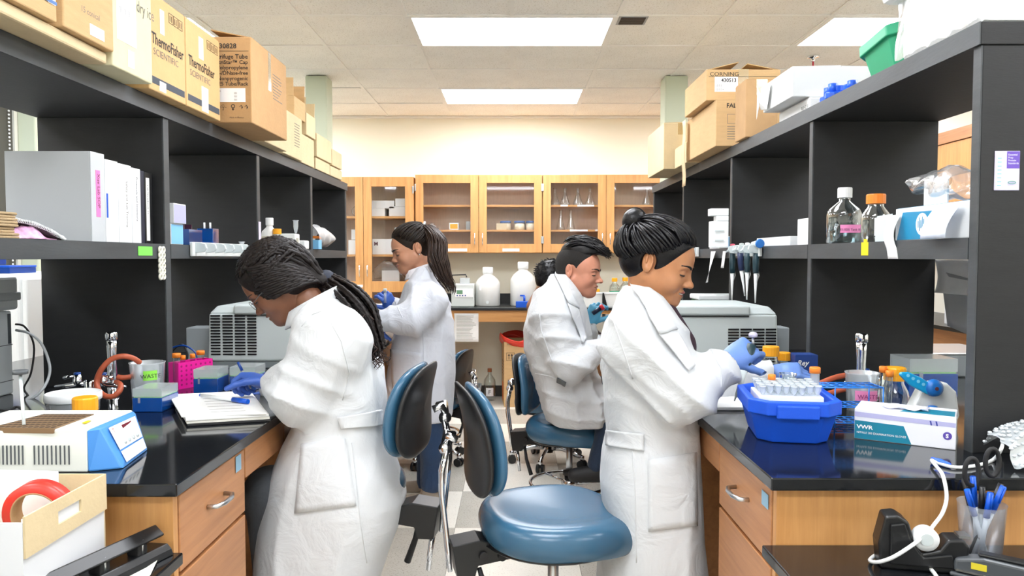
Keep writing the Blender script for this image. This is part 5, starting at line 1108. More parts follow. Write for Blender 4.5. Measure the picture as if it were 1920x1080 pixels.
# ---------------------------------------------------------------- person almost hidden behind the man
def person_hidden():
    Y0=4.75; P=thing('person','person with dark curly hair, almost hidden behind the seated man','person',(.30,Y0,.48))
    Mh=head_matrix(1036,528,Y0,1,math.radians(20),-.3,1.0); sk=skin('skin_brown','8a5a42','')
    hv=head_parts(P,Mh,dict(),sk,mat('lips_brown','6b3a34',.45),M_hblk)
    f=Field((.02,4.4,.5),(.62,5.1,1.28),.013); f.stack(rows_of(Y0,[(552,1030,1060,.08),(575,1020,1080,.16),(620,1014,1090,.19),(700,1018,1095,.18),(755,1015,1105,.2)]),.03)
    sh,el,wr=at(1050,600,4.6),at(1075,670,4.58),at(1120,640,4.6); f.cone(sh,el,.07,.06,.04); f.cone(el,wr,.055,.045,.03); V,Q=f.mesh(); part('lab_coat',np_mesh('lab_coat',relax(V,Q,2),Q,M_coat),None,P,world=True)
    g=Field((.05,4.45,.05),(.75,5.05,.62),.014)
    for y in (4.66,4.86): g.cone((.25,y,.53),(.58,y,.53),.08,.07,.03); g.cone((.58,y,.5),(.55,y,.16),.062,.045,.03)
    a,b=g.mesh(); part('trousers',np_mesh('trousers',relax(a,b),b,M_dark),None,P,world=True)
    b=Field((.05,4.5,.55),(.6,5.0,1.25),.014); b.cone((.27,Y0,.6),(.27,Y0,1.0),.11,.10,.04); b.cone((.27,Y0,1.0),Mh@Vector((-.03,0,-.10)),.045,.045,.03); b.cone(sh,el,.045,.04,.02); b.cone(el,wr,.038,.03,.02); finish_body(P,[hv,b.mesh()],sk)
    V,Q=hand_mesh(hand_frame(at(1126,640,4.6),at(1146,632,4.6),(0,-.4,.9)),curl=(.5,.6,.4),side=-1,scale=1.0); part('glove',np_mesh('glove',V,Q,M_glove_c),None,P,world=True)
    hair_shell(P,Mh,[((.068,0,.066),(1,0,-.3)),((-.0,0,-.05),(.7,0,-1))],M_hblk,grow=.014); paths=[]
    for k in range(260):
        az=rnd.uniform(1.0,5.2); el=rnd.uniform(-.6,1.4); p=scalp(az,el,.012); a=rnd.uniform(0,6); paths.append([p+ (p-SK[0])*(.035*i)+Vector((math.cos(a+i*1.4)*.006,math.sin(a+i*1.4)*.006,math.cos(a+i)*.005)) for i in range(5)])
    strands('curl',paths,.0026,M_hblk,P,Mh,n=4)
person_hidden()
# ================= THINGS ON THE LEFT BENCH =================
ZT=.9203; ZS=1.4263
def P3(px,py,Y): return at(px,py,Y)
def tipbox(label,x0,x1,y0,y1,z0,h,col=None,rz=0):
    t=thing('pipette_tip_box',label,'tip box',((x0+x1)/2,(y0+y1)/2,z0),rz,'blue pipette tip boxes'); a,b=(x1-x0)/2,(y1-y0)/2
    part('base',MB().box(-a,a,-b,b,0,h*.62),clear('blue_clear_plastic','2f7fe0',.15,.75,'0c56b4',.15),t,bevel=.002)
    part('tip_tray',MB().box(-a*.94,a*.94,-b*.94,b*.94,h*.622,h*.66),mat('pale_green_tray','a9d8a0',.5),t)
    q=MB(); q.box(-a*.98,a*.98,-b*.98,-b*.94,h*.67,h).box(-a*.98,a*.98,b*.94,b*.98,h*.67,h).box(-a*.98,-a*.94,-b*.94,b*.94,h*.67,h).box(a*.94,a*.98,-b*.94,b*.94,h*.67,h).box(-a*.98,a*.98,-b*.98,b*.98,h,h+.002)
    part('lid',q,M_frost,t); part('latch',MB().box(-a*.6,-a*.45,-b-.002,-b+.001,h*.4,h*.66),M_frost,t); return t
def cap_jar(name,label,c,r,h,capm,cap_h,glassm=None,liquid=None,group=None,neck=.75,cat='bottle',cr=None,parent_label=None,lw=None):
    """round bottle: shoulders, neck and ribbed screw cap"""
    t=thing(name,label,cat,c,0,group); cr=cr or r*neck
    hs=h-cap_h; prof=[(r*.9,0),(r,.004),(r,hs*.62),(r*.92,hs*.74),(cr*.85,hs*.92),(cr*.82,hs+.004)]
    part('bottle_body',MB().lathe(prof,n=28,cap=False).lathe([(0.0001,.001),(r*.9,0.001)],n=28,cap=False),glassm or M_glass,t)
    if liquid: part('liquid',MB().lathe([(r*.93,.003),(r*.95,.006),(r*.95,hs*liquid[1])],n=24),liquid[0],t)
    q=MB(); n=36; vs=[]; 
    for z in (hs,hs+cap_h*.9,hs+cap_h): 
        for k in range(n): a=2*PI*k/n; rr=cr*(1+.025*(k%2))*(1 if z<hs+cap_h*.95 else .93); vs.append((rr*math.cos(a),rr*math.sin(a),z))
    q.add(vs,[(i*n+k,i*n+(k+1)%n,(i+1)*n+(k+1)%n,(i+1)*n+k) for i in range(2) for k in range(n)]+[tuple(range(2*n,3*n)),tuple(range(n))[::-1]])
    part('cap',q,capm,t); return t
def open_beaker(label,c,r,h,m,group=None,name='plastic_beaker',taper=.85):
    t=thing(name,label,'beaker',c,0,group); part('cup',MB().lathe([(.001,.002),(r*taper,.0),(r,h-.004),(r*1.04,h),(r*.97,h),(r*taper-.003,.004)],n=32,cap=False),m,t); return t
# dry bath heater
t=thing('dry_bath_heater','white and blue block heater with red display, at the left bench end','heater',(-1.05,1.67,ZT))
M_hb=mat('warm_white_casing','e4e7e0',.4); M_sky=mat('sky_blue_casing','4a8fd8',.35)
part('casing',MB().hexa([(-1.205,1.573,ZT),(-.908,1.573,ZT),(-.908,1.77,ZT),(-1.205,1.77,ZT)],[(-1.205,1.575,1.012),(-.908,1.575,1.012),(-.908,1.768,1.014),(-1.205,1.768,1.014)]),M_hb,t,world=True,bevel=.003)
Bq=[(-.9075,1.573,ZT),(-.845,1.60,ZT),(-.868,1.757,ZT),(-.9075,1.77,ZT)]; Tq=[(-.9075,1.575,1.012),(-.893,1.60,1.01),(-.893,1.75,1.012),(-.9075,1.768,1.013)]
con=part('console',MB().hexa(Bq,Tq),M_sky,t,world=True,bevel=.004)
b0,b1,t0,t1=Vector(Bq[1]),Vector(Bq[2]),Vector(Tq[1]),Vector(Tq[2])
fp=lambda u,v,o=.0008:(b0.lerp(b1,u).lerp(t0.lerp(t1,u),v))+((b1-b0).cross(t0-b0)).normalized()*o
def fq(u0,u1,v0,v1,o,m,nm): part(nm,MB().quad(fp(u0,v0,o),fp(u1,v0,o),fp(u1,v1,o),fp(u0,v1,o)),m,con,world=True)
fq(.12,.9,.38,.92,.0045,M_sticker,'control_panel'); fq(.12,.9,.08,.34,.0045,M_sticker,'control_panel'); fq(.44,.74,.68,.86,.0055,mat('dark_red_display','6a1020',.2),'display')
Mp=frame(fp(.17,.76,.006),b1-b0,t0-b0); text('lettering','Thermo',.016,mat('red_print','c8402c',.6),con,Mp)
for k in range(4): a=fp(.34+k*.14,.52,.003); part('button',MB().lathe([(.0001,0),(.007,0),(.007,.001),(.0001,.001)],n=14,M=frame((0,0,0),b1-b0,t0-b0)),M_lgrey,con).location=(0,0,0)
for o,k in zip([o for o in con.children if o.name.startswith('button')],range(4)): o.location=mw(con).inverted()@fp(.34+k*.14,.5,.005)
q=MB()
for x0,n_ in ((-1.62,0),): pass
for k in range(9):
    x=at(64+k*8.1,850,1.572).x; q.box(x-.0012,x+.0012,1.5718,1.574,.937,.978)
for k in range(14):
    x=at(42-k*7.4,850,1.572).x
    if x>-1.19: q.box(x-.0012,x+.0012,1.5718,1.574,.937,.978)
part('vent_slots',q,M_dgrey,t,world=True,kind='stuff')
# heating block with wells
c=[atz(82,777,1.0145),atz(176,777,1.0145),atz(100,804,1.0145),atz(-20,803,1.0145)]; q=MB(); q.hexa([v-Vector((0,0,.01)) for v in (c[3],c[2],c[1],c[0])],[v+Vector((0,0,.001)) for v in (c[3],c[2],c[1],c[0])]); bl=part('heating_block',q,mat('bronze_block','8a6f52',.5,.3),t,world=True)
q=MB()
for i in range(11):
    for j in range(7):
        u=(i+.5)/11; v=(j+.5)/7; p=c[3].lerp(c[2],u).lerp(c[0].lerp(c[1],u),v); q.lathe([(.0001,.0012),(.0055,.0012)],c=p,n=10,cap=False)
part('well',q,mat('well_dark','3d2f24',.7),bl,world=True,kind='stuff')
part('yellow_sticker',MB().quad(atz(152,793,1.0155),atz(165,788,1.0155),atz(172,788,1.0155),atz(160,794,1.0155)),mat('yellow_sticker','f2cf18',.5),t,world=True)
t=thing('thermometer','thin white thermometer with grey round top standing in the block heater','thermometer',atz(45,797,1.0165))
part('stem',MB().cyl(atz(45,797,1.0165)*1,at(38,702,1.66),.0035,n=10),M_lgrey,t,world=True); g_=at(38,698,1.66); part('dial',MB().cyl(g_-Vector((0,0,.004)),g_+Vector((0,0,.005)),.0155,n=20),M_dgrey,t,world=True)
# tubs and jars
c=Vector((-1.235,2.08,ZT)); t=thing('storage_tub','round white plastic tub with lid behind the block heater','tub',c); part('tub_wall',MB().lathe([(.062,0),(.067,.06),(.067,.064)],n=32),M_frost,t); part('lid',MB().lathe([(.0705,.058),(.072,.06),(.072,.078),(.068,.080),(.066,.076)],n=36),M_white,t)
t=thing('clear_box','low clear plastic box with blue contents, left of the yellow-capped jar','box',(-1.19,1.88,ZT)); part('box_wall',MB().hexa([(-.06,-.04,0),(.07,-.04,0),(.07,.04,0),(-.06,.04,0)],[(-.045,-.035,.055),(.068,-.038,.055),(.068,.038,.055),(-.045,.035,.055)]),M_frost,t,bevel=.003); part('contents',MB().box(-.04,.06,-.03,.03,.002,.028),MATS['blue_clear_plastic'] if 'blue_clear_plastic' in MATS else M_blue,t)
cap_jar('screw_cap_jar','glass jar with amber yellow cap behind the block heater',(-1.075,1.86,ZT),.030,.108,M_yel,.034,cr=.0285,group='amber-capped bottles')
# chrome service post, gas taps, hose
def post(label,c,h,gr):
    t=thing('service_post',label,'pipe',c,0,gr); part('tube',MB().lathe([(.021,0),(.021,.006),(.0155,.01),(.0165,h*.3),(.0135,h*.55),(.0155,h*.75),(.0165,h*.86)],n=22),M_chrome,t); part('collar',MB().lathe([(.0165,h*.86),(.0195,h*.88),(.0195,h*.97),(.0165,h)],n=22),M_chrome,t)
post('tall chrome service pipe under the left shelf beside the hose',(-1.318,2.44,ZT),.215,'chrome service pipes'); post('tall chrome service pipe under the right shelf',(1.113,2.36,ZT),.218,'chrome service pipes')
def gas_tap(label,c,s=1,two=True):
    t=thing('gas_tap',label,'tap',c,0,'chrome gas taps'); part('turret',MB().lathe([(.026,0),(.022,.02),(.016,.05),(.020,.075),(.014,.083)],n=20),M_chrome,t)
    for d in ((-1,1) if two else (-1,)):
        v=part('valve',MB().lathe([(.011,0),(.013,.008),(.011,.03)],n=14,M=Matrix.Translation((d*.040,0,.068))),M_chrome,t)
        part('nozzle',MB().tube([(d*.012,0,.068),(d*.04,0,.070),(d*.055,0,.066),(d*.075,0,.064),(d*.11,0,.060)],[.008,.010,.009,.007,.0035],12),M_chrome,v)
        part('blue_button',MB().lathe([(.0001,.0),(.010,0),(.010,.006),(.0001,.007)],n=14,M=Matrix.Translation((d*.040,0,.098))),M_blued,v); part('lever',MB().tube([(d*.04,0,.094),(d*.06,-.01,.093),(d*.075,-.012,.088)],[.006,.005,.006],8),M_chrome,v)
gas_tap('chrome gas tap with two valves and blue buttons beside the orange hose',(-1.30,2.28,ZT)); gas_tap('chrome gas tap with blue button behind the right waste beaker',(1.17,2.36,ZT),two=False)
hp=[at(262,680,2.32),at(250,672,2.30),at(232,668,2.28),at(210,673,2.27),at(192,690,2.26),at(182,712,2.26),at(184,730,2.25),at(196,742,2.24),at(212,743,2.24),at(224,733,2.25),at(226,722,2.27),at(218,716,2.30)]
def smooth(pts,n=5):
    out=[]; m=len(pts)
    for i in range(m-1):
        p0,p1,p2,p3=pts[max(i-1,0)],pts[i],pts[i+1],pts[min(i+2,m-1)]
        for k in range(n):
            u=k/n; out.append(.5*((2*p1)+(p2-p0)*u+(2*p0-5*p1+4*p2-p3)*u*u+(3*p1-p0-3*p2+p3)*u**3))
    return out+[pts[-1]]
single('rubber_hose',MB().tube(smooth(hp),.0085,10),M_rubber,'coiled orange rubber hose hanging from the left gas tap','hose'); single('rubber_hose',MB().tube(smooth([at(221,707,2.30),at(232,708,2.30),at(250,706,2.34)]),.0082,10),M_rubber,'short orange hose stub running behind the left waste beaker','hose')
# beaker WASTE
def label_on(bk,r,h,a0,a1,z0,z1,m,txt,tm,size,name='tape_label'):
    q=MB(); q.grid(lambda u,v:((r+.0012)*math.cos(a0+(a1-a0)*u),(r+.0012)*math.sin(a0+(a1-a0)*u),z0+(z1-z0)*v),10,2); lb=part(name,q,m,bk)
    if txt:
        am=(a0+a1)/2; o=Vector((math.cos(am),math.sin(am),0))*(r+.003); text('lettering',txt,size,tm,lb,frame(o+Vector((0,0,z0+(z1-z0)*.25)),(-math.sin(am),math.cos(am),0),(0,0,1)),align='CENTER',world=False)
bk=open_beaker('frosted plastic beaker with a green handwritten waste label',(-1.158,2.35,ZT),.052,.127,M_frost,'plastic waste beakers'); label_on(bk,.0505,.1,-1.35,-.55,.075,.105,mat('lime_tape','8fe04a',.5),'WASTE',M_ink,.018)
tipbox('blue pipette tip box with clear lid in front of the green-labelled beaker',-1.126,-1.038,2.19,2.30,ZT,.068)
tipbox('blue pipette tip box beside the magenta rack',-1.078,-.995,2.50,2.60,ZT,.078); tipbox('blue pipette tip box nearest the writing hand',-.975,-.885,2.55,2.66,ZT,.078)
# magenta tube rack
t=thing('tube_rack','magenta tube rack holding orange-capped tubes on the left bench','rack',(-1.145,2.64,ZT),math.radians(62)); part('rack_shell',MB().box(-.072,.072,-.026,.026,0,.006).box(-.072,.072,-.026,-.023,.006,.092).box(-.072,.072,.023,.026,.006,.092).box(-.072,-.069,-.023,.023,.006,.092).box(.069,.072,-.023,.023,.006,.092),M_pink,t)
q=MB()
for i in range(7):
    for j in range(5): q.lathe([(.0001,0),(.0042,0)],n=8,cap=False,M=Matrix.Translation((-.06+i*.02,-.0264,.015+j*.016))@Matrix.Rotation(PI/2,4,'X'))
part('hole',q,mat('dark_magenta','a80c68',.6),t,kind='stuff')
for k,(px,py,r) in enumerate(((331,666,.0145),(343,670,.009),(361,667,.009),(376,661,.0145))):
    p=at(px,py,2.58+.03*k); tb=thing('centrifuge_tube',['large orange-capped tube at the left of the magenta rack','small orange-capped tube behind the large left one in the magenta rack','small orange-capped tube right of the gap in the magenta rack','large orange-capped tube at the right end of the magenta rack'][k],'tube',(p.x,p.y,ZT+.01),0,'orange-capped tubes in the magenta rack'); h=p.z-ZT-.01
    part('tube',MB().lathe([(.001,0),(r*.5,.008),(r*.85,.02),(r*.85,h-.008)],n=16,cap=False),M_glass,tb); part('cap',MB().lathe([(r,h-.008),(r,h+.005),(r*.9,h+.007)],n=20),M_or,tb)
# centrifuges
def centrifuge(label,x0,x1,y0,y1,z1,slots,lid,bx=None):
    t=thing('benchtop_centrifuge',label,'centrifuge',((x0+x1)/2,(y0+y1)/2,ZT),0,'benchtop centrifuges'); M_cf=mat('centrifuge_casing','ccd5d5',.38)
    part('base_band',MB().box(x0+.004,x1-.004,y0+.004,y1,ZT,ZT+.028),mat('centrifuge_base','80888c',.45),t,world=True,bevel=.004)
    part('housing',MB().hexa([(x0,y0,ZT+.0285),(x1,y0,ZT+.0285),(x1,y1,ZT+.0285),(x0,y1,ZT+.0285)],[(x0+.004,y0+.006,z1-.03),(x1-.004,y0+.006,z1-.03),(x1-.004,y1,z1-.03),(x0+.004,y1,z1-.03)]),M_cf,t,world=True,bevel=.01,seg=3)
    part('top_cover',MB().hexa([(x0+.004,y0+.006,z1-.032),(x1-.004,y0+.006,z1-.032),(x1-.004,y1,z1-.032),(x0+.004,y1,z1-.032)],[(x0+.03,y0+.03,z1),(x1-.03,y0+.03,z1),(x1-.03,y1-.03,z1),(x0+.03,y1-.03,z1)]),M_cf,t,world=True,bevel=.008,seg=3)
    part('lid',MB().box(lid[0],lid[1],y0-.004,y0+.2,z1-.034,z1+.006),M_cf,t,world=True,bevel=.009,seg=3); part('lid_gap',MB().box(lid[0]+.005,lid[1]-.005,y0-.001,y0+.01,z1-.040,z1-.036),M_blk,t,world=True)
    q=MB()
    for (a,b) in slots[0]:
        for k in range(slots[3]): z=slots[1]-k*slots[2]; q.box(a,b,y0-.0006,y0+.003,z-.0034,z+.0034)
    part('vent_slots',q,M_blk,t,world=True,kind='stuff')
    if bx: part('filter_behind_slots',MB().box(bx[0],bx[1],y0-.0009,y0-.0001,bx[2],bx[3]),mat('beige_filter','d6d3ae',.6),t,world=True)
    return t
k_=3.06/1395; sx=lambda px:(px-960)*k_
centrifuge('light grey benchtop centrifuge with vent grille on the left bench',sx(387),sx(575),3.06,3.5,1.178,([(sx(393),sx(411)),(sx(415.5),sx(434.5)),(sx(438.5),sx(458)),(sx(462),sx(479))],1.138,.0123,14),(sx(437),sx(560)),None)
k_=2.95/1395
centrifuge('light grey benchtop centrifuge with vent grille on the right bench',sx(1262),sx(1462),2.95,3.45,1.182,([(sx(1367),sx(1387)),(sx(1390),sx(1411)),(sx(1413.5),sx(1435)),(sx(1437.5),sx(1457))],1.092,.0117,13),(sx(1262),sx(1408)),None)
t=thing('power_supply','small plain grey box behind the left centrifuge','box',(-1.33,3.2,ZT)); part('casing',MB().box(-.055,.055,-.05,.05,0,.16),M_grey,t,bevel=.004); part('foot',MB().box(-.05,.05,-.045,.045,-.0,.002),M_blk2,t)
t=thing('power_supply','small plain grey box beside the right centrifuge','box',(1.105,3.15,ZT)); part('casing',MB().box(-.05,.055,-.05,.05,0,.165),M_grey,t,bevel=.004); part('foot',MB().box(-.04,.045,-.045,.045,-.0,.002),M_blk2,t)
for i,(pts,m,lb) in enumerate((([(322,652),(345,648),(365,660),(372,680)],M_blued,'blue cable curling behind the magenta rack'),([(322,660),(340,645),(352,665),(345,690)],M_blk2,'black cable curling behind the magenta rack'),([(322,668),(338,672),(350,690),(352,705)],M_dgrey,'grey cable lying behind the magenta rack'))):
    single('cable',MB().tube(smooth([at(a,b,2.80+.05*i) for a,b in pts]),.0035,6),m,lb,'cable')
# notebook stack
t=thing('paper_stack','loose stack of white lab papers under the writing hand','papers',(-.98,2.3,ZT))
def sheet(z0,z1,c,m,nm='sheet_stack'): cc=[atz(x,y,z0) for x,y in c]; dd=[Vector((p.x,p.y,z1)) for p in cc]; return part(nm,MB().hexa(cc,dd),m,t,world=True,bevel=.0012)
sheet(.9205,.926,[(352,800),(508,790),(470,745),(325,752)],M_blk2,'black_cover')
sheet(.9265,.934,[(350,795),(506,786),(468,741),(322,748)],mat('cream_sheets','e8e6dc',.8),'sheet_stack'); sheet(.9345,.942,[(348,790),(504,781),(470,737),(330,744)],M_paper); sheet(.9425,.947,[(340,783),(500,777),(468,735),(316,742)],M_paper)
q=MB()
for k in range(6): a=atz(380+k*3,748+k*5,.9475); b=atz(440+k*4,745+k*5,.9475); q.hexa([a,b,b+Vector((0,.002,0)),a+Vector((0,.002,0))],[v+Vector((0,0,.0002)) for v in (a,b,b+Vector((0,.002,0)),a+Vector((0,.002,0)))])
part('written_lines',q,M_inkg,t,world=True,kind='stuff')
a=atz(378,741,.956); b=atz(437,749,.956); c=atz(465,753,.956); t=thing('marker_pen','white marker pen with blue cap lying on the papers','pen',a); part('barrel',MB().cyl(a,b,.0062,n=12),M_white,t,world=True); part('cap',MB().cyl(b,c,.0072,n=12),M_blue,t,world=True); part('end_plug',MB().cyl(a-(b-a).normalized()*.006,a,.0052,n=12),M_blue,t,world=True)
a=at(446,679,2.315); b=at(469,726,2.30); c=a.lerp(b,.35); t=thing('ballpoint_pen','pen with dark blue end held in the writing hand','pen',b); part('barrel',MB().cyl(c,b,.0042,n=10),M_frost,t,world=True); part('pen_end',MB().cyl(a,c,.0046,n=10),M_blued,t,world=True); part('tip',MB().cyl(b,b+(b-a).normalized()*.01,.0035,.0008,n=10),M_steel,t,world=True)
# instrument at far left with cables
t=thing('bench_instrument','tall grey bench instrument at the left edge with cables plugged in','machine',(-1.9,2.3,ZT)); M_in=mat('instrument_grey','ccd3d6',.4)
x=-1.685; part('housing',MB().box(-2.15,x,1.95,2.50,ZT,1.20),M_in,t,world=True,bevel=.006); part('head',MB().box(-2.15,x+.012,1.95,2.52,1.203,1.315),M_in,t,world=True,bevel=.01); part('head_band',MB().box(-2.15,x+.018,1.95,2.525,1.235,1.262),mat('instrument_band','b4bcc0',.45),t,world=True,bevel=.004)
part('panel_seam',MB().box(x-.002,x+.0006,2.0,2.50,1.085,1.0875).box(x-.002,x+.0006,2.0,2.50,.965,.9675),M_dgrey,t,world=True); part('port_panel',MB().box(x-.003,x+.001,2.478,2.494,1.09,1.19),M_dgrey,t,world=True)
single('cable',MB().tube(smooth([at(29,608,2.5),at(44,611,2.50),at(57,628,2.50),at(64,655,2.50),at(58,700,2.49),at(45,727,2.48),at(52,741,2.46),at(60,757,2.4)]),.0035,6),M_blk2,'black cable from the grey instrument down to the bench','cable'); 
single('cable',MB().tube(smooth([at(30,619,2.5),at(55,625,2.49),at(78,645,2.48),at(92,680,2.47),at(92,705,2.46),at(78,732,2.42),at(50,750,2.40),at(-10,752,2.38)]),.0045,6),mat('light_cable','c8cdd0',.45),'pale grey cable looping from the grey instrument to the bench','cable')
single('cable',MB().tube(smooth([at(-10,768,2.2),at(15,770,2.18),at(33,763,2.2),at(50,775,2.12)]),.004,6),M_blk2,'black cable lying on the bench behind the heater','cable')
# ---------------- low desk, left ----------------
t=thing('open_carton','open white and brown carton of tape rolls on the left low desk','box',(-1.02,1.33,.7705))
x0,x1,y0,y1,z1=-1.25,-.805,1.205,1.452,.953; M_wc=mat('white_carton','e3e5e8',.6)
part('carton_bottom',MB().box(x0,x1,y0,y1,.7705,.775),M_cardl,t,world=True); part('side_wall',MB().box(x0,x1,y0,y0+.004,.775,z1-.01),M_wc,t,world=True); part('side_wall',MB().box(x0,x1,y1-.004,y1,.775,z1),M_cardl,t,world=True); part('side_wall',MB().box(x0,x0+.004,y0+.004,y1-.004,.775,z1),M_cardl,t,world=True)
part('side_wall',MB().box(x1-.004,x1,y0+.004,y1-.004,.775,z1-.005),M_wc,t,world=True)
q=MB(); zz=.883; ym=1.33; 
for a,b,c,d in ((y0+.001,ym-.035,zz,z1),(ym+.035,y1-.001,zz,z1),(ym-.035,ym+.035,zz,z1-.045),(ym-.035,ym+.035,z1-.022,z1)): q.box(x1+.0005,x1+.0045,a,b,c,d)
part('folded_flap',q,M_cardl,t,world=True,label='tan cardboard flap with hand hole')
single('printed_sheet',MB().grid(lambda u,v:(-1.24+u*.36,1.425+.012*math.sin(u*3),.80+v*.165),8,4),M_paper,'white printed sheet standing inside the open carton','paper',solid=.001)
def roll(name,label,c,r,ri,w,m,mi,axis='Y',lean=0):
    t=thing(name,label,'tape',c,0); R={'Y':Matrix.Rotation(PI/2,4,'X'),'Z':Matrix.Identity(4),'X':Matrix.Rotation(PI/2,4,'Y')}[axis]; R=Matrix.Rotation(lean,4,'X')@R
    part('tape_wound',MB().lathe([(ri+.003,-w/2),(r,-w/2),(r,w/2),(ri+.003,w/2)],n=40,M=R,cap=False).lathe([(ri+.003,w/2),(ri+.003,-w/2)],n=40,M=R,cap=False),m,t); part('core',MB().lathe([(ri,-w/2),(ri+.003,-w/2),(ri+.003,w/2),(ri,w/2),(ri,-w/2)],n=40,M=R,cap=False),mi,t); return t
M_red=mat('red_tape','d8372c',.35)
p=at(76,955,1.36); roll('tape_roll','red tape roll standing upright in the open carton',(p.x,p.y,.905),.062,.044,.03,M_red,M_cardd,'Y',.12)
roll('tape_roll','white tape roll with orange rim lying flat in the open carton',(-1.07,1.285,.935),.075,.045,.028,mat('orange_tape','f0803a',.4),M_card,'Z'); 
o=MB().lathe([(.046,.0146),(.068,.0146),(.068,.016),(.046,.016)],c=(0,0,0),n=36,cap=False); part('roll_label',o,M_paper,bpy.data.objects['tape_roll.001'] if 'tape_roll.001' in bpy.data.objects else None)
t=thing('hole_punch','black three-hole punch lying on the left low desk','hole punch',(-.77,1.38,.7705),math.radians(72)); 
part('punch_base',MB().prism([(-.035,0),(.035,0),(.03,.018),(-.02,.022),(-.03,.012)],'x',-.14,.14),M_blk,t,bevel=.002); part('handle_bar',MB().prism([(-.022,.045),(.0,.062),(.022,.052),(.018,.046),(0,.054),(-.018,.04)],'x',-.145,.13),M_blk,t,bevel=.002)
for k in (-.1,-.01,.08): h=part('punch_head',MB().box(k-.012,k+.012,-.015,.015,.018,.044),M_blk2,t,bevel=.003); part('punch_pin',MB().cyl((k,-.012,.02),(k,-.012,.05),.004,n=10),M_steel,h)
single('paper_scrap',MB().add([atz(228,1043,.772),atz(262,1046,.772),atz(300,1040,.776),atz(282,1078,.772),atz(262,1100,.772),atz(195,1085,.772)],[(0,1,2,3,4,5)]),mat('cream_note','eceedd',.8),'torn cream paper scrap on the left low desk','paper',solid=.0006)
# ================= LEFT SHELF =================
def binder(label,x0,x1,y0,y1,h,m,spine=None):
    t=thing('ring_binder',label,'binder',((x0+x1)/2,(y0+y1)/2,ZS),0,'ring binders on the left shelf'); part('cover',MB().box(x0,x1-.004,y0,y0+.003,ZS,ZS+h),m,t,world=True,bevel=.001); part('cover',MB().box(x0,x1-.004,y1-.003,y1,ZS,ZS+h),m,t,world=True,bevel=.001)
    part('spine',MB().box(x1-.0038,x1,y0,y1,ZS,ZS+h),m,t,world=True,bevel=.0012); part('pages',MB().box(x0+.01,x1-.03,y0+.004,y1-.004,ZS+.008,ZS+h-.008),M_paper,t,world=True); return t
M_gb=mat('grey_binder','c3c8cc',.45); M_wb=mat('white_binder','e2e5e8',.4)
t=binder('large grey ring binder with pink spine label, nearest on the left shelf',-1.505,-1.25,2.22,2.295,.268,M_gb); part('pink_label',MB().box(-1.2499,-1.249,2.245,2.268,ZS+.075,ZS+.215),mat('pink_label','f07fc0',.6),t,world=True); text('lettering','Xue Lab SOP',.02,M_ink,t,frame((-1.2485,2.252,ZS+.205),(0,0,-1),(0,1,0)),sx=.95)
t=binder('white ring binder with a blue strip, beside the grey binder',-1.52,-1.25,2.298,2.372,.255,M_wb); part('blue_strip',MB().box(-1.2499,-1.249,2.302,2.311,ZS+.075,ZS+.15),M_blue,t,world=True)
t=binder('plain white ring binder, middle of the white ones',-1.52,-1.25,2.375,2.455,.252,M_wb); text('handwriting','Safety and Lab Training',.016,M_inkg,t,frame((-1.2495,2.42,ZS+.2),(0,0,-1),(0,1,0)))
t=binder('slim white ring binder with written spine, last of the white ones',-1.52,-1.25,2.458,2.515,.248,M_wb); text('handwriting','Protocols and Inventory',.015,M_ink,t,frame((-1.2495,2.485,ZS+.22),(0,0,-1),(0,1,0)))
t=binder('dark navy ring binder between the white binders and the upright',-1.52,-1.252,2.518,2.545,.245,mat('navy_binder','1e2438',.4)); t=binder('black ring binder with a white spine card, next to the upright',-1.52,-1.252,2.549,2.60,.243,M_blk); part('spine_card',MB().box(-1.2519,-1.251,2.556,2.578,ZS+.01,ZS+.225),M_paper,t,world=True); text('handwriting','Lab Notebook 21',.014,M_ink,t,frame((-1.2505,2.562,ZS+.2),(0,0,-1),(0,1,0)))
# paper towels, spiral notebook, pink bag
t=thing('paper_towel_stack','stack of folded brown paper towels at the left shelf end','paper towels',(-1.33,1.83,ZS)); M_tw=mat('brown_towel','b49c78',.95,bump=.4,bscale=60)
random.seed(2)
for k in range(9): o=random.uniform(-.004,.004); part('folded_towel',MB().box(-1.45+o,-1.26+o,1.79,1.90+o,ZS+k*.0075,ZS+k*.0075+.0068),M_tw,t,world=True,bevel=.0025)
t=thing('spiral_notebook','dark spiral notebook with white coil leaning over a pink bag','notebook',(-1.35,2.07,ZS))
cu=smooth([Vector((-1.30,1.86,ZS+.050)),Vector((-1.285,1.93,ZS+.048)),Vector((-1.27,2.0,ZS+.036)),Vector((-1.262,2.07,ZS+.012)),Vector((-1.26,2.095,ZS+.002))],8)
q=MB(); n_=len(cu); vs=[]
for p in cu: vs+=[(p.x,p.y,p.z),(p.x-.19,p.y+.0,p.z+.0)]
q.add(vs,[(2*i,2*i+1,2*i+3,2*i+2) for i in range(n_-1)],True); part('page_block',q,mat('notebook_cover','54434a',.6),t,world=True,solid=.006)
co=[]; 
for i in range(220):
    f_=i/219*(n_-1.001); a=int(f_); p=cu[a].lerp(cu[a+1],f_-a); an=i*1.6; co.append(p+Vector((.001+.006*math.cos(an),0,.006*math.sin(an)+.002)))
part('coil',MB().tube(co,.0013,5),M_white,t,world=True)
single('sample_bag',MB().grid(lambda u,v:(-1.29+.03*v-.01*math.sin(u*9),1.90+u*.17,ZS+.002+(1-v)*(.034*math.sin(PI*min(1,u*.9+.08))+.002*math.sin(u*40))),20,8),mat('pink_marbled_bag','dba6cc',.4,var=.5,vscale=60),'pink and white plastic bag under the spiral notebook','bag',solid=.002)
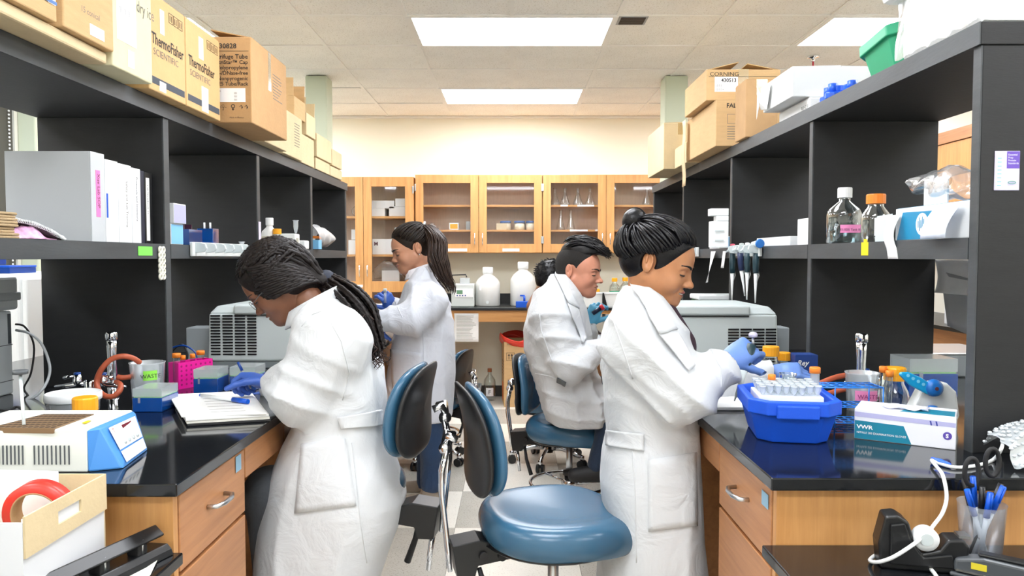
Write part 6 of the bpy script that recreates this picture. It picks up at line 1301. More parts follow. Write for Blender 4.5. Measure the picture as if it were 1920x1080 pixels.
def cart(label,x0,x1,y0,y1,z0,z1,m,face=None,group=None,name='carton',cat='box',rz=0):
    t=thing(name,label,cat,((x0+x1)/2,(y0+y1)/2,z0),rz,group); a,b,h=(x1-x0)/2,(y1-y0)/2,z1-z0; part('carton_body',MB().box(-a,a,-b,b,0,h),m,t,bevel=.0015); part('lid_flap',MB().box(-a+.001,a-.001,-b+.001,b-.001,h+.0003,h+.0016),m,t)
    if face:
        for (f,u0,u1,v0,v1,mm) in face:
            if f=='n': part('printed_panel',MB().box(-a+2*a*u0,-a+2*a*u1,-b-.0008,-b-.0002,h*v0,h*v1),mm,t)
            elif f=='r': part('printed_panel',MB().box(a+.0002,a+.0008,-b+2*b*u0,-b+2*b*u1,h*v0,h*v1),mm,t)
            elif f=='l': part('printed_panel',MB().box(-a-.0008,-a-.0002,-b+2*b*u0,-b+2*b*u1,h*v0,h*v1),mm,t)
    return t
M_wbx=mat('white_box_card','e9ecee',.5); M_bbx=mat('light_blue_print','7fc0ea',.5); M_lav=mat('lavender_print','b3b3dc',.5); M_teal=mat('teal_print','0f7f9c',.45); M_dgreen=mat('dark_green_print','1d6b45',.5)
cart('white and light blue reagent box with green corner on the left shelf',-1.31,-1.235,2.70,2.80,ZS,ZS+.075,M_wbx,[('r',.02,.98,.03,.97,M_bbx),('n',.0,.5,.6,.95,M_dgreen)],'small reagent boxes')
cart('white and lavender reagent box on top of the light blue one',-1.315,-1.225,2.705,2.805,ZS+.0775,ZS+.148,M_wbx,[('r',.02,.98,.03,.97,M_lav)],'small reagent boxes')
M_cb=clear('clear_blue_acrylic','4aa0f0',.25,.3,'2a7fd8',.05); M_cp=clear('clear_purple_acrylic','8a5a78',.2,.45,'6a4560',.08)
t=thing('gel_tank','clear blue and purple acrylic gel tank on the left shelf','tank',(-1.28,2.9,ZS)); q=MB(); q.box(-.05,.05,-.06,.06,0,.004)
for a in (-.05,.046): q.box(a,a+.004,-.06,.06,.004,.06)
for a in (-.06,.056): q.box(-.046,.046,a,a+.004,.004,.06)
part('tank_wall',q,M_cb,t); part('dark_plate',MB().box(-.03,.02,-.035,-.031,.006,.085),M_cp,t); part('dark_plate',MB().box(-.03,.03,.01,.014,.006,.08),M_cp,t)
t=thing('gel_tank','small clear blue acrylic tank with two white pins','tank',(-1.25,3.06,ZS)); part('tank_wall',MB().box(-.03,.035,-.03,.03,0,.07),M_cb,t,bevel=.002)
for k in (-.012,.012): part('pin',MB().cyl((k,0,.07),(k,0,.095),.004,n=10),M_white,t)
# rack of scalloped holders clipped on the shelf edge
def clip_rack(label,x,ys,side,n,w):
    s=1 if side=='left' else -1; t=thing('pipette_rack',label,'rack',(x,ys,1.395),0,'shelf-edge pipette racks'); part('back_plate',MB().box(0*s if s>0 else -.012,.012 if s>0 else 0,-.02,n*w,-.012,.042),M_offw,t,bevel=.003)
    for k in range(n):
        q=MB(); pl=[(0,0),(.0+.045*s,.004),(.055*s,.018),(.05*s,.034),(.03*s,.040),(0,.042)]
        o=part('hook',MB().prism([(a,b) for a,b in pl],'y',k*w,k*w+.012),M_lgrey,t,bevel=.002)
    return t
clip_rack('pale grey scalloped rack clipped to the left shelf edge',-1.2155,2.83,'left',6,.095)
def eppendorf(label,c,h,m=M_frost,r=.008,group=None):
    t=thing('plastic_tube',label,'tube',c,0,group); part('tube_wall',MB().lathe([(.001,0),(r*.5,h*.06),(r*.9,h*.4),(r,h*.55),(r,h)],n=14,cap=False),m,t); part('rim',MB().lathe([(r,h-.004),(r*1.25,h-.003),(r*1.25,h),(r,h)],n=14,cap=False),m,t); return t
p=at(454,500,3.34); eppendorf('clear plastic tube stuck through the left scalloped rack',(p.x,p.y,p.z),.112,r=.011)
single('green_tag',MB().box(-1.2175,-1.2165,2.425,2.52,1.385,1.415),mat('lime_tag','7fe85a',.5),'lime green tag on the left middle shelf edge','label')
t=thing('tube_strip','strip of small white loops hanging from the left upright','tag',(-1.213,2.58,1.30)); 
for k in range(12): part('loop',MB().tube([(0,-.011+(k%2)*.022+.009*math.cos(a),.105-(k//2)*.0185+.009*math.sin(a)) for a in np.linspace(0,2*PI,12)],.0042,6,cap=False),mat('ivory_plastic','eae8d8',.5),t)
single('sticker_label',MB().box(-1.2165,-1.2155,3.58,3.612,1.43,1.55),mat('pale_purple_sticker','d9d4ee',.5),'pale purple sticker on the second left upright','label')
# third and fourth bays
t=thing('plate_stack','stack of beige culture plates on the left shelf','plates',(-1.30,3.86,ZS))
for k in range(6): part('plate',MB().box(-.055,.055,-.04,.04,k*.0105,k*.0105+.0095),mat('beige_plate','cfc9b8',.5),t,bevel=.0015)
cap_jar('wash_bottle','white plastic bottle with white cap on the left shelf',(-1.31,4.03,ZS),.043,.165,M_white,.04,glassm=M_milk,cr=.020)
cap_jar('amber_cap_bottle','small clear bottle with orange cap on the left shelf',(-1.21-.05,4.0,ZS),.022,.105,M_yel,.028,cr=.022)
t=thing('timer','small white electronic timer on the left shelf','timer',(-1.27,4.2,ZS)); part('case',MB().box(-.06,.06,-.04,.05,0,.085),M_offw,t,bevel=.006); part('screen',MB().box(.015,.045,-.0412,-.0402,.03,.06),mat('lcd_grey','a9aa98',.3),t); part('screen_side',MB().box(.0602,.061,-.02,.02,.03,.06),MATS['lcd_grey'],t)
t=thing('timer','second small white electronic device farther along the left shelf','timer',(-1.25,4.36,ZS)); part('case',MB().box(-.05,.05,-.04,.05,0,.05),M_offw,t,bevel=.006); part('screen',MB().box(.0,.03,-.0412,-.0402,.015,.03),MATS['lcd_grey'],t)
p=at(555,455,4.22); eppendorf('frosted tube standing upright on the white timer',(p.x,p.y,ZS+.0865),.075,r=.014)
single('hanging_sheet',MB().grid(lambda u,v:(-1.214+.01*v,4.27+u*.12,1.40-v*.1),3,6),M_paper,'white sheet hanging from the left shelf edge near the braided head','paper',solid=.0008)
rr=random.Random(4)
def crumple(nx,ny,fn,amp,seed):
    r_=random.Random(seed); ph=[r_.uniform(0,6) for _ in range(6)]
    return lambda u,v:tuple(a+b for a,b in zip(fn(u,v),(amp*math.sin(u*17+ph[0]+3*math.sin(v*9)),amp*math.sin(v*19+ph[1]+2*math.sin(u*11)),amp*math.sin(u*13+v*15+ph[2]))))
t=thing('plastic_bag','crumpled white plastic bag of supplies on the last left shelf bay','bag',(-1.3,4.8,ZS))
part('bag_film',MB().grid(crumple(24,16,lambda u,v:(-1.27+.085*math.sin(2*PI*v)*(1-.2*u)+.05*max(0,u-.8),4.60+.42*u,ZS+.075+.07*math.cos(2*PI*v)*(1-.45*max(0,u-.6)*1.5)-.05*max(0,u-.75)+.012),.006,4),26,22),clear('white_bag_film','ffffff',.12,.75,'f4f6f8',.25),t,world=True); part('orange_item',MB().box(-1.24,-1.195,4.62,4.70,ZS+.07,ZS+.085),M_or,t,world=True); part('blue_item',MB().box(-1.24,-1.195,4.60,4.68,ZS+.004,ZS+.06),M_bbx,t,world=True)
# supplies by the ponytailed person
for k,(px,py,Y,r,z0,z1,m,m2,lb) in enumerate(((661,0,4.55,.030,ZT,1.19,M_pink,mat('violet_plastic','8a5cc8',.4),'squeeze bottle with magenta cap on the far left bench'),(678,0,4.6,.018,ZT,1.15,M_green,M_blue,'small bottle with green cap on the far left bench'))):
    x=(px-960)*Y/1395; t=thing('squeeze_bottle',lb,'bottle',(x,Y,z0),0); h=z1-z0; part('bottle_body',MB().lathe([(r*.9,0),(r,.01),(r,h*.7),(r*.8,h*.82)],n=20),m2,t); part('cap',MB().lathe([(r*1.1,h*.82),(r*1.1,h),(r*.9,h)],n=20),m,t)
cart('white reagent box on the far left bench, under the gloved hand',-.95,-.80,4.45,4.60,ZT,1.09,M_wbx,[('n',.05,.9,.3,.6,M_bbx)],'white boxes on the far left bench'); cart('small white box beside the gloved hand on the far left bench',-.86,-.76,4.25,4.38,ZT,1.02,M_wbx,None,'white boxes on the far left bench')
t=thing('ice_tub','dark blue plastic tub at the left bench edge by the gloved hand','tub',(-.775,4.05,ZT)); chamfer_tub(t,.15,.14,.06,M_blued,ch=.02,skirt=.02,rim=.012)
a=at(722,548,4.22); t=thing('sample_tube','small clear tube with white cap held up in a blue glove','tube',a-Vector((0,0,.05))); part('tube_wall',MB().cyl(a-Vector((0,0,.06)),a,.008,n=12),M_frost,t,world=True); part('cap',MB().cyl(a+Vector((0,0,.0)),a+Vector((0,0,.022)),.0105,n=14),M_lgrey,t,world=True)
# ---------------- beyond the left bench ----------------
t=thing('upright_freezer','tall white freezer beyond the left bench','freezer',(-3.1,4.6,0)); part('cabinet',MB().box(-3.5,-2.78,4.2,5.0,.02,1.285),M_white,t,world=True,bevel=.03,seg=4); part('door',MB().box(-2.779,-2.75,4.21,4.99,.06,1.26),M_white,t,world=True,bevel=.01); part('plinth',MB().box(-3.48,-2.8,4.22,4.98,0,.02),M_blk,t,world=True)
for k,(z,x) in enumerate(((1.2855,-3.15),(1.3335,-3.15),(1.2855,-2.97))): 
    t=thing('storage_box',['deep blue box at the bottom left on the white freezer','deep blue box stacked on another atop the white freezer','deep blue box at the right on the white freezer'][k],'box',(x,4.4,z),0,'blue boxes on the freezer'); part('box_body',MB().box(-.08,.08,-.12,.12,0,.034),M_blued,t,bevel=.003); part('lid',MB().box(-.082,.082,-.122,.122,.0345,.045),M_blue,t,bevel=.002)
# ================= RIGHT BENCH =================
t=thing('ice_bucket','bright blue ice bucket holding a rack of tubes at the right bench end','bucket',(.715,1.925,ZT),-.16); chamfer_tub(t,.222,.28,.108,mat('royal_blue_foam','0b50cf',.5,bump=.04,bscale=200),taper=.76,ch=.04,skirt=.036,rim=.018)
part('ice',MB().grid(crumple(14,14,lambda u,v:(-.08+.16*u,-.11+.22*v,.078),.004,8),14,18),mat('crushed_ice','eef3f6',.3),t); part('grip',MB().box(-.05,.05,-.146,-.137,.066,.100),MATS['royal_blue_foam'],t,bevel=.004)
rk=thing('tube_rack','white rack packed with clear tubes sitting in the blue bucket','rack',(.707,1.905,1.002),-.16); part('rack_body',MB().hexa([(-.078,-.062,0),(.078,-.062,0),(.078,.072,0),(-.078,.072,0)],[(-.078,-.062,.030),(.078,-.062,.030),(.078,.072,.030),(-.078,.072,.030)]),mat('milky_rack','dfe4ee',.35),rk,bevel=.003)
proto=None; rr=random.Random(9)
for i in range(8):
    for j in range(6):
        x=-.067+i*.019; y=-.05+j*.022; x,y=x*.987+y*.16,y*.987-x*.16; z=.0305; w=eppendorf('clear capped tube standing in the white rack',(.707+x,1.905+y,1.002+z),.02+rr.uniform(0,.008),M_frost,.0078,'clear tubes in the white rack') if proto is None else dup(proto,(.707+x,1.905+y,1.002+z+rr.uniform(-.0,.004)))
        if proto is None: proto=w; part('cap',MB().lathe([(.0001,.018),(.0088,.018),(.0088,.022),(.0001,.023)],n=12),M_frost,proto)
for (px,py,Y,r,lb) in ((1447,712,1.95,.010,'orange-capped tube at the left of the white rack'),(1528,698,1.97,.014,'orange-capped tube leaning at the right of the white rack')):
    p=at(px,py,Y); t=thing('centrifuge_tube',lb,'tube',(p.x,p.y,1.035)); h=p.z-1.035; part('tube',MB().lathe([(r*.85,0),(r*.85,h)],n=16,cap=False),M_frost,t); part('cap',MB().lathe([(r,h-.002),(r,h+.012),(r*.92,h+.014)],n=20),M_or,t)
open_beaker('small clear cup standing in the white rack',(at(1488,0,1.98).x,1.98,1.034),.022,.035,M_glass,None,'sample_cup')
# mat and papers
single('notepad',MB().hexa([atz(1332,770,.9205),atz(1412,770,.9205),atz(1412,742,.9205),atz(1350,742,.9205)],[atz(1332,770,.9205)+Vector((0,0,.011)),atz(1412,770,.9205)+Vector((0,0,.011)),atz(1412,742,.9205)+Vector((0,0,.011)),atz(1350,742,.9205)+Vector((0,0,.011))]),M_paper,'white pad lying under the pipette on the right bench','notepad',bevel=.003)
single('folder',MB().box(.62,.86,2.40,2.50,.9205,.926),mat('dark_red_folder','4a2026',.5),'dark red folder lying behind the white pad','folder')
# pipette in hand
a=at(1412,632,2.17); b=at(1397,690,2.17); c=at(1377,750,2.17); d=(c-a).normalized(); t=thing('pipette','pipette with white tip held over the white pad','pipette',c)
part('plunger',MB().lathe([(.001,.0),(.012,.0),(.013,.008),(.009,.014),(.001,.016)],c=a,n=16),mat('pale_lilac_knob','c9c6dc',.4),t,world=True); part('plunger_rod',MB().cyl(a-Vector((0,0,.03)),a,.004,n=10),M_steel,t,world=True); part('grip_body',MB().tube([at(1410,645,2.17),at(1400,680,2.17),at(1394,697,2.17)],[.013,.014,.011],14),mat('dark_teal_grip','1f3b44',.4),t,world=True); part('shaft',MB().tube([at(1394,695,2.13),at(1388,722,2.12),at(1382,738,2.12)],[.0115,.007,.0052],12),M_lgrey,t,world=True); part('tip',MB().cyl(at(1382,737,2.12),at(1377,752,2.12),.0050,.0014,n=10),M_lgrey,t,world=True)
# bottles behind the bucket
cap_jar('reagent_bottle','clear bottle with amber yellow cap in front of the right centrifuge',(at(1455,0,2.62).x,2.62,ZT),.036,.145,M_yel,.034,cr=.028,group='amber-capped bottles'); cap_jar('reagent_bottle','shorter bottle with amber cap beside the blue printed box',(at(1480,0,2.66).x,2.66,ZT),.03,.118,M_yel,.028,cr=.023,group='amber-capped bottles')
t=cart('dark blue printed box next to the upright, partly hidden',.995,1.075,2.60,2.67,ZT,1.035,mat('navy_print','1c3f86',.4),None,name='carton'); text('lettering','Rey',.026,M_white,t,FX((1.0,2.598,1.0)),bold=.0006,shear=.3)
# waste beaker
bk=open_beaker('frosted plastic beaker with pink waste label under the right shelf',(at(1630,0,2.22).x,2.22,ZT),.047,.115,M_frost,'plastic waste beakers'); label_on(bk,.0455,.1,-2.4,-.9,.035,.065,mat('pink_tape','f08fc4',.5),'WASTE',mat('magenta_ink','a0387a',.6),.018)
single('rubber_hose',MB().tube(smooth([at(1535,720,2.30),at(1565,708,2.31),at(1590,703,2.33),at(1615,700,2.345)]),.0085,10),M_rubber,'upper orange hose running behind the right waste beaker','hose'); single('rubber_hose',MB().tube(smooth([at(1545,740,2.28),at(1575,732,2.29),at(1605,724,2.32)]),.0085,10),M_rubber,'lower orange hose running behind the right waste beaker','hose')
cap_jar('reagent_bottle','clear bottle with ribbed yellow cap and amber liquid behind the glove box',(at(1693,0,2.07).x,2.07,ZT),.038,.152,M_yel,.036,cr=.0285,liquid=(clear('amber_liquid','e8b83a',.1,.5,'c99a2a'),.35),group='amber-capped bottles')
for k,(px,py) in enumerate(((1656,690),(1668,698))):
    p=at(px,py,2.06-.02*k); t=thing('centrifuge_tube',['small orange-capped tube at left in the blue wire rack','small orange-capped tube nearest the yellow-capped bottle'][k],'tube',(p.x,p.y,ZT+.03),0,'orange-capped tubes in the wire rack'); h=p.z-ZT-.03; part('tube',MB().lathe([(.001,0),(.007,.012),(.009,h)],n=14,cap=False),M_glass,t); part('cap',MB().lathe([(.0105,h-.012),(.0105,h+.003),(.009,h+.005)],n=18),M_or,t)
# blue wire rack
t=thing('wire_rack','blue coated wire test-tube rack beside the blue bucket','rack',(.915,2.03,ZT)); M_wr=mat('blue_wire','1f7fe0',.35)
for lv,z in enumerate((.012,.055,.108)):
    q=MB(); 
    for x in np.linspace(-.085,.085,8): q.tube([(x,-.04,z),(x,.04,z)],.0016,5)
    for y in (-.04,-.013,.013,.04): q.tube([(-.085,y,z),(.085,y,z)],.0018,5)
    part('wire_shelf',q,M_wr,t)
for x in (-.085,.085,-.045):
    for y in (-.04,.04): part('wire_post',MB().cyl((x,y,0),(x,y,.11),.002,n=6),M_wr,t)
# glove box
gx,gy=Vector((.868,1.871,0)),Vector((1.056,1.753,0)); dr=(gy-gx).normalized(); ang=math.atan2(dr.y,dr.x); L=(gy-gx).length
t=thing('glove_box','white and teal box of examination gloves on the right bench','glove box',(gx.x,gx.y,ZT),ang)
D=.115; H=.077; part('carton_body',MB().box(0,L,0,D,0,H),mat('glove_box_white','e6e8f0',.45),t,bevel=.002); part('lid_flap',MB().box(.002,L-.002,.002,D-.002,H+.0002,H+.0012),MATS['glove_box_white'],t)
def gf(poly,m,nm,o=.0006): part(nm,MB().add([(x,-o,z) for x,z in poly],[tuple(range(len(poly)))]),m,t)
gf([(.001,.0015),(L*.58,.0015),(L*.5,H*.58),(.001,H*.62)],M_teal,'teal_panel'); gf([(.001,H*.74),(L-.001,H*.70),(L-.001,H*.84),(.001,H*.9)],M_lav,'lavender_band')
part('teal_top',MB().add([(L*.45,.01,H+.0016),(L-.004,.01,H+.0016),(L-.004,.075,H+.0016),(L*.55,.075,H+.0016)],[(0,1,2,3)]),M_teal,t); part('loose_gloves',MB().grid(crumple(10,6,lambda u,v:(.06+.1*u,.03+.05*v,H+.006),.003,3),10,6),mat('pale_nitrile','dfe0f2',.6),t,solid=.001)
G_=lambda x,z:frame((x,-.0012,z),(1,0,0),(0,0,1))
text('lettering','VWR',.0135,M_sticker,t,G_(.006,H*.36),bold=.0004,sx=1.2,world=False); text('lettering','NITRILE 200 EXAMINATION GLOVES',.0072,M_sticker,t,G_(.006,H*.2),sx=.95,world=False)
part('size_badge',MB().lathe([(.0001,0),(.0095,0)],n=24,cap=False,M=Matrix.Translation((L*.92,-.0012,H*.42))@Matrix.Rotation(PI/2,4,'X')),mat('purple_badge','5a48a8',.5),t); text('lettering','S',.013,M_sticker,t,frame((L*.92-.0035,-.0018,H*.42-.0045),(1,0,0),(0,0,1)),bold=.0006,world=False)
gf([(L*.76,H*.7),(L*.775,H*.7),(L*.765,H*.84),(L*.75,H*.84)],mat('navy_mark','2a3a98',.5),'printed_mark',.0012); gf([(L*.815,H*.7),(L*.83,H*.7),(L*.82,H*.84),(L*.805,H*.84)],MATS['navy_mark'],'printed_mark',.0012)
# pipette controller on a stand
cx=at(1760,0,2.02); t=thing('pipette_controller','white pipette controller with blue knob and turquoise arm beside the upright','pipettor',(1.13,2.02,ZT)); 
q=MB().prism([(-.062,0),(.075,0),(.085,.03),(.075,.095),(.05,.118),(.012,.122),(-.02,.10),(-.045,.05)],'y',-.02,.02); part('grip_body',q,M_offw,t,bevel=.008,seg=3)
part('knob',MB().lathe([(.001,.0),(.013,.0),(.022,.006),(.024,.016),(.019,.024)],n=24,M=Matrix.Translation((.005,-.045,.108))@Matrix.Rotation(-PI/2,4,'X')),mat('azure_knob','1f6fc0',.35),t); part('knob_center',MB().cyl((.005,-.0465,.108),(.005,-.0445,.108),.005,n=12),mat('maroon_dot','5a3038',.5),t)
arm=[(-.008,.088),(.0,.118),(-.03,.136),(-.062,.150),(-.084,.150),(-.088,.143),(-.06,.115)]; part('arm',MB().prism(arm,'y',-.034,-.021),M_cyan,t,bevel=.004)
for k in range(4): part('finger_hole',MB().cyl((-.025-.014*k,-.0355,.118+.008*k),(-.025-.014*k,-.0343,.118+.008*k),.0045,n=10),mat('pale_cyan','7fd0ee',.3),t)
part('trigger',MB().lathe([(.007,0),(.007,.018),(.0115,.02),(.0115,.028),(.006,.03)],n=16,M=Matrix.Translation((.005,-.028,.030))),MATS['azure_knob'],t); part('trigger_guard',MB().box(-.012,.022,-.032,-.0205,.0,.029),M_white,t,bevel=.003)
# tip boxes seen through the first bay
tipbox('tall blue tip box with clear lid seen through the right shelving',1.30,1.46,2.42,2.55,ZT,.125)
t=thing('balance_tray','grey steel tray on the far side of the right bench','tray',(1.72,2.95,ZT)); part('tray',MB().hexa([(-.12,-.12,0),(.12,-.12,0),(.12,.12,0),(-.12,.12,0)],[(-.15,-.15,.09),(.15,-.15,.09),(.15,.15,.09),(-.15,.15,.09)]),M_grey,t,bevel=.006); part('tray_rim',MB().box(-.155,.155,-.155,.155,.0905,.098),M_steel,t,bevel=.003)
# bubble wrap and cable
t=thing('bubble_wrap','crumpled sheet of bubble wrap on the right bench end','bubble wrap',(1.25,1.64,ZT)); 
part('film',MB().grid(crumple(30,20,lambda u,v:(1.085+.36*u,1.70-.13*v+.02*math.sin(u*7),ZT+.008+.075*math.sin(PI*min(1,.15+v*.95))*(.5+.5*math.sin(PI*min(1,u*1.6+.1)))+.02*u),.004,12),40,20),clear('bubble_film','ffffff',.14,.6,'dfe6e9',.25),t,world=True)
q=MB()
for i in range(26):
    for j in range(12):
        u=(i+.5*(j%2)+.3)/26; v=(j+.5)/12; p=crumple(30,20,lambda u,v:(1.085+.36*u,1.70-.13*v+.02*math.sin(u*7),ZT+.012+.075*math.sin(PI*min(1,.15+v*.95))*(.5+.5*math.sin(PI*min(1,u*1.6+.1)))+.02*u),.004,12)(u,v); q.ball(p,(.0055,.0055,.0035),6,4)
part('bubble',q,MATS['bubble_film'],t,world=True,kind='stuff')
wp=[atz(1812,800,.925),atz(1835,790,.935),atz(1858,797,.935),atz(1877,822,.93),at(1878,840,1.60),atz(1862,862,.925),atz(1830,873,.925),atz(1790,876,.925),atz(1758,868,.926),atz(1747,863,.93),atz(1757,876,.93),at(1768,892,1.52),at(1775,930,1.50),at(1768,960,1.48),at(1752,983,1.46),at(1735,1003,1.43),at(1705,1026,1.40),at(1672,1046,1.40),at(1645,1054,1.42),atz(1631,1050,.777),atz(1650,1038,.777),atz(1690,1037,.777),atz(1725,1050,.777),atz(1752,1075,.777),atz(1770,1110,.777)]
single('white_cable',MB().tube(smooth(wp),.0038,8),mat('white_cable_sleeve','eceeee',.4),'white cable looping from the right bench down to the low desk','cable')
a=atz(1747,862,.928); b=atz(1781,873,.926); t=thing('cable_clip','bright blue clip holding the white cable on the bench edge','clip',a); part('clip_body',MB().tube([a,a.lerp(b,.5),b],[.0065,.0085,.006],10,flat=.8),mat('bright_blue_plastic','1f5fe0',.35),t,world=True)
# low desk right
t=thing('tape_dispenser','black tape dispenser with white tape roll on the right low desk','tape dispenser',(.80,1.44,.7705),math.radians(-12))
q=MB().prism([(-.075,0),(.08,0),(.082,.055),(.072,.068),(.045,.066),(.030,.045),(.0,.036),(-.015,.060),(-.025,.095),(-.045,.108),(-.068,.104),(-.08,.05)],'y',-.024,.024); part('dispenser_body',q,M_blk,t,bevel=.005,seg=3)
part('cheek',MB().prism([(-.06,.012),(.055,.012),(.05,.04),(.0,.03),(-.02,.055),(-.035,.095),(-.06,.09)],'y',-.030,-.0245),M_blk,t,bevel=.003); part('tape_roll',MB().lathe([(.012,-.010),(.023,-.010),(.023,.010),(.012,.010)],n=32,M=Matrix.Translation((.006,-.014,.064))@Matrix.Rotation(PI/2,4,'X')),M_white,t); part('roll_core',MB().cyl((.006,-.0262,.064),(.006,-.003,.064),.0118,n=20),M_lgrey,t); part('cutter',MB().box(.066,.086,-.014,.014,.068,.073),M_steel,t)
c=Vector((at(1866,0,1.48).x,1.48,.7705)); t=thing('pen_cup','frosted plastic cup holding pens and scissors on the right low desk','pen holder',c); part('cup_wall',MB().lathe([(.001,.002),(.036,0),(.0435,.112),(.0445,.115)],n=32,cap=False),clear('clear_frosted_cup','eef3fa',.16,.3,'dfe8f4',.2),t)
def pen(label,dx,dy,tx,ty,h,m,m2,gr='pens in the frosted cup'):
    a=c+Vector((dx,dy,.006)); b=c+Vector((tx,ty,h)); k=a.lerp(b,.62); p=thing('pen',label,'pen',a,0,gr); part('barrel',MB().cyl(a,k,.0048,n=10),m,p,world=True); part('cap',MB().cyl(k,b,.0062,.0056,n=10),m2,p,world=True); part('clip',MB().tube([b+Vector((0,-.007,-.002)),k.lerp(b,.4)+Vector((0,-.008,0))],.002,6),m2,p,world=True)
pen('blue-capped pen leaning left in the frosted cup',.012,0,-.038,-.012,.145,M_white,M_blue); pen('blue-capped pen at the back middle of the frosted cup',.0,.01,-.012,.012,.165,M_white,M_blue); pen('black pen leaning left at the back of the frosted cup',.01,.012,-.026,.018,.158,M_blk,M_blk); pen('blue-capped pen in front of the scissors',-.008,-.01,.004,-.02,.142,M_white,M_blue); pen('blue-capped pen leaning right in the frosted cup',-.015,0,.036,-.01,.152,M_white,M_blue); pen('black pen leaning far right in the frosted cup',-.018,.006,.046,.012,.150,M_blk,M_blk); pen('black marker at the middle of the frosted cup',-.002,-.002,-.004,-.006,.15,M_frost,M_blk)
t=thing('scissors','black-handled scissors standing in the frosted cup','scissors',c+Vector((.0,.0,.01)))
for s_,o in ((-1,0),(1,.004)):
    part('blade',MB().hexa([c+Vector((0,.008+o,.008)),c+Vector((.006,.008+o,.008)),c+Vector((.006,.010+o,.008)),c+Vector((0,.010+o,.008))],[c+Vector((.008*s_,.008+o,.13)),c+Vector((.008*s_+.012,.008+o,.13)),c+Vector((.008*s_+.012,.010+o,.13)),c+Vector((.008*s_,.010+o,.13))]),M_steel,t,world=True)
    ctr=c+Vector((.006+s_*.022,.010+o,.175+(.018 if s_>0 else 0))); part('finger_loop',MB().tube([ctr+Vector((.014*math.cos(a_)*1-.0,0,.028*math.sin(a_))) for a_ in np.linspace(0,2*PI,22)],.0048,8,cap=False),M_blk2,t,world=True)
t=thing('stapler','grey and black stapler on the right low desk','stapler',(at(1870,1060,1.37).x,1.37,.7705),math.radians(-38)); part('stapler_base',MB().box(-.075,.075,-.018,.018,0,.008),M_dgrey,t,bevel=.003)
part('stapler_arm',MB().prism([(-.07,.010),(.07,.014),(.078,.03),(.05,.044),(-.02,.046),(-.068,.034)],'y',-.017,.017),mat('stapler_grey','4c5054',.3),t,bevel=.006,seg=3); part('top_pad',MB().box(-.03,.06,-.012,.012,.0455,.052),M_blk,t,bevel=.003); part('chrome_strip',MB().box(-.065,.072,-.0185,-.0172,.012,.016),M_chrome,t); part('yellow_label',MB().box(-.04,-.015,-.0182,-.0172,.022,.034),mat('yellow_label','d9c832',.5),t)
# ================= RIGHT SHELF =================
t=cap_jar('media_bottle','clear square-shouldered bottle with white cap and pink label on the right shelf',(1.136,2.55,ZS),.058,.190,M_white,.034,cr=.023); label_on(t,.058,.1,-2.2,-1.0,.035,.062,mat('pink_tape','f08fc4',.5),'MES-SDS Tank Buffer',M_ink,.011); part('liquid',MB().lathe([(.054,.004),(.055,.01),(.055,.07)],n=24),clear('clear_water','eaf2f4',.08),t)
t=cap_jar('media_bottle','clear bottle with orange cap and white label on the right shelf',(1.150,2.36,ZS),.043,.152,M_or,.030,cr=.028); label_on(t,.043,.1,-2.1,-1.1,.02,.075,M_sticker,'Media',M_inkg,.012)
t=thing('pipette_box','teal and white supply box with round logo on the right shelf','box',(1.17,1.96,ZS)); part('carton_body',MB().box(1.10,1.25,1.79,2.14,ZS,1.517),M_wbx,t,world=True,bevel=.002); M_tb=mat('turquoise_print','1189b8',.4)
X=1.0994; part('teal_face',MB().add([(X,2.13,ZS+.002),(X,1.93,ZS+.002),(X,1.88,1.50),(X,2.1,1.505)],[(0,1,2,3)]),M_tb,t,world=True); part('logo_disc',MB().lathe([(.0001,0),(.030,0)],n=28,cap=False,M=Matrix.Translation((X-.0006,2.0,ZS+.042))@Matrix.Rotation(-PI/2,4,'Y')),M_sticker,t,world=True)
q=MB()
for k,h_ in enumerate((.008,.018,.026,.014,.024,.012)): q.box(X-.0014,X-.001,1.983+k*.0065,1.986+k*.0065,ZS+.042-h_/1.3,ZS+.042+h_/1.3)
part('logo_wave',q,M_tb,t,world=True)
part('teal_top',MB().box(1.102,1.2,1.80,2.13,1.5172,1.5178),M_tb,t,world=True)
single('hanging_card',MB().grid(lambda u,v:(1.086-.03*math.sin(PI*v*.6),1.80+.11*u+.02*v,1.512-.085*v),4,8),mat('blue_white_card','dfe8f6',.5,var=.08,vscale=30),'white and blue card leaning on the teal supply box','card',solid=.001)
single('hanging_label',MB().grid(lambda u,v:(1.094-.022*math.sin(min(1,v*1.3)*PI*.75),2.10+.055*u-.02*v*v,1.50-.125*v),4,12),M_paper,'long white printed label strip curling over the right shelf edge','label',solid=.001)
single('grey_card',MB().hexa([(1.10,2.16,ZS),(1.12,2.30,ZS),(1.122,2.30,ZS),(1.102,2.16,ZS)],[(1.10,2.16,1.505),(1.12,2.29,1.505),(1.122,2.29,1.505),(1.102,2.16,1.505)]),mat('pale_blue_card','cfdde0',.5),'pale grey card leaning in front of the orange-capped bottle','card')
t=thing('plastic_bag','clear plastic bag of white tubes on top of the teal supply box','bag',(1.17,2.0,1.519)); fnb=crumple(20,14,lambda u,v:(1.165+.055*math.sin(2*PI*v)*(1-.3*u),1.90+.24*u-.0,1.567+.045*math.cos(2*PI*v)*(.75+.25*math.sin(u*5))+.02*u),.006,6); part('bag_film',MB().grid(fnb,26,20),M_bag,t,world=True); part('white_sheet',MB().box(1.13,1.134,1.94,2.05,1.52,1.592),M_paper,t,world=True); text('lettering','4210',.012,M_ink,t,FR((1.129,2.02,1.575)))
single('yellow_clip',MB().box(1.078,1.0825,2.255,2.30,1.385,1.425).box(1.078,1.0825,2.27,2.285,1.425,1.435),mat('yellow_plastic','f2d818',.45),'yellow plastic clip on the right middle shelf edge','clip')
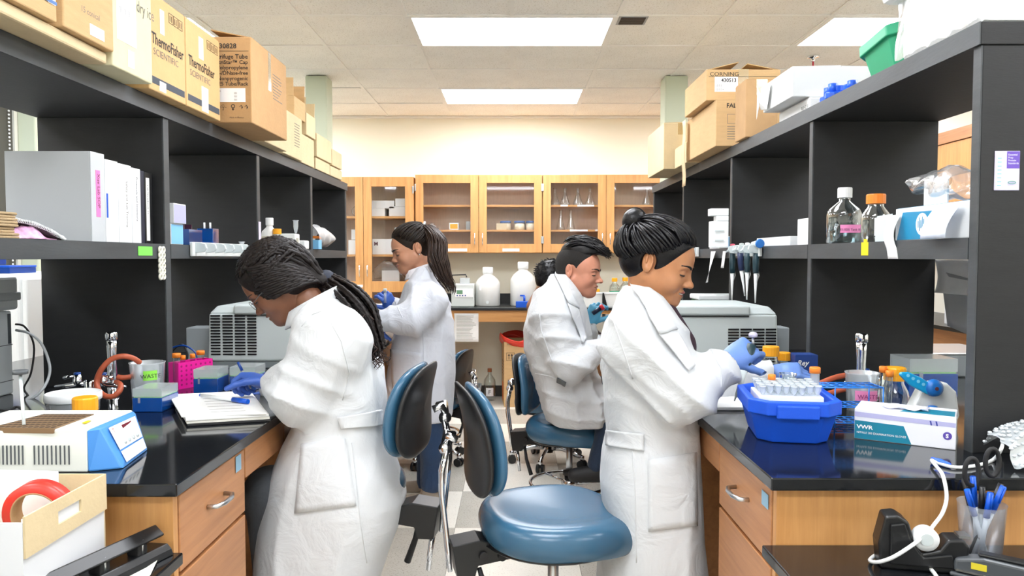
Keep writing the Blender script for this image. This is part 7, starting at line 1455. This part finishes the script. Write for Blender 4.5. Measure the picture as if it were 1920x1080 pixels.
cart('white box with blue logo behind the clear bottle, right shelf',1.11,1.24,2.76,2.90,ZS,1.525,M_wbx,[('n',.3,.9,.7,.9,M_blued)],'white boxes on the right middle shelf'); cart('low white box beside the pipettes on the right shelf',1.10,1.22,2.95,3.35,ZS,1.462,M_wbx,None,'white boxes on the right middle shelf')
t=thing('sticker_card','purple and pale blue sticker card on the right end panel','sticker',(1.146,1.731,1.59)); z0=at(0,357,1.731).z; z1=at(0,283,1.731).z; xa,xb=at(1865,300,1.731).x,at(1912,300,1.731).x
part('card',MB().box(xa,xb,1.7300,1.7318,z0,z1),mat('pale_lavender_card','cfcbe8',.5),t,world=True,bevel=.0008); xm_=xa+(xb-xa)*.48; part('purple_block',MB().box(xm_,xb-.001,1.7294,1.7299,z1-.04,z1-.001),mat('purple_print','6b4fb8',.5),t,world=True); part('blue_column',MB().box(xa+.003,xa+.018,1.7294,1.7299,z0+.004,z1-.005),mat('ice_blue_print','d6ecf8',.5),t,world=True)
for k in range(8): part('scale_mark',MB().box(xa+.006,xa+.015,1.7288,1.7292,z0+.010+k*.009,z0+.0118+k*.009),M_bbx,t,world=True)
for k,s_ in enumerate(('Essential','Prep','Protein','Standards')): text('lettering',s_,.0062,M_sticker,t,FX((xm_+.002,1.7288,z1-.011-k*.0065)))
part('green_oval',MB().tube([(xm_+.012+.009*math.cos(a),1.7285,z0+.018+.003*math.sin(a)) for a in np.linspace(0,2*PI,18)],.0006,4,cap=False),M_green,t,world=True)
# pipettes hanging in a holder
clip_rack('white pipette holder clipped to the right shelf edge with four pipettes',1.0755,3.22,'right',5,.075)
for k,(px,top,bot,dk) in enumerate(((1373,470,563,'1c3a44'),(1390,468,555,'1b2a52'),(1401,468,562,'1c3a44'),(1417,466,568,'1c3a44'))):
    Y=[3.56,3.43,3.345,3.235][k]; x=(px-960)*Y/1395; zt=at(0,top,Y).z; zb_=at(0,bot,Y).z; h=zt-zb_; lean=(.012 if k==1 else 0)
    t=thing('pipette','%s pipette hanging in the right shelf holder'%['leftmost dark teal','navy blue','third from left, dark teal','rightmost dark teal'][k],'pipette',(x,Y,zb_),0,'pipettes hanging from the right shelf'); g=mat('grip_'+['one','two','one','one'][k],dk,.4)
    part('grip_body',MB().tube([(-lean*.6,0,h*.98),(-lean*.3,0,h*.75),(0,0,h*.55)],[.014,.0145,.012],14),g,t); part('finger_hook',MB().tube([(-lean,0,h*.95),(-.018-lean,-.006,h*1.02),(-.034-lean,-.008,h*.97)],[.010,.009,.003],8),M_lgrey,t); part('plunger',MB().lathe([(.005,h),(.005,h*1.08),(.011,h*1.085),(.011,h*1.13),(.004,h*1.14)],n=14),[mat('pink_knob','e0607a',.4),M_lgrey,M_white,M_white][k],t)
    part('shaft',MB().tube([(0,0,h*.55),(lean*.5,0,h*.38),(lean,0,h*.2),(lean*1.4,0,0)],[.009,.007,.0045,.003],12),M_white,t); part('ejector',MB().tube([(.012,0,h*.58),(.014,0,h*.5),(.006,0,h*.4)],.0025,6),M_steel,t)
t=thing('repeater_pipette','blue-ended pipette lying on the right pipette holder','pipette',(at(1430,0,3.15).x,3.15,1.437)); part('end_cap',MB().lathe([(.001,0),(.017,0),(.02,.008),(.016,.014)],n=20,M=Matrix.Rotation(PI/2,4,'X')),mat('azure_knob','1f6fc0',.35),t); part('end_ring',MB().lathe([(.006,.001),(.010,.0005)],n=16,cap=False,M=Matrix.Translation((0,.0,0))@Matrix.Rotation(PI/2,4,'X')),M_white,t); part('barrel',MB().cyl((0,.0,0),(.02,.14,.0),.012,n=14),M_lgrey,t)
t=thing('tip_dispenser','tall white stepped dispenser standing on the right shelf','dispenser',(at(1346,0,3.62).x,3.58,ZS)); part('housing',MB().box(-.035,.045,-.03,.03,0,.125).box(-.012,.045,-.03,.03,.1255,.15).box(-.04,.045,-.03,.03,.1505,.185),M_white,t,bevel=.003)
for z in (.03,.075): part('ledge',MB().box(-.02,.02,-.036,-.0305,z,z+.006),M_lgrey,t)
single('hanging_note',MB().grid(lambda u,v:(1.066-.05*v+.035*u*v,3.90+.09*u,1.41-.165*v),4,6),M_paper,'folded white note hanging from the right shelf edge','paper',solid=.001); single('hanging_note',MB().grid(lambda u,v:(1.071-.01*v,3.73+.05*u,1.41-.085*v),3,4),M_paper,'narrow white note hanging beside the folded one','paper',solid=.001)
cart('white box with green and blue print near the hanging notes',1.10,1.2,3.95,4.15,ZS,1.49,M_wbx,[('n',.4,.98,.05,.95,M_bbx),('l',.1,.9,.6,.95,M_dgreen)],None); 
clip_rack('pale plastic rack on the far right shelf edge',1.0755,4.3,'right',3,.1)
t=thing('recycling_bin','small green bin with white lid behind the right centrifuge','bin',(1.075,3.95,ZT)); part('bin_body',MB().hexa([(-.09,-.08,0),(.09,-.08,0),(.09,.08,0),(-.09,.08,0)],[(-.10,-.09,.235),(.10,-.09,.235),(.10,.09,.235),(-.10,.09,.235)]),mat('deep_green_plastic','0f7a4a',.4),t,bevel=.004); part('lid',MB().box(-.108,.108,-.098,.098,.2355,.262),M_white,t,bevel=.006)
# sheet hanging at the far side of the right shelving
t=thing('hanging_papers','grey and white papers hanging behind the right shelving','papers',(1.55,2.6,1.1)); q=MB().grid(lambda u,v:(1.545+.012*math.sin(v*3),2.72-.24*u,1.37-.12*v),4,4); part('sheet',q,M_paper,t,world=True,solid=.001); part('sheet',MB().grid(lambda u,v:(1.555+.03*v,2.70-.22*u+.03*v*u,1.33-.20*v-.03*u),5,6),mat('grey_paper','b9bcbe',.7),t,world=True,solid=.001)
# right wall counter things
cart('light blue and white box on the right wall counter',3.0,3.25,4.75,5.15,ZT,1.2,M_wbx,[('l',.0,.5,.1,.95,M_bbx)],None,name='supply_box'); t=thing('bench_scale','white bench scale with dark red display on the right wall counter','scale',(2.98,4.6,ZT)); part('base',MB().box(-.09,.09,-.12,.12,0,.045),M_offw,t,bevel=.006); part('display',MB().box(-.0915,-.0905,-.06,.04,.008,.036),mat('dark_red_display','6a1020',.2),t)
# ================= BACK COUNTER =================
Z=.9205
t=thing('water_bath','pale grey analyser with small green screen on the back counter','machine',(-.455,6.98,Z)); part('housing',MB().box(-.105,.105,-.13,.13,0,.21),mat('analyser_grey','d5dad6',.4),t,bevel=.008); part('front_panel',MB().box(-.07,.095,-.1325,-.1305,.09,.17),M_sticker,t); part('screen',MB().box(-.055,.0,-.134,-.133,.12,.155),mat('lcd_green','6f9a7a',.3),t)
for k in range(4): part('button',MB().lathe([(.0001,0),(.006,0),(.006,.002)],n=10,M=Matrix.Translation((-.05+k*.025,-.1328,.105))@Matrix.Rotation(PI/2,4,'X')),M_blued,t)
part('lid_block',MB().box(-.03,.06,-.08,.04,.2105,.265),M_frost,t,bevel=.004); part('lid_handle',MB().tube([(-.105,-.0,.21),(-.105,0,.29),(.02,0,.295),(.03,0,.27)],.006,8),M_blk,t)
def carboy(label,x,y,r,h,spig=False):
    t=thing('carboy',label,'carboy',(x,y,Z),0,'white plastic carboys'); part('vessel',MB().lathe([(r*.93,0),(r,.012),(r,h*.56),(r*.95,h*.62),(r*.78,h*.70),(r*.5,h*.775),(r*.38,h*.80),(r*.38,h*.85)],n=36),M_milk,t); part('cap',MB().lathe([(r*.40,h*.84),(r*.42,h*.85),(r*.42,h*.985),(r*.38,h)],n=24),M_white,t)
    if spig: part('spigot',MB().cyl((.01,-r-.03,.075),(.01,-r+.004,.075),.009).cyl((.01,-r-.02,.05),(.01,-r-.02,.10),.010).box(-.03,.014,-r-.026,-r-.014,.098,.11),M_blue,t)
    else: part('plug',MB().lathe([(.001,0),(.014,0),(.014,.012)],n=16,M=Matrix.Translation((0,-r+.003,.04))@Matrix.Rotation(PI/2,4,'X')),M_offw,t); part('flame_mark',MB().box(-.075,-.045,-r*.83-.004,-r*.83-.003,.15,.19),M_sticker,t)
    return t
carboy('white plastic carboy without a tap on the back counter',-.228,7.0,.116,.365); carboy('taller white plastic carboy with blue tap on the back counter',.104,7.0,.12,.415,True)
t=thing('drip_tray','small bright blue tray under the carboy tap','tray',(.095,6.80,Z)); part('tray',MB().box(-.06,.06,-.035,.035,0,.055),M_blue,t,bevel=.003)
for k,(px,h,m,lb) in enumerate(((1153,.20,M_green,'clear bottle with yellow cap and green band on the back counter'),(1173,.205,None,'clear bottle with yellow cap, right of the green-banded one'),(1120,.155,None,'yellow-capped bottle standing in a clear bin on the back counter'),(1022,.20,None,'yellow-capped bottle behind the seated man'))):
    x=(px-960)*7.1/1395; t=cap_jar('media_bottle',lb,(x,7.12,Z+(.06 if k<2 else 0)),.05,h,M_yel,.035,cr=.026,group='yellow-capped bottles on the back counter')
    if m: part('green_band',MB().lathe([(.0508,.06),(.0508,.075)],n=24,cap=False),m,t)
for k,(a,b,lb) in enumerate(((1094,1128,'frosted plastic bin on the back counter, left of two'),(1130,1166,'frosted plastic bin on the back counter, right of two'))):
    x0=(a-960)*6.9/1395; x1=(b-960)*6.9/1395; t=thing('plastic_bin',lb,'bin',((x0+x1)/2,6.95,Z),0,'frosted bins on the back counter'); w=(x1-x0)/2; part('bin_wall',MB().box(-w,w,-.09,-.086,0,.13).box(-w,w,.086,.09,0,.13).box(-w,-w+.004,-.086,.086,0,.13).box(w-.004,w,-.086,.086,0,.13).box(-w+.004,w-.004,-.086,.086,0,.004),M_milk,t); part('rim',MB().box(-w-.006,w+.006,-.097,-.0905,.12,.134),M_white,t)
single('black_folder',MB().hexa([(.83,6.83,Z),(.88,6.83,Z),(.88,6.86,Z),(.83,6.86,Z)],[(.835,6.83,Z+.13),(.845,6.83,Z+.13),(.845,6.86,Z+.13),(.835,6.86,Z+.13)]),M_blk,'black wedge-shaped folder between the frosted bins','folder')
t=thing('posted_notice','printed white notice taped to the back counter rail','notice',(-.41,6.757,.61)); part('sheet',MB().grid(lambda u,v:(-.525+.22*u,6.757-.01*v*v,.868-.26*v),3,8),M_paper,t,world=True,solid=.001)
q=MB()
for k in range(18): q.box(-.505,-.505+random.uniform(.12,.18),6.7515-.0095*(k/18)**2-.001,6.752-.0095*(k/18)**2-.001,.845-k*.0125,.8475-k*.0125)
part('printed_lines',q,M_inkg,t,world=True,kind='stuff')
# under the back counter
t=thing('wash_tub','grey plastic tub holding a white jug under the back counter','tub',(-.44,6.98,0)); chamfer_tub(t,.30,.28,.17,mat('tub_grey','a9b1b4',.45),taper=.85,ch=.02,skirt=.03,rim=.012)
t=thing('jug','white translucent jug standing in the grey tub','jug',(-.45,6.98,.021)); part('jug_body',MB().box(-.11,.11,-.1,.1,0,.30),M_milk,t,bevel=.035,seg=4); part('handle',MB().tube([(-.06,0,.30),(-.05,0,.355),(.03,0,.36),(.06,0,.31)],.018,10),M_milk,t); part('cap',MB().lathe([(.03,.295),(.03,.33),(.026,.333)],n=18,M=Matrix.Translation((-.075,0,0))),M_white,t); part('blue_liquid',MB().box(-.104,.104,-.102,.094,.004,.13),clear('pale_blue_liquid','a8c4dc',.1,.5,'8fb0cc'),t,bevel=.02)
t=cap_jar('solvent_bottle','clear glass solvent bottle with a letter F label and brown cap on the floor',(-.215,7.12,.0005),.058,.31,mat('brown_cap','9a5a34',.5),.035,cr=.020); label_on(t,.058,.1,-2.2,-.9,.05,.13,M_sticker,'F',M_ink,.06)
bx=thing('biohazard_box','brown biohazard waste carton with red liner under the back counter','box',(.11,7.0,0),math.radians(4)); a,b,h=.195,.19,.60
part('carton_body',MB().box(-a,a,-b,b,.001,.006).box(-a,a,-b,-b+.005,.006,h).box(-a,a,b-.005,b,.006,h).box(-a,-a+.005,-b+.005,b-.005,.006,h).box(a-.005,a,-b+.005,b-.005,.006,h),M_card,bx)
def lin_fn(u,v):
    an=2*PI*u; c_,s_=math.cos(an),math.sin(an); e=(abs(c_)**5+abs(s_)**5)**(-.2); k=1.0+.05*v*(1-v)*4+.03*math.sin(u*40)*v; off=(.012+.02*math.sin(PI*v))
    z=h-.03-.02*math.sin(u*19)+ (v)*(.12+.03*math.sin(u*25)) if v<=.6 else h+.05+.03*math.sin(u*25)-(v-.6)*.15; return (c_*e*(a-.01+off)*k,s_*e*(b-.01+off)*k,z)
part('liner',MB().grid(lin_fn,90,10),mat('red_liner','e03a28',.3,bump=.4,bscale=30),bx,solid=.001)
Y=-b-.001; part('orange_square',MB().box(.0,.13,Y-.0004,Y,.03,.20),mat('biohazard_orange','f07818',.6),bx)
q=MB()
for k in range(3):
    an=PI/2+k*2*PI/3; cx_,cz_=.065+.024*math.cos(an),.118+.024*math.sin(an); q.tube([(cx_+.024*math.cos(t_),Y-.001,cz_+.024*math.sin(t_)) for t_ in np.linspace(an-2.6,an+2.6,20)],.004,5,flat=.2,up=(0,1,0))
q.tube([(.065+.017*math.cos(t_),Y-.001,.118+.017*math.sin(t_)) for t_ in np.linspace(0,2*PI,20)],.0025,5,cap=False); part('biohazard_symbol',q,M_ink,bx)
q=MB()
for x in (-.155,-.128): q.box(x,x+.006,Y-.0006,Y,.44,.475); q.add([(x-.008,Y-.0006,.475),(x+.014,Y-.0006,.475),(x+.003,Y-.0006,.492)],[(0,1,2)])
q.box(-.175,-.1,Y-.0005,Y,.428,.431).box(-.175,-.1,Y-.0005,Y,.50,.503).box(-.175,-.172,Y-.0005,Y,.428,.503).box(-.103,-.1,Y-.0005,Y,.428,.503); part('arrow_mark',q,M_ink,bx)
for k in range(5): part('fine_print',MB().box(-.05-.01*k,.12,Y-.0005,Y,.36-k*.035,.366-k*.035),M_ink,bx)
text('lettering','BIOHAZARD',.022,M_ink,bx,frame((.0,Y-.001,.008),(1,0,0),(0,0,1)),world=False); part('orange_square',MB().box(-a-.001,-a-.0004,-.05,.1,.03,.2),MATS['biohazard_orange'],bx)
for k in range(5): part('fine_print',MB().box(-a-.001,-a-.0004,-.1,.08,.40-k*.03,.406-k*.03),M_ink,bx)
text('lettering','INFECTIOUS WASTE',.02,M_ink,bx,frame((-.17,-b-.016,.575),(1,0,0),(0,0,1)),world=False)
# ================= CABINET CONTENTS =================
def flask(label,x,y,z,r,h,g,inv=False):
    t=thing('conical_flask',label,'flask',(x,y,z),0,g); part('flask_wall',MB().lathe([(.001,.001),(r*.95,0),(r,.008),(r*.92,h*.15),(r*.3,h*.72),(r*.26,h*.95),(r*.33,h)],n=24,cap=False),clear('flask_glass','fafefe',.34,.06,'ffffff',.03),t); part('rim',MB().tube([(r*.33*math.cos(a),r*.33*math.sin(a),h) for a in np.linspace(0,2*PI,16)],.003,5,cap=False),MATS['flask_glass'],t); return t
for k,(px,lb) in enumerate(((1040,'leftmost conical flask on the top cabinet shelf'),(1059,'second conical flask on the top cabinet shelf'),(1083,'third conical flask on the top cabinet shelf'),(1106,'fourth conical flask on the top cabinet shelf'),(1212,'conical flask on the top shelf behind the fourth glass door'))): flask(lb,(px-960)*7.2/1395,7.2,1.8755,.05,.165,'conical flasks on the top shelf')
for k,(px,lb) in enumerate(((1051,'left tall narrow flask on the middle cabinet shelf'),(1070,'right tall narrow flask on the middle cabinet shelf'))): flask(lb,(px-960)*7.2/1395,7.2,1.6405,.042,.19,'tall flasks on the middle shelf')
for k in range(4): x=(1050+k*15-960)*7.2/1395; open_beaker(['leftmost','second','third','rightmost'][k]+' small glass beaker on the bottom cabinet shelf',(x,7.2,1.4365),.028,.07,MATS['flask_glass'],'small beakers on the bottom cabinet shelf','glass_beaker')
cap_jar('media_bottle','orange-capped bottle behind the fourth glass door',(1.09,7.2,1.4365),.04,.12,M_or,.03,cr=.026)
for k,(px,lb) in enumerate(((948,'leftmost blue-lidded tub in the wall cabinet'),(974,'middle blue-lidded tub in the wall cabinet'),(996,'rightmost blue-lidded tub in the wall cabinet'))):
    x=(px-960)*7.2/1395; t=thing('lidded_tub',lb,'tub',(x,7.2,1.6405),0,'blue-lidded tubs in the wall cabinet'); part('tub_wall',MB().lathe([(.045,0),(.05,.005),(.05,.065)],n=24),mat('cream_tub','ddd6c0',.5),t); part('lid',MB().lathe([(.053,.065),(.053,.085),(.05,.087)],n=24),mat('slate_blue_lid','4a6fb0',.4),t)
cart('plain beige box left of the blue-lidded tubs',-.15,-.05,7.12,7.25,1.6405,1.70,mat('beige_box','cfc2a4',.7)); t=cart('white box with yellow label in the wall cabinet',-.60,-.51,7.12,7.22,1.6405,1.705,M_wbx,[('n',.1,.9,.15,.85,M_yel)]); cart('dark maroon box on the bottom shelf of the wall cabinet',.02,.28-.02,7.18,7.28,1.4365,1.485,mat('maroon_box','5a3850',.6)); cart('grey box at the right of the white and yellow one',-.44,-.37,7.14,7.26,1.6405,1.72,M_grey)
for (x,z,lb) in ((-.78,1.6405,'crumpled clear bag on the middle shelf of the wall cabinet'),(-.42,1.4365,'crumpled clear bag on the bottom shelf of the wall cabinet')):
    single('plastic_bag',MB().grid(crumple(12,8,lambda u,v,x=x,z=z:(x-.06+.13*u,7.17+.06*v,z+.012+.055*math.sin(PI*u)*math.sin(PI*min(1,v+.2))),.005,int(z*10)),14,10),M_bag,lb,'bag',solid=.001)
for k,(x0,x1,z0,z1,lb,fc) in enumerate(((-1.365,-1.21,1.7655,1.84,'white box low on the top shelf of the tall cabinet, left',None),(-1.17,-.985,1.7655,1.86,'white box low on the top shelf of the tall cabinet, right',None),(-1.34,-1.12,1.892,1.965,'long white box stacked on top in the tall cabinet, left',None),(-1.11,-.985,1.892,1.965,'long white box stacked on top in the tall cabinet, right',None),(-1.33,-1.13,1.4055,1.55,'white size-M box on the middle shelf of the tall cabinet','M'),(-1.12,-.985,1.4055,1.66,'tall white size-M box on the middle shelf of the tall cabinet','M'),(-1.56,-1.42,1.4055,1.54,'white box behind the left door of the tall cabinet',None),(-1.53,-1.43,1.545,1.64,'small white box stacked behind the left door of the tall cabinet',None))):
    if k in (2,3): z0-=.026 if k==2 else .026
    t=cart(lb,x0,x1,7.10,7.30,(1.8425 if k==2 else 1.8625 if k==3 else z0),(1.915 if k==2 else 1.935 if k==3 else z1),M_wbx,None,'white boxes in the tall cabinet')
    if fc: text('lettering','M',.05,mat('plum_ink','6a2a4a',.6),t,FX((x0+.015,7.0985,z1-.06)),bold=.001)
single('plastic_bag',MB().grid(crumple(16,10,lambda u,v:(-1.33+.33*u,7.12+.1*v,1.13+.012+.2*math.sin(PI*min(1,u*.8+.2))*math.sin(PI*min(1,v*.6+.35))),.008,5),18,12),M_bag,'clear plastic bag on the lower shelf of the tall cabinet','bag',solid=.001); cart('white box inside the clear bag area of the tall cabinet',-1.25,-1.08,7.14,7.18,1.1275,1.25,M_wbx)
t=thing('glass_dish','round glass dish on edge behind the left door of the tall cabinet','dish',(-1.49,7.2,1.82)); part('dish',MB().lathe([(.001,0),(.05,0),(.055,.012),(.052,.012),(.048,.003)],n=24,cap=False,M=Matrix.Rotation(PI/2,4,'X')),MATS['flask_glass'],t)
# tube held by the seated man and small tray near his hands
a=at(1126,578,3.87); b=at(1111,588,3.87); t=thing('sample_tube','dark tube with a red and white cap held in a cyan glove','tube',b); part('tube_wall',MB().cyl(b,a,.011,n=14),mat('navy_tube','1a2340',.3),t,world=True); part('cap',MB().cyl(a,a+(a-b).normalized()*.018,.016,n=18),mat('red_cap','d8283a',.4),t,world=True); part('cap_dot',MB().cyl(a+(a-b).normalized()*.018,a+(a-b).normalized()*.020,.008,n=14),M_white,t,world=True)
